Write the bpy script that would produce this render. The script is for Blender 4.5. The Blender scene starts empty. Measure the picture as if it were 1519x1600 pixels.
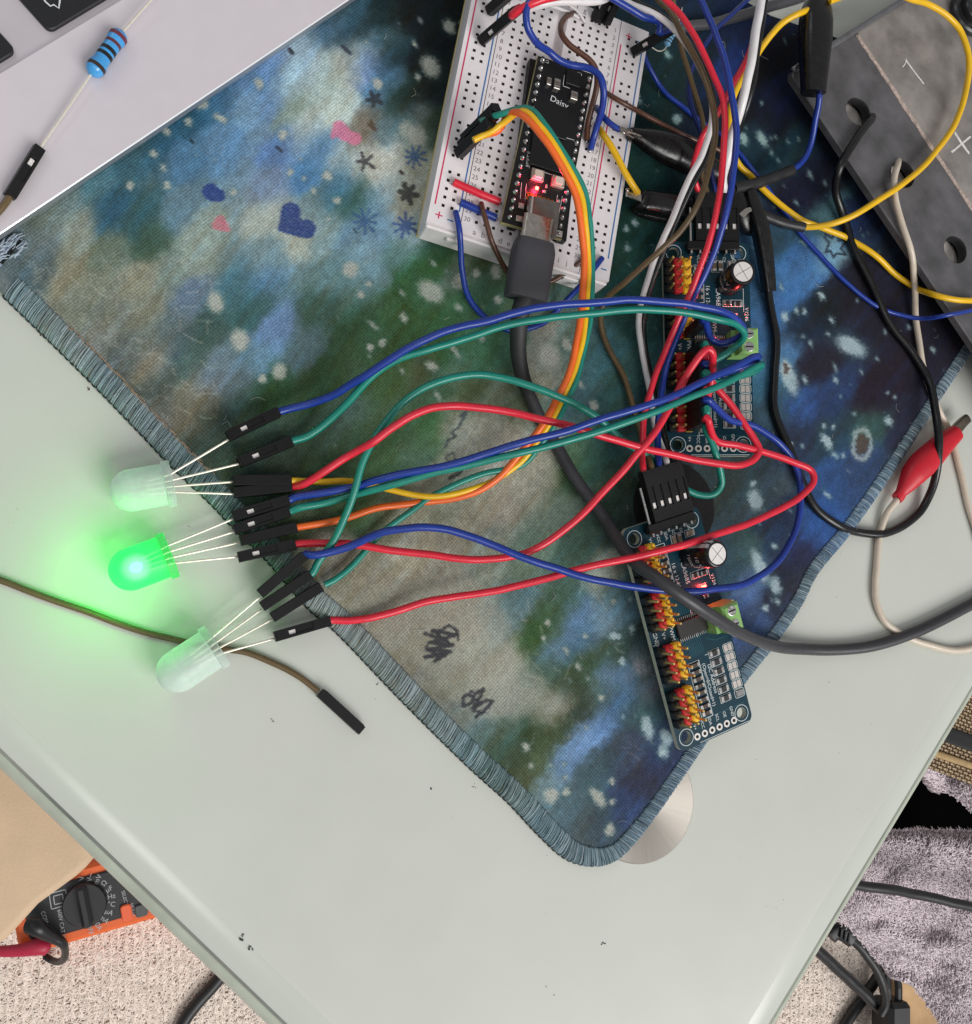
import bpy, bmesh, math, random
import numpy as np
from mathutils import Vector, Matrix
from mathutils.geometry import tessellate_polygon

random.seed(7); RNG = np.random.default_rng(11)
C = bpy.context.scene.collection
S = 0.1                                     # shapes are written in millimetres, one Blender unit is a centimetre

# ------------------------------------------------------------------ camera, world, lamps, exposure
CAMP = np.array([-53.5578500, -198.4944681, 242.4838309])
AX = np.array([[0.9285982673940472, 0.17852465087799313, 0.32532169743449973],
               [-0.23016294844157328, 0.9647564323709891, 0.12755408015223502],
               [-0.291084652562541, -0.19332349890194872, 0.9369609115725441]])
FOC, PCX, PCY = 1500.0, 759.5, 800.0
cd = bpy.data.cameras.new('camera'); cam = bpy.data.objects.new('camera', cd); C.objects.link(cam)
m4 = Matrix.Identity(4)
for i in range(3):
    for j in range(3): m4[i][j] = AX[j][i]
    m4[i][3] = CAMP[i] * S
cam.matrix_world = m4
cd.sensor_fit = 'VERTICAL'; cd.sensor_height = 24.0; cd.sensor_width = 24.0
cd.lens = FOC / 1600.0 * 24.0; cd.clip_start = 0.5; cd.clip_end = 2000
bpy.context.scene.camera = cam

w = bpy.data.worlds.new('World'); bpy.context.scene.world = w; w.use_nodes = True
bg = w.node_tree.nodes['Background']; bg.inputs[0].default_value = (0.96, 0.975, 1.0, 1); bg.inputs[1].default_value = 0.33

def area_lamp(name, loc, target, sx, sy, power, col):
    l = bpy.data.lights.new(name, 'AREA'); l.shape = 'RECTANGLE'; l.size = sx; l.size_y = sy; l.energy = power; l.color = col
    o = bpy.data.objects.new(name, l); C.objects.link(o); o.location = loc
    o.rotation_euler = (Vector(target) - Vector(loc)).to_track_quat('-Z', 'Y').to_euler()
area_lamp('window_light', (205, -225, 244), (5, -12, 0), 250, 200, 1340000, (1.0, 0.988, 0.972))
area_lamp('side_window_light', (-120, 60, 120), (0, -12, 0), 60, 60, 22000, (0.9, 0.95, 1.0))
area_lamp('rim_highlight_fill', (-30, -100, 182), (-4, -22, 0), 45, 30, 26000, (1.0, 0.99, 0.97))  # added overhead lamp, placed to draw a highlight along the left table rim
vs = bpy.context.scene.view_settings
bpy.context.scene.display_settings.display_device = 'sRGB'
vs.view_transform = 'Standard'; vs.look = 'None'; vs.exposure = 0.0; vs.gamma = 1.0; vs.use_curve_mapping = False
try: bpy.context.scene.cycles.max_bounces = 8; bpy.context.scene.cycles.transparent_max_bounces = 16
except Exception: pass

# ------------------------------------------------------------------ measuring: a spot in the photograph at a given height -> millimetres in the place
def P(px, py, z=0.0):
    d = AX[0] * ((px - PCX) / FOC) - AX[1] * ((py - PCY) / FOC) - AX[2]
    return CAMP + d * ((z - CAMP[2]) / d[2])
def PX(X):
    v = (np.asarray(X, float) - CAMP) @ AX.T
    return np.stack([PCX + FOC * v[..., 0] / -v[..., 2], PCY - FOC * v[..., 1] / -v[..., 2]], -1)
def unit(v): v = np.asarray(v, float); return v / (np.linalg.norm(v) + 1e-12)
def frame(o, x, zhint=(0, 0, 1)):
    x = unit(x); z = np.asarray(zhint, float); y = unit(np.cross(z, x)); z = np.cross(x, y)
    m = np.eye(4); m[:3, 0], m[:3, 1], m[:3, 2], m[:3, 3] = x, y, z, o
    return m
def pose(M, T):
    m = np.eye(4); m[:3, :3] = M; m[:3, 3] = T
    return m
def tr(x, y, z):
    m = np.eye(4); m[:3, 3] = (x, y, z); return m
def rotm(axis, deg):
    a = math.radians(deg); c, s = math.cos(a), math.sin(a); m = np.eye(4)
    i, j = {'x': (1, 2), 'y': (2, 0), 'z': (0, 1)}[axis]
    m[i, i] = c; m[i, j] = -s; m[j, i] = s; m[j, j] = c
    return m

# ------------------------------------------------------------------ objects, parts and their properties
WM = {}
def put(o, parent, M):
    """link o with the world matrix M (millimetres, rigid)"""
    C.objects.link(o)
    Mb = Matrix(M.tolist()); Mb.translation = Mb.translation * S
    WM[o.name] = Mb
    if parent is not None:
        o.parent = parent; o.matrix_basis = WM[parent.name].inverted() @ Mb
    else: o.matrix_basis = Mb
    return o
def tag(o, label=None, cat=None, group=None, kind=None):
    for k, v in (('label', label), ('category', cat), ('group', group), ('kind', kind)):
        if v: o[k] = v
    return o
def thing(name, label, cat, M=None, group=None):
    if M is None: M = np.eye(4)
    elif np.shape(M) != (4, 4): M = tr(*M)
    o = bpy.data.objects.new(name, None); o.empty_display_size = 0.3
    return tag(put(o, None, M), label, cat, group)
class Geo:
    def __init__(s): s.v = []; s.f = []; s.m = []; s.n = 0; s.cols = []
    def add(s, V, F, M=None, mi=0):
        V = np.asarray(V, float)
        if M is not None: V = V @ M[:3, :3].T + M[:3, 3]
        s.v.append(V); n = s.n
        s.f.extend(tuple(i + n for i in f) for f in F); s.m.extend([mi] * len(F)); s.n += len(V)
        return s
def mesh(geo, mats, name, smooth=False, M=None, colors=None):
    V = np.concatenate(geo.v) if geo.v else np.zeros((0, 3))
    if M is not None: V = (V - M[:3, 3]) @ M[:3, :3]
    me = bpy.data.meshes.new(name)
    me.from_pydata((V * S).tolist(), [], geo.f)
    for m in (mats if isinstance(mats, (list, tuple)) else [mats]): me.materials.append(m)
    if any(geo.m): me.polygons.foreach_set('material_index', geo.m)
    if smooth: me.polygons.foreach_set('use_smooth', [True] * len(geo.f))
    if colors is not None:
        a = me.color_attributes.new('print', 'FLOAT_COLOR', 'POINT')
        a.data.foreach_set('color', np.concatenate([colors, np.ones((len(colors), 1))], 1).astype(np.float32).ravel())
    me.update()
    return me
def part(name, geo, mats, parent=None, M=None, smooth=False, local=True, colors=None, label=None, auto=None):
    """one mesh object. local=True: geo is written in the frame M (default the parent's); local=False: geo is in place coordinates"""
    Mp = None
    if parent is not None:
        pm = WM[parent.name]; Mp = np.array(pm); Mp[:3, 3] = Mp[:3, 3] / S
    if M is None: M = Mp if Mp is not None else np.eye(4)
    me = mesh(geo, mats, name, smooth, None if local else M, colors)
    if auto: 
        try: me.set_sharp_from_angle(angle=math.radians(auto))
        except Exception: pass
    o = bpy.data.objects.new(name, me)
    put(o, parent, M)
    if label: o['label'] = label
    return o
def again(src, parent, M, name=None):
    o = src.copy(); 
    if name: o.name = name
    o.parent = None
    for k in list(o.keys()):
        if k in ('label',): del o[k]
    return put(o, parent, M)
def getM(o):
    m = np.array(WM[o.name]); m[:3, 3] = m[:3, 3] / S
    return m

# ------------------------------------------------------------------ shapes
def smooth_path(pts, step=1.2):
    p = np.asarray(pts, float)
    if len(p) < 3:
        n = max(2, int(np.linalg.norm(p[-1] - p[0]) / step)); t = np.linspace(0, 1, n)[:, None]
        return p[0] * (1 - t) + p[-1] * t
    q = np.vstack([2 * p[0] - p[1], p, 2 * p[-1] - p[-2]]); out = []
    for i in range(1, len(q) - 2):
        a, b, c, d = q[i - 1:i + 3]
        ta = 0; tb = ta + max(np.linalg.norm(b - a), 1e-6) ** .5; tc = tb + max(np.linalg.norm(c - b), 1e-6) ** .5; td = tc + max(np.linalg.norm(d - c), 1e-6) ** .5
        n = max(2, int(np.linalg.norm(c - b) / step) + 1)
        for t in np.linspace(tb, tc, n, endpoint=(i == len(q) - 3)):
            A1 = (tb - t) / (tb - ta) * a + (t - ta) / (tb - ta) * b; A2 = (tc - t) / (tc - tb) * b + (t - tb) / (tc - tb) * c
            A3 = (td - t) / (td - tc) * c + (t - tc) / (td - tc) * d
            B1 = (tc - t) / (tc - ta) * A1 + (t - ta) / (tc - ta) * A2; B2 = (td - t) / (td - tb) * A2 + (t - tb) / (td - tb) * A3
            out.append((tc - t) / (tc - tb) * B1 + (t - tb) / (tc - tb) * B2)
    out = np.array(out)
    if step > 1.05 and step < 1.45 and len(out) > 24:          # insulated wire never bends quite smoothly
        s = np.linspace(0, len(out) * step, len(out)); win = np.clip(np.minimum(s, s[-1] - s) / 12, 0, 1)[:, None]
        for wl, am in ((33, .15), (18, .07), (8.5, .02)):
            ph = RNG.uniform(0, 6.3, 3); out = out + win * am * np.sin(s[:, None] * 2 * math.pi / wl / RNG.uniform(.85, 1.2) + ph) * (1, 1, .6)
    return out
def sweep(geo, path, rx, ry=None, n=10, cap=True, mi=0, up=(0, 0, 1), sq=2.0):
    """section of half-size rx by ry (arrays or numbers; sq > 2 squares it off) along path"""
    path = np.asarray(path, float); k = len(path)
    T = np.gradient(path, axis=0); T /= np.linalg.norm(T, axis=1)[:, None] + 1e-12
    rx = np.broadcast_to(np.asarray(rx, float), (k,)); ry = rx if ry is None else np.broadcast_to(np.asarray(ry, float), (k,))
    U = np.zeros((k, 3)); u = np.cross(np.array(up, float), T[0])
    if np.linalg.norm(u) < 1e-3: u = np.cross((0.0, 1, 0), T[0])
    u = unit(u)
    for i in range(k):
        u = unit(u - T[i] * np.dot(u, T[i])); U[i] = u
    Wv = np.cross(T, U)
    a = np.arange(n) * 2 * math.pi / n + math.pi / n
    ca, sa = np.cos(a), np.sin(a)
    ca = np.sign(ca) * np.abs(ca) ** (2 / sq); sa = np.sign(sa) * np.abs(sa) ** (2 / sq)
    V = path[:, None, :] + U[:, None, :] * (rx[:, None, None] * ca[None, :, None]) + Wv[:, None, :] * (ry[:, None, None] * sa[None, :, None])
    V = V.reshape(-1, 3); F = []
    for i in range(k - 1):
        b = i * n
        for j in range(n):
            j2 = (j + 1) % n
            F.append((b + j, b + j2, b + n + j2, b + n + j))
    if cap:
        F.append(tuple(range(n - 1, -1, -1))); F.append(tuple(range((k - 1) * n, k * n)))
    return geo.add(V, F, None, mi)
def sweep_fixed(geo, path, rx, ry, up, n=16, sq=2.0, mi=0, cap=True):
    return sweep(geo, path, rx, ry, n, cap, mi, up, sq)
def box(geo, c, s, M=None, ch=0.0, mi=0):
    c = np.array(c, float); h = np.array(s, float) / 2
    if ch <= 0:
        V = [c + h * np.array((x, y, z)) for x in (-1, 1) for y in (-1, 1) for z in (-1, 1)]
        F = [(0, 1, 3, 2), (4, 6, 7, 5), (0, 4, 5, 1), (2, 3, 7, 6), (0, 2, 6, 4), (1, 5, 7, 3)]
        return geo.add(V, F, M, mi)
    V = []; idx = {}
    for x in (-1, 1):
        for y in (-1, 1):
            for z in (-1, 1):
                for a in range(3):
                    d = h - ch; d[a] = h[a]; idx[(x, y, z, a)] = len(V); V.append(c + d * np.array((x, y, z)))
    F = []
    for a in range(3):
        b, e = [i for i in range(3) if i != a]
        for s1 in (-1, 1):
            q = []
            for (p, r) in ((-1, -1), (1, -1), (1, 1), (-1, 1)):
                k = [0, 0, 0]; k[a] = s1; k[b] = p; k[e] = r; q.append(idx[(*k, a)])
            F.append(tuple(q))
        for p in (-1, 1):
            for r in (-1, 1):
                k1 = [0, 0, 0]; k2 = [0, 0, 0]; k1[a] = -1; k2[a] = 1; k1[b] = k2[b] = p; k1[e] = k2[e] = r
                F.append((idx[(*k1, b)], idx[(*k2, b)], idx[(*k2, e)], idx[(*k1, e)]))
    for x in (-1, 1):
        for y in (-1, 1):
            for z in (-1, 1): F.append(tuple(idx[(x, y, z, a)] for a in range(3)))
    Va = np.array(V); Fo = []
    for f in F:
        nrm = np.cross(Va[f[1]] - Va[f[0]], Va[f[2]] - Va[f[0]])
        Fo.append(f if np.dot(nrm, Va[list(f)].mean(0) - c) > 0 else tuple(reversed(f)))
    return geo.add(V, Fo, M, mi)
def area2(p): return sum(p[i][0] * p[(i + 1) % len(p)][1] - p[(i + 1) % len(p)][0] * p[i][1] for i in range(len(p))) / 2
def prism(geo, poly, z0, z1, holes=(), M=None, mi=0, side=None, ch=0.0):
    """flat plate with straight sides; holes go right through; ch chamfers the top outline"""
    side = mi if side is None else side
    loops = [list(poly)] + [list(h) for h in holes]
    if area2(loops[0]) < 0: loops[0].reverse()
    for h in loops[1:]:
        if area2(h) > 0: h.reverse()
    top = [[(x, y) for x, y in l] for l in loops]
    if ch > 0: top[0] = inset(loops[0], ch)
    flat_t = [p for l in top for p in l]; flat_b = [p for l in loops for p in l]; n = len(flat_b)
    tri = tessellate_polygon([[Vector((x, y, 0)) for x, y in l] for l in top])
    V = [(x, y, z1) for x, y in flat_t] + [(x, y, z0) for x, y in flat_b]
    Ft = []
    for t in tri:
        a, b, c = [flat_t[i] for i in t]
        Ft.append(tuple(t) if (b[0] - a[0]) * (c[1] - a[1]) - (c[0] - a[0]) * (b[1] - a[1]) > 0 else tuple(reversed(t)))
    geo.add(V, Ft + [tuple(i + n for i in reversed(t)) for t in Ft], M, mi)
    Fs = []; V2 = [(x, y, z1) for x, y in flat_t]; b = 0
    if ch > 0: V2 = V2 + [(x, y, z1 - ch) for x, y in flat_b]
    k = len(V2); V2 = V2 + [(x, y, z0) for x, y in flat_b]
    for li, l in enumerate(loops):
        m = len(l)
        for i in range(m):
            i2 = b + (i + 1) % m; i1 = b + i
            if ch > 0 and li == 0:
                Fs.append((i1, n + i1, n + i2, i2)); Fs.append((n + i1, k + i1, k + i2, n + i2))
            else: Fs.append((i1, k + i1, k + i2, i2))
        b += m
    return geo.add(V2, Fs, M, side)
def inset(poly, d):
    n = len(poly); out = []
    for i in range(n):
        a, b, c = np.array(poly[i - 1]), np.array(poly[i]), np.array(poly[(i + 1) % n])
        d1, d2 = unit(b - a), unit(c - b); n1, n2 = np.array((-d1[1], d1[0])), np.array((-d2[1], d2[0]))
        k = n1 + n2; k = k / max(1e-6, (1 + np.dot(n1, n2))); out.append(tuple(b + k * d))
    return out
def rrect(x0, y0, x1, y1, r, k=5):
    out = []
    for cx, cy, a in ((x1 - r, y0 + r, -90), (x1 - r, y1 - r, 0), (x0 + r, y1 - r, 90), (x0 + r, y0 + r, 180)):
        for i in range(k + 1):
            t = math.radians(a + 90 * i / k); out.append((cx + r * math.cos(t), cy + r * math.sin(t)))
    return out
def circ(cx, cy, r, k=20): return [(cx + r * math.cos(2 * math.pi * i / k), cy + r * math.sin(2 * math.pi * i / k)) for i in range(k)]
def lathe(geo, prof, M=None, n=24, mi=0, axis='x'):
    """prof: (along, radius) pairs turned about the local x axis"""
    V = []; F = []; a = [2 * math.pi * i / n for i in range(n)]
    for h, r in prof:
        for t in a: V.append((h, r * math.cos(t), r * math.sin(t)) if axis == 'x' else (r * math.cos(t), r * math.sin(t), h))
    for i in range(len(prof) - 1):
        for j in range(n):
            q = (i * n + j, i * n + (j + 1) % n, (i + 1) * n + (j + 1) % n, (i + 1) * n + j)
            F.append(q if axis == 'z' else tuple(reversed(q)) if False else q)
    F.append(tuple(range(n - 1, -1, -1))); F.append(tuple(range((len(prof) - 1) * n, len(prof) * n)))
    return geo.add(V, F, M, mi)
def hfield(geo, xs, ys, H, zb, M=None, mi=None):
    """a block whose top is stepped: cell (i, j) between xs[i..i+1], ys[j..j+1] has its top at H[i][j]; mi(i, j) picks the material of a cell"""
    V = []; F = []; mm = []
    def q(a, b, c, d, m):
        n = len(V); V.extend((a, b, c, d)); F.append((n, n + 1, n + 2, n + 3)); mm.append(m)
    nx, ny = len(xs) - 1, len(ys) - 1
    for i in range(nx):
        for j in range(ny):
            h = H[i][j]; x0, x1, y0, y1 = xs[i], xs[i + 1], ys[j], ys[j + 1]; m = mi(i, j) if mi else 0
            q((x0, y0, h), (x1, y0, h), (x1, y1, h), (x0, y1, h), m)
            hr = H[i + 1][j] if i + 1 < nx else zb
            if hr < h - 1e-9: q((x1, y0, h), (x1, y0, hr), (x1, y1, hr), (x1, y1, h), m)
            elif hr > h + 1e-9: q((x1, y0, hr), (x1, y0, h), (x1, y1, h), (x1, y1, hr), m)
            if i == 0: q((x0, y1, h), (x0, y1, zb), (x0, y0, zb), (x0, y0, h), m)
            hu = H[i][j + 1] if j + 1 < ny else zb
            if hu < h - 1e-9: q((x1, y1, h), (x1, y1, hu), (x0, y1, hu), (x0, y1, h), m)
            elif hu > h + 1e-9: q((x0, y1, h), (x0, y1, hu), (x1, y1, hu), (x1, y1, h), m)
            if j == 0: q((x0, y0, h), (x0, y0, zb), (x1, y0, zb), (x1, y0, h), m)
    q((xs[0], ys[0], zb), (xs[0], ys[-1], zb), (xs[-1], ys[-1], zb), (xs[-1], ys[0], zb), 0)
    n0 = geo.n; geo.add(V, F, M, 0); geo.m[-len(mm):] = mm
    return geo
_font = {}
def lettering(geo, s, size, M, align='CENTER', mi=0):
    key = (s, align)
    if key not in _font:
        cu = bpy.data.curves.new('lettering', 'FONT'); cu.body = s; cu.size = 1.0; cu.align_x = align; cu.align_y = 'CENTER'; cu.resolution_u = 3
        o = bpy.data.objects.new('lettering', cu); me = o.to_mesh()
        _font[key] = ([tuple(v.co) for v in me.vertices], [tuple(p.vertices) for p in me.polygons])
        o.to_mesh_clear(); bpy.data.objects.remove(o); bpy.data.curves.remove(cu)
    V, F = _font[key]
    if V: geo.add(np.array(V) * size, F, M, mi)
    return geo

# ------------------------------------------------------------------ materials
def lin(c):
    c = np.asarray(c, float) / 255.0
    return np.where(c <= 0.04045, c / 12.92, ((c + 0.055) / 1.055) ** 2.4)
MATS = {}
def mat(name, rgb, rough=0.5, metal=0.0, spec=0.5, var=0.0, vscale=8.0, bump=0.0, bscale=60.0, emit=None, estr=0.0, coat=0.0, vcol=None, detail=3.0, rvar=0.0, sss=0.0):
    """principled material: base colour with procedural mottling (var), fine relief (bump) and wear in the gloss (rvar)"""
    if name in MATS: return MATS[name]
    m = bpy.data.materials.new(name); m.use_nodes = True; nt = m.node_tree; N = nt.nodes; L = nt.links
    b = N['Principled BSDF']; col = tuple(lin(rgb)) + (1,)
    b.inputs['Base Color'].default_value = col; b.inputs['Roughness'].default_value = rough; b.inputs['Metallic'].default_value = metal
    b.inputs['Specular IOR Level'].default_value = spec; b.inputs['Coat Weight'].default_value = coat
    if sss: b.inputs['Subsurface Weight'].default_value = sss; b.inputs['Subsurface Radius'].default_value = (.05, .05, .05)
    tc = N.new('ShaderNodeTexCoord')
    src = None
    if vcol:
        va = N.new('ShaderNodeVertexColor'); va.layer_name = vcol; src = va.outputs['Color']
    if var > 0:
        nz = N.new('ShaderNodeTexNoise'); nz.inputs['Scale'].default_value = vscale; nz.inputs['Detail'].default_value = detail
        L.new(tc.outputs['Object'], nz.inputs['Vector'])
        mr = N.new('ShaderNodeMapRange'); mr.inputs['From Min'].default_value = 0.3; mr.inputs['From Max'].default_value = 0.7
        mr.inputs['To Min'].default_value = 1 - var; mr.inputs['To Max'].default_value = 1 + var; L.new(nz.outputs['Fac'], mr.inputs['Value'])
        vm = N.new('ShaderNodeVectorMath'); vm.operation = 'SCALE'
        if src is not None: L.new(src, vm.inputs[0])
        else: vm.inputs[0].default_value = col[:3]
        L.new(mr.outputs['Result'], vm.inputs['Scale']); src = vm.outputs['Vector']
    if src is not None: L.new(src, b.inputs['Base Color'])
    if rvar > 0:
        n3 = N.new('ShaderNodeTexNoise'); n3.inputs['Scale'].default_value = vscale * 1.7; n3.inputs['Detail'].default_value = 4; L.new(tc.outputs['Object'], n3.inputs['Vector'])
        m3 = N.new('ShaderNodeMapRange'); m3.inputs['To Min'].default_value = max(0.02, rough - rvar); m3.inputs['To Max'].default_value = min(1, rough + rvar)
        m3.inputs['From Min'].default_value = .3; m3.inputs['From Max'].default_value = .7
        L.new(n3.outputs['Fac'], m3.inputs['Value']); L.new(m3.outputs['Result'], b.inputs['Roughness'])
    if bump > 0:
        n2 = N.new('ShaderNodeTexNoise'); n2.inputs['Scale'].default_value = bscale; n2.inputs['Detail'].default_value = 3; L.new(tc.outputs['Object'], n2.inputs['Vector'])
        bp = N.new('ShaderNodeBump'); bp.inputs['Strength'].default_value = bump; bp.inputs['Distance'].default_value = 0.02
        L.new(n2.outputs['Fac'], bp.inputs['Height']); L.new(bp.outputs['Normal'], b.inputs['Normal'])
    if emit is not None:
        b.inputs['Emission Color'].default_value = tuple(lin(emit)) + (1,); b.inputs['Emission Strength'].default_value = estr
    MATS[name] = m
    return m
BLACK = mat('black_plastic', (17, 16, 17), .42, spec=.35, var=.25, vscale=6, bump=.12, bscale=40)
SHINY = mat('glossy_black_plastic', (14, 14, 15), .22, var=.2, rvar=.1, vscale=3)
RUBBER = mat('matt_black_rubber', (40, 40, 42), .6, var=.15, vscale=5, bump=.2, bscale=50)
CHARCOAL = mat('charcoal_plastic', (58, 57, 62), .55, var=.06, vscale=10, bump=.15, bscale=60)
SILVER = mat('tinned_metal', (205, 203, 200), .28, 1.0, var=.12, vscale=10, rvar=.12)
STEEL = mat('bright_steel', (190, 182, 172), .25, 1.0, var=.15, vscale=8, rvar=.1)
LEADM = mat('tinned_lead_wire', (236, 230, 214), .35, .45, var=.08, vscale=10)
WHITEINK = mat('white_ink', (214, 216, 214), .6)
WIRE = {}
for nm, c in dict(red=(214, 38, 58), blue=(23, 53, 140), navy=(26, 44, 110), teal=(20, 126, 110), yellow=(232, 182, 22), orange=(236, 106, 40), brown=(88, 56, 42), olive=(98, 80, 52),
                  white=(222, 218, 218), black=(15, 15, 17), cream=(206, 192, 174), grey=(70, 70, 74)).items():
    WIRE[nm] = mat(nm + '_insulation', c, .30, var=.07, vscale=2.5, spec=.5, rvar=.08)

# ------------------------------------------------------------------ the floor far below the table
FLOOR_Z = -690.0
def carpet_material():
    m = mat('carpet_pile', (214, 190, 178), .95, spec=.1, var=.0, bump=1.0, bscale=5)
    nt = m.node_tree; N = nt.nodes; L = nt.links; b = N['Principled BSDF']; tc = N.new('ShaderNodeTexCoord')
    nz = N.new('ShaderNodeTexNoise'); nz.inputs['Scale'].default_value = 2.6; nz.inputs['Detail'].default_value = 5; nz.inputs['Roughness'].default_value = .7
    L.new(tc.outputs['Object'], nz.inputs['Vector'])
    cr = N.new('ShaderNodeValToRGB'); e = cr.color_ramp.elements
    e[0].position = .36; e[0].color = (*lin((176, 136, 124)), 1); e[1].position = .47; e[1].color = (*lin((250, 230, 222)), 1)
    k = e.new(.62); k.color = (*lin((255, 244, 238)), 1)
    L.new(nz.outputs['Fac'], cr.inputs['Fac'])
    n2 = N.new('ShaderNodeTexNoise'); n2.inputs['Scale'].default_value = .22; n2.inputs['Detail'].default_value = 2; L.new(tc.outputs['Object'], n2.inputs['Vector'])
    mx = N.new('ShaderNodeMix'); mx.data_type = 'RGBA'; mx.blend_type = 'MULTIPLY'
    mr = N.new('ShaderNodeMapRange'); mr.inputs['From Min'].default_value = .56; mr.inputs['From Max'].default_value = .72; mr.inputs['To Max'].default_value = .75
    L.new(n2.outputs['Fac'], mr.inputs['Value']); L.new(mr.outputs['Result'], mx.inputs[0])
    L.new(cr.outputs['Color'], mx.inputs[6]); mx.inputs[7].default_value = (*lin((222, 196, 166)), 1)
    L.new(mx.outputs[2], b.inputs['Base Color'])
    for n in N:
        if n.type == 'BUMP': n.inputs['Distance'].default_value = .5
    return m
g = Geo(); g.add([(-1500, -2200, FLOOR_Z), (1700, -2200, FLOOR_Z), (1700, 900, FLOOR_Z), (-1500, 900, FLOOR_Z)], [(0, 1, 2, 3)])
tag(part('floor', g, carpet_material()), kind='structure')

# ------------------------------------------------------------------ the glass table
def cross2(p, d, q, e):
    k = np.linalg.solve(np.array([[d[0], -e[0]], [d[1], -e[1]]]), np.array(q) - np.array(p)); return np.array(p) + np.array(d) * k[0]
L0, L1 = P(0, 1203, -4)[:2], P(415, 1600, -4)[:2]
R0, R1 = P(1511, 1100, -4)[:2], P(1211, 1600, -4)[:2]
dl, dr = unit(L1 - L0), unit(R1 - R0)
corner = cross2(L0, dl, R0, dr)
pl, prr = corner - dl * 620, corner - dr * 660
far = cross2(pl, -dr, prr, -dl)
outline = [tuple(pl), tuple(corner), tuple(prr), tuple(far)]
# round the near corner
def rounded(poly, i, r, k=10):
    a, b, c = [np.array(poly[j % len(poly)]) for j in (i - 1, i, i + 1)]
    d1, d2 = unit(a - b), unit(c - b); out = []
    for t in np.linspace(0, 1, k): out.append(tuple((b + d1 * r) * (1 - t) ** 2 + b * 2 * t * (1 - t) + (b + d2 * r) * t ** 2))
    return poly[:i] + out + poly[i + 1:]
tab = rounded(outline, 1, 35)
if area2(tab) < 0: tab.reverse()
TABLE = thing('glass_table', 'pale grey green glass table top with polished edges under the mat and laptop', 'table', (float(corner[0]), float(corner[1]), 0))
def glass_material():
    m = mat('backpainted_glass', (198, 200, 191), .37, spec=.45, var=.02, vscale=.35, rvar=.07)
    return m
prof = [(15, 0, 0), (12.0, -.02, 0), (10.4, -.10, 0), (9.4, -.19, 3), (8.6, -.30, 3), (7.8, -.44, 3), (7.0, -.62, 3), (6.2, -.84, 3), (5.4, -1.10, 3), (4.4, -1.45, 3), (3.6, -1.76, 3), (3.3, -2.05, 1), (2.8, -2.25, 1), (2.5, -2.12, 2), (1.6, -2.5, 2), (.8, -3.2, 2), (.2, -4.2, 2), (0, -5.4, 2), (.2, -6.8, 2), (1.0, -8.4, 2), (2.4, -9.4, 2), (4, -10, 2)]
g = Geo(); rings = [inset(tab, d) if d > 0 else tab for d, _, _ in prof]; n = len(tab); V = []; F = []; mi = []
for (d, z, _), r in zip(prof, rings): V += [(x, y, z) for x, y in r]
for i in range(len(prof) - 1):
    for j in range(n): F.append((i * n + j, (i + 1) * n + j, (i + 1) * n + (j + 1) % n, i * n + (j + 1) % n)); mi.append(prof[i + 1][2])
F.append(tuple(range(n))); mi.append(0); F.append(tuple(reversed(range((len(prof) - 1) * n, len(prof) * n)))); mi.append(2)
g.add(V, F); g.m = mi
EDGE = mat('polished_glass_edge', (178, 184, 168), .18, spec=.6, var=.1, vscale=1.2)
EDGE_REFLECTION = mat('edge_reflection_line', (128, 130, 122), .08, spec=.9, var=.3, vscale=.5)  # dark reflection along the glass edge, put into the colour and a shallow dip
o = part('glass_top', g, [glass_material(), EDGE_REFLECTION, EDGE, mat('polished_glass_rim', (197, 200, 190), .2, spec=.6, var=.015, vscale=.5)], TABLE, local=False, smooth=True, auto=40)

# ------------------------------------------------------------------ the printed fabric mat
MATZ = 3.0
edge_l_px = [(-62, 398), (-34, 424), (0, 456), (62, 516), (134, 587), (225, 681), (272, 731), (331, 787), (362, 820), (416, 873), (481, 948), (524, 985), (550, 1011), (626, 1091), (735, 1199), (798, 1256), (834, 1295), (855, 1316)]
edge_c_px = [(872, 1332), (890, 1344), (915, 1351.5), (943, 1351), (969, 1339), (994, 1313)]
edge_r_px = [(1019, 1281), (1063, 1218), (1095, 1171), (1165, 1064), (1206, 1012), (1252, 944), (1274, 900), (1327, 834), (1399, 731), (1467, 625), (1517, 550), (1560, 484)]
outer = smooth_path([P(x, y, 1.5) for x, y in edge_l_px + edge_c_px + edge_r_px], 1.0)[:, :2]
eL, eR = unit(P(735, 1199, 1.5)[:2] - P(62, 516, 1.5)[:2]), unit(P(1467, 625, 1.5)[:2] - P(1063, 1218, 1.5)[:2])
topA = P(1207, 14, 3)[:2]
tr_corner = cross2(outer[-1], eR, topA, eL); tl_corner = cross2(P(-62, 398, 1.5)[:2], eR, topA, -eL)
matpoly = [tuple(p) for p in outer[::4]] + [tuple(outer[-1])] + [tuple(P(x, y, 3)[:2]) for x, y in ((1640, 380), (1640, 190), (1320, 52), (1207, 14), (1130, -30))] + [tuple(topA - eL * 60), tuple(tl_corner)]
if area2(matpoly) < 0: matpoly = matpoly[::-1]

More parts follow.
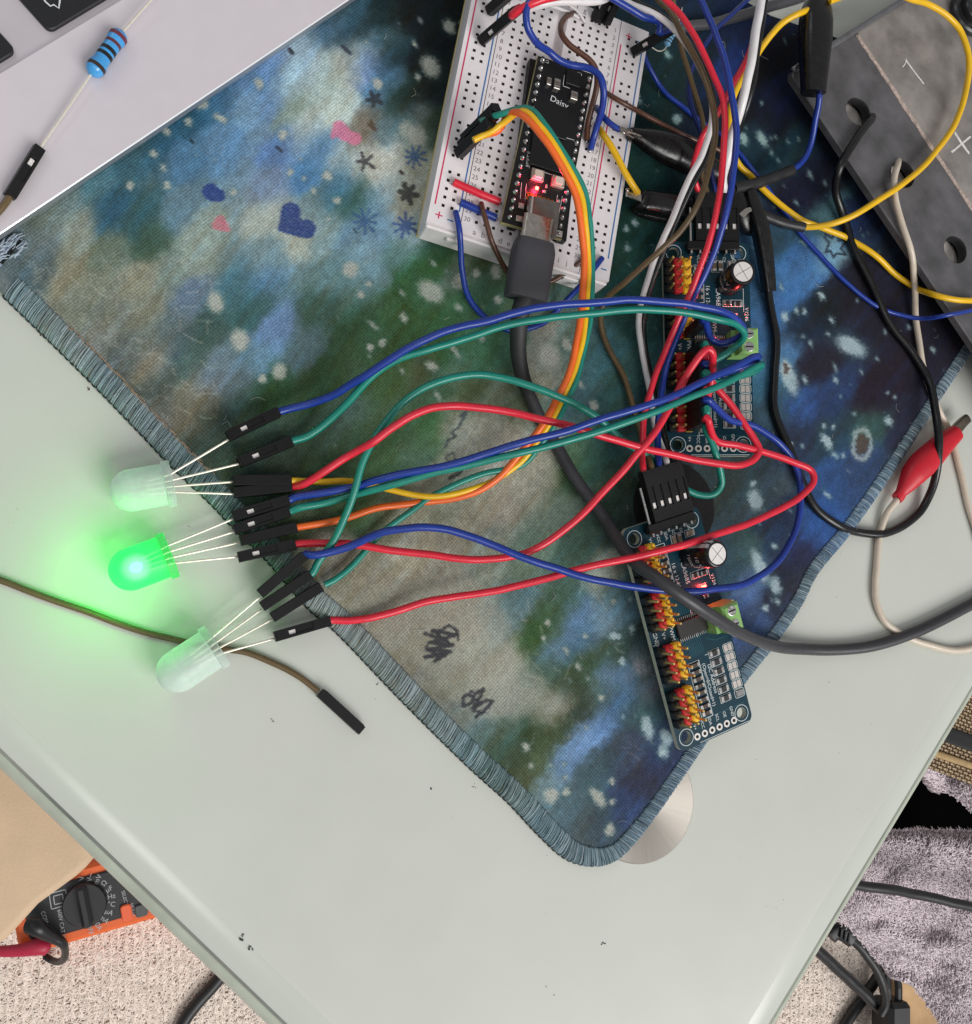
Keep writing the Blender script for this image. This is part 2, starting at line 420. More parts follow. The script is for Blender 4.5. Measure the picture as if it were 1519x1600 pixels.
def inside(poly, X, Y):
    r = np.zeros(X.shape, bool); n = len(poly); x, y = [p[0] for p in poly], [p[1] for p in poly]; j = n - 1
    for i in range(n):
        c = ((y[i] > Y) != (y[j] > Y)); 
        if abs(y[j] - y[i]) > 1e-12: r ^= c & (X < (x[j] - x[i]) * (Y - y[i]) / (y[j] - y[i]) + x[i])
        j = i
    return r
def vnoise(x, y, seed):
    r = np.random.default_rng(seed).random((257, 257)); xi, yi = np.floor(x).astype(int), np.floor(y).astype(int); fx, fy = x - xi, y - yi
    fx, fy = fx * fx * (3 - 2 * fx), fy * fy * (3 - 2 * fy); xi %= 256; yi %= 256
    return (r[xi, yi] * (1 - fx) + r[xi + 1, yi] * fx) * (1 - fy) + (r[xi, yi + 1] * (1 - fx) + r[xi + 1, yi + 1] * fx) * fy
def fbm(x, y, seed, o=4):
    t = 0; a = .5; s = 0
    for k in range(o): t = t + a * vnoise(x * 2 ** k, y * 2 ** k, seed + k); s += a; a *= .55
    return t / s
DYE = '''300,180,40,85,110 380,110,85,125,165 420,85,120,150,190 460,60,140,165,180 250,210,45,85,105 200,250,55,95,110 150,285,75,115,125 100,320,105,125,125 60,350,100,115,110 30,385,85,100,105
340,150,60,100,130 300,240,70,110,140 350,220,85,125,160 400,170,105,140,165 450,130,150,175,175 500,120,155,175,175 520,170,155,170,165 560,90,120,140,150 600,70,60,95,110 422,116,85,125,170 466,116,140,170,190 509,137,150,170,165 542,111,150,150,112
575,105,100,130,175 608,83,25,40,40 640,159,28,38,34 673,83,15,20,22 684,127,22,28,28 597,142,65,100,125 619,159,30,55,50 641,186,90,100,95 652,214,140,145,135 673,203,30,50,40 422,159,85,120,165 455,177,120,135,120 477,192,165,175,165 520,177,165,178,168
575,199,112,102,84 608,192,80,110,120 444,225,80,115,165 477,214,120,145,160 498,236,80,120,155 531,247,130,150,155 564,258,155,160,150 597,258,165,165,150 652,269,150,155,140 531,280,60,100,125 477,269,70,115,155 433,291,105,125,150 422,334,150,160,150
488,334,100,125,130 531,302,55,95,110 553,313,50,85,80 586,313,90,125,145 608,291,140,150,145 641,323,150,150,130 466,367,160,165,150 509,367,120,145,145 553,367,85,115,135 597,367,95,130,155 641,367,130,150,160 684,389,45,80,65 125,362,130,140,130
78,347,115,130,125 172,331,45,85,105 219,347,50,85,90 281,331,90,120,135 312,369,130,145,135 234,378,60,85,70 172,397,95,110,95 62,384,95,108,110 56,425,75,95,100 109,425,130,130,105 156,441,115,120,100 219,434,135,135,105 266,425,110,125,115
297,409,125,140,130 375,456,65,105,115 406,441,80,120,150 422,403,110,140,150 390,478,55,90,90 290,466,90,110,130 125,487,110,115,100 172,487,105,112,100 234,487,115,120,105 266,512,85,100,100 328,519,60,85,80 431,519,95,125,165 156,519,115,120,115
219,534,100,110,105 281,544,70,90,95 244,566,130,120,90 187,566,85,95,95 297,566,70,95,90 344,566,95,115,125 406,559,90,125,145 250,597,70,80,75 297,612,120,115,80 328,587,100,115,125 375,606,85,105,115 422,612,45,75,45 256,644,95,100,95
312,644,105,100,70 328,669,60,75,65 390,628,55,80,60 322,667,60,72,65 300,639,100,95,70 344,676,45,60,50 369,636,60,80,75 509,667,55,78,60 344,739,60,75,60 509,729,45,65,45 525,667,70,90,80 568,394,110,140,150 623,394,75,110,105 678,421,45,85,45
637,435,50,90,55 581,435,100,130,140 568,463,75,105,95 609,490,55,85,50 568,496,50,80,55 557,518,50,75,50 609,518,50,75,45 651,504,50,80,45 706,477,50,85,50 761,421,65,85,60 747,463,55,90,70 711,435,90,105,90 664,573,70,80,55 623,573,60,85,50
692,546,45,90,55 734,546,55,100,70 761,560,60,105,75 720,568,80,105,85 789,560,60,95,75 844,546,125,125,112 858,573,138,138,120 886,546,90,110,100 927,546,60,95,100 941,573,55,95,100 913,607,60,90,95 734,615,70,85,55 775,615,100,110,90 803,623,75,85,65
678,615,60,85,60 678,662,50,90,45 706,656,130,135,125 761,670,140,140,125 734,698,135,140,130 664,684,70,100,75 623,698,60,85,50 581,726,60,85,55 609,734,60,90,60 637,712,70,95,80 789,698,140,140,130 858,726,150,150,130 816,753,150,150,130
844,767,130,130,110 886,739,50,75,50 899,712,75,110,85 927,712,50,85,75 761,789,140,140,120 789,781,150,145,125 858,795,95,110,95 1242,447,55,105,160 1227,431,60,110,165 1274,416,65,115,170 1211,478,58,98,150 1258,509,30,40,55 1289,478,25,30,35
1320,447,28,28,40 1274,572,35,35,50 1305,619,40,55,90 1258,634,45,75,130 1367,619,35,28,42 1399,587,35,28,42 1430,650,38,40,60 1305,681,40,60,75 1352,666,50,80,75 1242,681,40,50,70 1305,744,45,75,125 1336,728,45,65,100 1274,822,45,80,140
1242,869,40,45,75 1211,822,35,45,65 1196,775,60,75,85 1159,747,55,70,75 1143,762,50,65,65 1206,841,40,55,80 1174,856,60,85,80 1221,903,35,40,55 1237,919,45,50,65 1159,966,60,80,120 1177,912,75,100,140 1143,887,50,75,90 956,794,50,70,60 971,825,60,80,75
971,919,80,110,110 956,887,135,140,125 971,950,85,120,135 949,966,110,140,160 956,1012,60,80,65 987,1012,55,75,75 1018,1044,70,90,85 1018,1075,100,105,120 956,1090,55,65,55 971,1106,60,95,140 956,1122,85,120,165 1002,1106,55,85,90
987,1169,60,70,95 1034,1169,50,70,95 672,972,125,125,105 735,1003,150,150,130 782,972,130,145,140 798,956,80,110,115 830,1003,50,80,35 861,978,60,90,45 877,956,65,95,80 893,972,90,125,165 861,1019,85,115,135 909,1003,70,100,120 845,1051,60,85,65
909,1044,60,80,55 893,1073,55,65,45 861,1066,65,90,75 798,1035,155,155,140 830,1082,150,155,145 867,1107,140,145,135 766,1066,145,145,125 703,1066,120,120,100 735,1114,110,120,115 782,1107,135,140,130 814,1114,100,115,105 782,1145,65,85,70 830,1130,45,65,40
861,1145,60,75,40 909,1114,50,60,45 940,1082,75,95,80 956,1066,90,120,155 972,1082,70,105,140 940,1130,100,140,190 909,1161,110,150,200 877,1193,95,130,170 855,1224,110,135,145 830,1215,75,85,50 845,1193,75,95,60 798,1193,60,75,55 782,1167,65,90,75
751,1145,85,110,110 972,1145,60,70,80 956,1177,55,70,80 924,1209,65,90,100 988,1177,60,70,85 1003,1209,50,50,65 972,1256,50,65,100 940,1281,60,75,85 909,1288,70,85,90 893,1256,70,90,95 877,1272,80,100,105 1035,1177,45,55,95 988,1114,55,90,95
1020,150,20,45,45 1050,100,22,45,50 1000,250,25,60,55 960,400,35,70,60 980,450,35,75,70 990,350,25,60,55 1150,30,25,40,75 1150,110,25,45,100 1180,150,15,18,30 1200,100,15,18,28 1220,150,22,28,60 1200,200,18,20,35 1230,240,25,50,60 1180,220,25,50,60
1280,300,20,22,40 1250,300,25,25,45 1330,350,30,45,80 1290,330,60,100,110 1300,390,110,150,165 1250,400,50,95,150 1220,380,40,70,90 1000,500,45,80,75 960,600,50,85,80 1000,650,40,65,65 960,700,50,80,75 1190,520,50,90,130 1220,560,70,110,150
1195,450,45,80,110 1190,600,50,90,110 1200,650,50,75,90 1100,200,20,30,45 1100,60,22,38,55 640,20,15,20,22 560,40,40,65,75 600,20,20,38,42 520,30,60,90,110 545,10,50,80,95 700,30,15,22,22 1340,450,28,28,42 1380,480,30,28,42 1420,560,30,27,40
560,890,120,118,98 600,930,132,130,110 560,960,130,128,108 640,870,140,138,118 700,880,130,128,110 700,950,140,138,118 620,1010,125,124,108 640,1070,118,116,100 680,1110,104,108,98 760,860,120,128,115 830,860,90,110,95 900,860,60,85,75 520,860,110,108,92
470,790,70,84,62 420,740,50,66,56 560,800,62,88,58 600,780,90,104,78 640,780,130,130,108 700,740,130,136,122 500,600,52,78,50 470,540,80,105,110 500,480,60,90,80 520,430,88,118,120 1100,900,50,70,80 1060,1080,60,80,85 540,700,58,80,56'''
_d = np.array([[float(k) for k in s.split(',')] for s in DYE.split()]); DXY, DRGB = _d[:, :2], _d[:, 2:]
_w = np.clip((DRGB[:, 0] - DRGB[:, 2] - 8) / 30, 0, 1)[:, None] * .5; DRGB = DRGB * (1 - _w) + DRGB.mean(1, keepdims=True) * _w
DRGB = DRGB * np.where(DXY[:, :1] < 520, 1.08, np.where((DXY[:, :1] < 960) & (DXY[:, 1:] < 900), 1.16, 1.06))  # print colours lifted most mid-mat, offsetting the shade of the wires
SPOTS = '''702,42,9,13,-30 673,104,14,20,-35 648,68,4,8,-25 657,32,3,6,-25 653,120,5,7,-20 720,36,3,5,-20 404,131,8,9,0 442,210,8,9,0 454,269,5,6,0 474,279,4,4,0 512,275,7,8,-30 491,298,5,7,-30 527,314,6,8,-20 513,342,4,5,0 590,131,8,10,-30 636,203,12,16,-20 652,214,16,20,-25
673,455,16,24,-55 548,421,14,14,0 576,444,6,6,0 563,461,7,7,0 628,457,4,8,-30 717,481,5,8,-30 678,412,4,6,-30 583,508,4,14,-50 711,549,5,14,-30 631,496,6,8,-20 717,441,11,13,0 745,427,8,8,0 628,580,4,7,-30 684,620,4,11,-30 858,557,18,24,-30 908,601,4,10,-30 886,538,7,14,-30 899,590,5,12,-25 927,634,7,10,0 778,468,7,8,0 775,424,9,12,0 579,543,6,7,0 598,535,6,7,0 675,572,7,11,-60 753,529,5,7,-30
1330,541,14,27,-62 1233,590,12,30,-20 1221,448,3,8,-20 1283,462,5,8,-40 1300,500,4,8,-25 1267,537,3,8,-20 1305,575,3,9,-20 1306,594,4,7,-30 1258,594,4,9,-25 1389,658,6,9,-30 1288,666,4,6,0 1302,667,4,5,0 1292,690,7,16,-30 1305,712,4,7,-30 1292,773,4,10,-40 1236,694,4,4,0 1254,697,3,4,0 1211,853,4,6,-30 1371,561,3,5,-30 1346,581,3,5,-20 1313,619,2,4,-20 1383,519,3,5,-20 1458,547,4,6,-30 1421,512,4,6,-30 1227,494,6,8,0 1257,487,4,7,-20 1245,486,4,8,-20 1294,522,3,5,-30 1255,526,3,4,-30 1317,712,4,5,0 1387,614,3,4,0 1398,621,3,4,0 1336,647,3,4,0
1215,940,4,8,-30 1196,950,5,6,0 1209,853,4,6,-30 1212,915,9,15,-20 1187,884,10,30,-24 1180,781,12,18,-10 1176,755,5,6,0 962,994,8,5,0 987,984,5,8,0 959,940,4,5,0 985,937,4,5,0 1012,1136,9,20,-15 1037,1172,9,13,-10
856,973,6,6,0 850,997,4,5,0 915,994,4,6,-20 961,994,10,6,0 988,981,5,6,0 885,1017,4,8,-20 904,1041,5,7,-30 918,1060,3,5,-20 940,1090,6,6,0 972,1033,6,7,0 1041,1152,9,14,-20 1035,1175,5,7,0 822,1167,6,8,-20 830,1196,4,6,-30 861,1243,13,13,0 885,1237,6,8,0 934,1246,9,19,-35 957,1221,5,7,-20 957,1253,5,5,0 953,1297,8,11,0 882,1194,3,4,0 883,1215,4,4,0 861,1196,3,4,0
1043,85,5,9,-20 1059,186,7,8,-20 1191,217,7,15,-32 1161,217,7,12,-25 1266,273,4,9,-25 1289,286,3,6,-20 1231,221,3,5,-20 1248,217,3,5,-20 1206,239,3,7,-20 1216,250,3,5,-20 1244,317,3,7,-30 1227,65,2,6,-20 996,151,5,14,-20 978,357,5,6,0 992,348,5,7,-20 980,388,5,6,0 1190,161,3,4,0 1256,379,4,8,-30 1340,470,3,4,0 337,472,13,18,-20 375,531,15,19,-10 437,581,12,14,0 410,592,7,7,0 365,300,6,7,0 262,290,6,7,0 295,190,6,8,-30 260,205,6,8,-40 316,163,10,9,0 255,262,5,8,-40 345,185,6,12,-60 240,240,6,9,-40 204,290,7,8,0'''
SPT = [[float(k) for k in s.split(',')] for s in SPOTS.split()]
def seg_d(X, Y, pts):
    d = np.full(X.shape, 1e9)
    for (ax_, ay_), (bx, by) in zip(pts[:-1], pts[1:]):
        vx, vy = bx - ax_, by - ay_; t = np.clip(((X - ax_) * vx + (Y - ay_) * vy) / (vx * vx + vy * vy + 1e-9), 0, 1)
        d = np.minimum(d, np.hypot(X - ax_ - t * vx, Y - ay_ - t * vy))
    return d
def star(cx, cy, r, k, rot, jit=0.0):
    rr = random.Random(int(cx * 7 + cy)); out = []
    for i in range(k):
        a = rot + 2 * math.pi * i / k; q = r * (1 + jit * rr.uniform(-1, 1)); out.append([(cx, cy), (cx + q * math.cos(a), cy + q * math.sin(a))])
    return out
def print_colour(X, Y):
    """the dye pattern of the mat at spots measured in the photograph, sRGB 0..255"""
    wx = (fbm(X / 21, Y / 21, 5) - .5) * 18 + (fbm(X / 7, Y / 7, 9, 2) - .5) * 7; wy = (fbm(X / 21 + 40, Y / 21 + 9, 15) - .5) * 18 + (fbm(X / 7 + 31, Y / 7, 19, 2) - .5) * 7
    XX, YY = X + wx, Y + wy; num = np.zeros(X.shape + (3,)); den = np.zeros(X.shape)
    for (dx, dy), c in zip(DXY, DRGB):
        ua, va = (XX - dx) * .60 - (YY - dy) * .80, (XX - dx) * .80 + (YY - dy) * .60; d2 = ua ** 2 + va ** 2; k = np.exp(-(ua / 19.0) ** 2 / 2 - (va / 12.5) ** 2 / 2) + 2e-3 * np.exp(-d2 / (2 * 60.0 ** 2)) + 1e-9 / (1 + d2 / 1e4)
        num += k[..., None] * c; den += k
    col = num / den[..., None]
    us, vs_ = X * .60 - Y * .80, X * .80 + Y * .60
    st = fbm(us / 60, vs_ / 11, 61, 4) - .5; col = col * (1 + .24 * st[..., None]) + np.array((-6, 2, 12.)) * st[..., None] * 2
    n = fbm(X / 13, Y / 13, 33, 5) - .5; col = col * (1 + .15 * n[..., None])
    n = fbm(X / 5, Y / 9, 53, 3) - .5; col = col * (1 + .22 * n[..., None])
    def blend(c, a):
        nonlocal col
        col = col * (1 - a[..., None]) + np.array(c, float) * a[..., None]
    pad = [(606, 905), (775, 925), (803, 1010), (888, 1108), (862, 1126), (742, 1120), (640, 1030), (540, 952)]
    dp = np.full(X.shape, -1e3); mk = (X > 480) & (X < 950) & (Y > 850) & (Y < 1190); dp[mk] = seg_d(XX[mk], YY[mk], pad + pad[:1]) * np.where(inside(pad, XX[mk], YY[mk]), 1, -1)
    blend((152, 151, 136), np.clip(dp / 16 + .5, 0, 1) * .5 * (.7 + .6 * fbm(X / 24, Y / 24, 99, 3)))
    def local(cx, cy, r): return (np.abs(X - cx) < r) & (np.abs(Y - cy) < r)
    r2 = np.random.default_rng(21); spots = [(s, 1.0) for s in SPT]
    for i in range(420):
        x, y = r2.uniform(0, 1519), r2.uniform(0, 1350)
        if x < 520 and y > 330: continue
        s = r2.uniform(1.0, 2.6) * (1.4 if r2.random() < .15 else 1); spots.append(([x, y, s, s * r2.uniform(1.2, 2.2), -28 + r2.uniform(-14, 14)], r2.uniform(.35, .95)))
    jx, jy = (fbm(X / 3.2, Y / 3.2, 71, 2) - .5) * 7, (fbm(X / 3.2 + 50, Y / 3.2, 73, 2) - .5) * 7
    for (sx, sy, a, b, ang), st in spots:
        R = max(a, b) * 1.6 + 6; m = local(sx, sy, R)
        if not m.any(): continue
        t = math.radians(ang); c, s = math.cos(t), math.sin(t); kx = min(1, a / 5)
        u, v = X[m] - sx + jx[m] * kx, Y[m] - sy + jy[m] * kx; u, v = u * c + v * s, -u * s + v * c
        e = np.sqrt((u / a) ** 2 + (v / b) ** 2); al = np.clip((1.18 - e) * min(a, 7) / 4.0, 0, 1) * .86 * st
        halo = np.clip(1.9 - e, 0, 1) * .25 * st
        right = sx > 960; base = np.array((168, 190, 196) if right else (176, 178, 166), float)
        if sx > 1000 and sy < 400: base = np.array((150, 182, 178.))
        sub = col[m]; sub = sub * (1 - halo[..., None]) + np.array((70, 110, 112.)) * halo[..., None]; col[m] = sub * (1 - al[..., None]) + base * al[..., None]
    # brown hearts of the two ringed spots
    for sx, sy, a, b in ((1347, 694, 11, 18), (1228, 576, 5, 9)):
        e = np.hypot((X - sx + jx) / a, (Y - sy + jy) / b); ring = np.exp(-((e - 1.25) / .3) ** 2); blend((165, 178, 176), ring * .8); blend((86, 72, 64), np.clip((1 - e) * 5, 0, 1) * .85)
    soft = lambda d, w, s=1.2: np.clip((w - d) / s + .5, 0, 1)
    rag = (fbm(X / 1.6, Y / 1.6, 81, 2) - .5) * 3.0
    def lobes(parts, c, a, s=2.0):
        al = np.zeros(X.shape)
        for (x0, y0, x1, y1, r, *r1) in parts:
            r1 = r1[0] if r1 else r; vx, vy = x1 - x0, y1 - y0; t = np.clip(((X - x0) * vx + (Y - y0) * vy) / (vx * vx + vy * vy), 0, 1)
            al = np.maximum(al, np.clip((r + (r1 - r) * t - np.hypot(X - x0 - t * vx, Y - y0 - t * vy) - rag) / s + .5, 0, 1))
        blend(c, al * a * (.72 + .5 * fbm(X / 2.2, Y / 2.2, 87, 2)))
    lobes([(530, 198, 521, 213, 10, 4), (555, 217, 532, 208, 10, 9), (530, 198, 541, 208, 10, 8)], (214, 112, 148), .85)
    lobes([(345, 343, 338, 352, 7), (338, 352, 352, 356, 6), (346, 340, 356, 358, 4)], (205, 110, 126), .8)
    lobes([(328, 296, 342, 306, 10), (326, 299, 332, 305, 10)], (44, 66, 132), .92)
    lobes([(454, 332, 438, 357, 16, 4), (479, 358, 438, 358, 15, 4), (456, 344, 466, 352, 11)], (52, 72, 130), .95)
    for cx, cy, r, k, rot, c, wd in ((585, 155, 11, 5, .5, (52, 56, 62), 3.4), (570, 252, 15, 5, .6, (66, 62, 66), 2.6), (637, 302, 13, 6, .2, (70, 68, 66), 4.2), (648, 245, 17, 9, .3, (62, 92, 134), 2.0), (571, 345, 20, 9, .2, (58, 92, 138), 1.9), (634, 352, 17, 9, .5, (62, 88, 140), 2.4)):
        m = local(cx, cy, r + 8); al = np.zeros(X.shape); xx, yy = X[m], Y[m]; t = np.zeros(xx.shape)
        for s in star(cx, cy, r, k, rot, .25): t = np.maximum(t, np.clip((wd - seg_d(xx, yy, s) - rag[m] * .6) / 1.3 + .5, 0, 1))
        al[m] = t; blend(c, al * .86)
    for pts, wd, c in (([(452, 77), (457, 83)], 3, (50, 52, 60)), ([(535, 72), (547, 83)], 3, (54, 60, 74)), ([(432, 229), (440, 237)], 2.5, (50, 56, 66)), ([(553, 358), (557, 363)], 2, (50, 60, 80)), ([(626, 268), (629, 271)], 3, (60, 50, 42)), ([(298, 218), (301, 222)], 2.5, (30, 50, 62)),
                       ([(577, 195), (586, 203), (580, 190)], 3, (88, 72, 58)),
                       ([(665, 990), (700, 1003), (676, 985), (712, 992), (672, 1004), (708, 1008), (668, 1015), (704, 1018), (664, 1027), (698, 1022), (679, 1033)], 3.0, (50, 50, 56)), ([(688, 985), (702, 977), (715, 986), (716, 1000)], 2.2, (54, 54, 60)), ([(670, 1004), (665, 1014), (682, 1022)], 2, (56, 56, 62)),
                       ([(738, 1080), (724, 1090), (724, 1104), (738, 1098), (742, 1084), (756, 1076), (750, 1090), (738, 1108), (760, 1094), (770, 1096), (760, 1108), (744, 1120), (764, 1104)], 2.8, (56, 56, 62)), ([(734, 1086), (750, 1098), (738, 1112), (758, 1112)], 2, (58, 58, 64)),
                       ([(733, 640), (720, 650), (728, 648), (716, 668), (706, 676), (712, 682), (700, 688), (696, 698)], 2.2, (74, 84, 88)), ([(698, 712), (708, 708), (712, 718), (702, 724), (698, 716)], 1.6, (80, 90, 90)), ([(704, 744), (722, 736), (716, 742), (702, 748)], 2.2, (64, 68, 66)),
                       ([(1290, 366), (1300, 372), (1308, 362), (1310, 376), (1324, 374), (1314, 388), (1322, 398), (1308, 396), (1302, 402), (1298, 392), (1290, 394), (1296, 380), (1288, 370)], 1.8, (40, 48, 62))):
        x0, y0 = np.mean(pts, 0); m = local(x0, y0, 60); al = np.zeros(X.shape); al[m] = np.clip((wd - seg_d(X[m], Y[m], pts) + rag[m] * .35) / 1.2 + .5, 0, 1); blend(c, al * .85)
    # worn, scratched weave along the front
    rs = np.random.default_rng(5); al = np.zeros(X.shape)
    for i in range(260):
        x, y = rs.uniform(40, 340), rs.uniform(400, 650); 
        if i > 190: x, y = rs.uniform(540, 1020), rs.uniform(900, 1180)
        a = rs.uniform(-.3, 1.9); l = rs.uniform(6, 34); m = local(x, y, l + 6); b = rs.uniform(-.5, .5)
        pts = [(x, y), (x + l * .5 * math.cos(a), y + l * .5 * math.sin(a)), (x + l * .5 * (math.cos(a) + math.cos(a + b)), y + l * .5 * (math.sin(a) + math.sin(a + b)))]
        if m.any(): al[m] = np.maximum(al[m], np.clip((1.1 - seg_d(X[m], Y[m], pts)) / 1.8 + .5, 0, 1) * rs.uniform(.12, .42))
    blend((182, 182, 172), al)
    gx = np.clip((fbm(X / 40, Y / 40, 91, 2) - .42) * 5, 0, 1) * (np.hypot((X - 1005) / 26, (Y - 1052) / 40) < 1.4) * np.clip(1.3 - np.hypot((X - 1005) / 26, (Y - 1052) / 40), 0, 1)
    blend((136, 138, 146), gx * (.5 + .5 * (fbm(X / 2, Y / 14, 95, 2) > .5)))
    # orange thread line inside the hem
    lum = col.mean(-1, keepdims=True); col = (lum + (col - lum) * .88) * 1.0
    return np.clip(col, 8, 235)
def dye(Pmm):
    q = PX(Pmm); return lin(print_colour(q[..., 0], q[..., 1]))
MATM = np.eye(4); MATM[:3, 0] = (*eL, 0); MATM[:3, 1] = (-eL[1], eL[0], 0)
org = P(900, 1330, 0); MATM[:3, 3] = (org[0], org[1], 0)
MAT = thing('mouse_mat', 'stained blue green galaxy print fabric mat with overlocked edge, under the boards and cables', 'mat', MATM)
def to_local(M, X): return (np.asarray(X) - M[:3, 3]) @ M[:3, :3]
inner = inset(matpoly, 2.6)
lp = to_local(MATM, np.array([(x, y, 0) for x, y in inner])); 
step = .46; gx = np.arange(-300, 70, step); gy = np.arange(-10, 330, step)
if lp[:, 1].mean() < 0: gy = np.arange(-330, 10, step)
gx = np.arange(max(lp[:, 0].min(), -420), min(lp[:, 0].max(), 420), step); gy = np.arange(max(lp[:, 1].min(), -420), min(lp[:, 1].max(), 420), step)
GX, GY = np.meshgrid(gx, gy, indexing='ij'); W3 = np.stack([GX, GY, np.full(GX.shape, MATZ)], -1) @ MATM[:3, :3].T + MATM[:3, 3]
q = PX(W3); vis = inside(inner, W3[..., 0], W3[..., 1]) & (q[..., 0] > -120) & (q[..., 0] < 1640) & (q[..., 1] > -140) & (q[..., 1] < 1500)
cell = vis[:-1, :-1] & vis[1:, :-1] & vis[1:, 1:] & vis[:-1, 1:]
use = np.zeros(vis.shape, bool); use[:-1, :-1] |= cell; use[1:, :-1] |= cell; use[1:, 1:] |= cell; use[:-1, 1:] |= cell
ids = -np.ones(vis.shape, int); ids[use] = np.arange(use.sum())
Fq = np.stack([ids[:-1, :-1][cell], ids[1:, :-1][cell], ids[1:, 1:][cell], ids[:-1, 1:][cell]], -1)
Vl = np.stack([GX[use], GY[use], MATZ + .10 * (fbm(GX[use] / 9, GY[use] / 9, 3, 3) - .5)], -1)
colr = dye(W3[use])
me = bpy.data.meshes.new('fabric'); me.vertices.add(len(Vl)); me.vertices.foreach_set('co', (Vl * S).astype(np.float32).ravel())
me.loops.add(Fq.size); me.loops.foreach_set('vertex_index', Fq.astype(np.int32).ravel()); me.polygons.add(len(Fq)); me.polygons.foreach_set('loop_start', np.arange(0, Fq.size, 4, dtype=np.int32))
me.update(calc_edges=True); me.polygons.foreach_set('use_smooth', np.ones(len(Fq), bool))
a = me.color_attributes.new('print', 'FLOAT_COLOR', 'POINT'); a.data.foreach_set('color', np.concatenate([colr, np.ones((len(colr), 1))], 1).astype(np.float32).ravel())
def fabric_material():
    m = mat('printed_fabric', (90, 110, 110), .9, spec=.12, var=.27, vscale=28, vcol='print', detail=3)
    nt = m.node_tree; N = nt.nodes; L = nt.links; b = N['Principled BSDF']; tc = N.new('ShaderNodeTexCoord')
    hs = []
    for d in ('X', 'Y'):
        wv = N.new('ShaderNodeTexWave'); wv.bands_direction = d; wv.inputs['Scale'].default_value = 4.4; wv.inputs['Distortion'].default_value = 1.2; wv.inputs['Detail'].default_value = 1; wv.inputs['Detail Scale'].default_value = 6
        L.new(tc.outputs['Object'], wv.inputs['Vector']); hs.append(wv.outputs['Fac'])
    mx = N.new('ShaderNodeMath'); mx.operation = 'ADD'; L.new(hs[0], mx.inputs[0]); L.new(hs[1], mx.inputs[1])
    bp = N.new('ShaderNodeBump'); bp.inputs['Strength'].default_value = .5; bp.inputs['Distance'].default_value = .008; L.new(mx.outputs[0], bp.inputs['Height']); L.new(bp.outputs['Normal'], b.inputs['Normal'])
    old = b.inputs['Base Color'].links[0].from_socket; mrw = N.new('ShaderNodeMapRange'); mrw.inputs['From Max'].default_value = 2.0; mrw.inputs['To Min'].default_value = .84; mrw.inputs['To Max'].default_value = 1.16; L.new(mx.outputs[0], mrw.inputs['Value'])
    vw = N.new('ShaderNodeVectorMath'); vw.operation = 'SCALE'; L.new(old, vw.inputs[0]); L.new(mrw.outputs['Result'], vw.inputs['Scale']); L.new(vw.outputs['Vector'], b.inputs['Base Color'])
    b.inputs['Sheen Weight'].default_value = .05
    return m
me.materials.append(fabric_material())
put(bpy.data.objects.new('fabric', me), MAT, MATM)
g = Geo(); prism(g, inset(matpoly, 2.4), .1, 2.8)
part('foam_base', g, mat('black_foam_rubber', (22, 24, 26), .8), MAT, local=False)
# the overlocked hem: a padded cord with thread loops over it
hem = np.array([(x, y) for x, y in outer]); tang = np.gradient(hem, axis=0); tang /= np.linalg.norm(tang, axis=1)[:, None]; nin = np.stack([-tang[:, 1], tang[:, 0]], -1)
if np.dot(nin[len(nin) // 2], np.mean(np.array(matpoly), 0) - hem[len(hem) // 2]) < 0: nin = -nin
arc = np.concatenate([[0], np.cumsum(np.linalg.norm(np.diff(hem, axis=0), axis=1))])
qh = PX(np.c_[hem, np.full(len(hem), 2.0)]); s_torn = arc[np.argmin(np.hypot(qh[:, 0] - 6, qh[:, 1] - 455))]; s_corner = arc[np.argmin(np.hypot(qh[:, 0] - 930, qh[:, 1] - 1352))]
def hem_w(s): return np.where(s < s_corner - 20, 4.9, np.where(s > s_corner + 25, 4.0, 4.9 - .9 * (s - s_corner + 20) / 45))
g = Geo(); cen = np.c_[hem + nin * (hem_w(arc) / 2)[:, None], np.full(len(hem), 1.75)]
sweep(g, cen[::2], hem_w(arc)[::2] / 2, 1.40, n=12); hv = np.concatenate(g.v); hc = dye(hv) * .8 + .05
part('hem_cord', g, mat('hem_cord_fabric', (50, 60, 60), .95, spec=.1, vcol='print', var=.2, vscale=10), MAT, local=False, colors=hc, smooth=True)  # cord coloured from the print beneath the threads
g = Geo(); cols = []; s = s_torn; rr = random.Random(3)
tmpc = []
while s < arc[-1] - 2:
    wdt = float(hem_w(np.array(s)))
    slant = rr.uniform(.7, 1.5); k = rr.uniform(-.25, .25); pts = []
    for t, z in ((1.08, 3.05), (.85, 3.28), (.5, 3.32), (.18, 2.9), (-.02, 1.9), (0.02, .8)):
        ss = min(s + slant * (1 - t) + k * .3, arc[-1] - .01); b_ = np.array([np.interp(ss, arc, hem[:, 0]), np.interp(ss, arc, hem[:, 1])]); nn = np.array([np.interp(ss, arc, nin[:, 0]), np.interp(ss, arc, nin[:, 1])])
        pts.append((*(b_ + nn * (wdt * t + k * .5 * (t > .9))), z + rr.uniform(-.06, .1)))
    n0 = g.n; sweep(g, smooth_path(pts, 1.3), rr.uniform(.12, .19), n=5); tmpc.append((n0, g.n, np.mean(pts, 0), rr.uniform(.62, 1.15), rr.random()))
    s += rr.uniform(.2, .34)
cc = dye(np.array([t[2] for t in tmpc])); cols = np.zeros((g.n, 3))
for (a0, a1, _, k, w_), c in zip(tmpc, cc):
    c = c * .7 + lin((126, 152, 162)) * .5; cols[a0:a1] = (c * k) * (1 - (w_ > .8) * .5) + lin((176, 190, 196)) * (w_ > .8) * .5
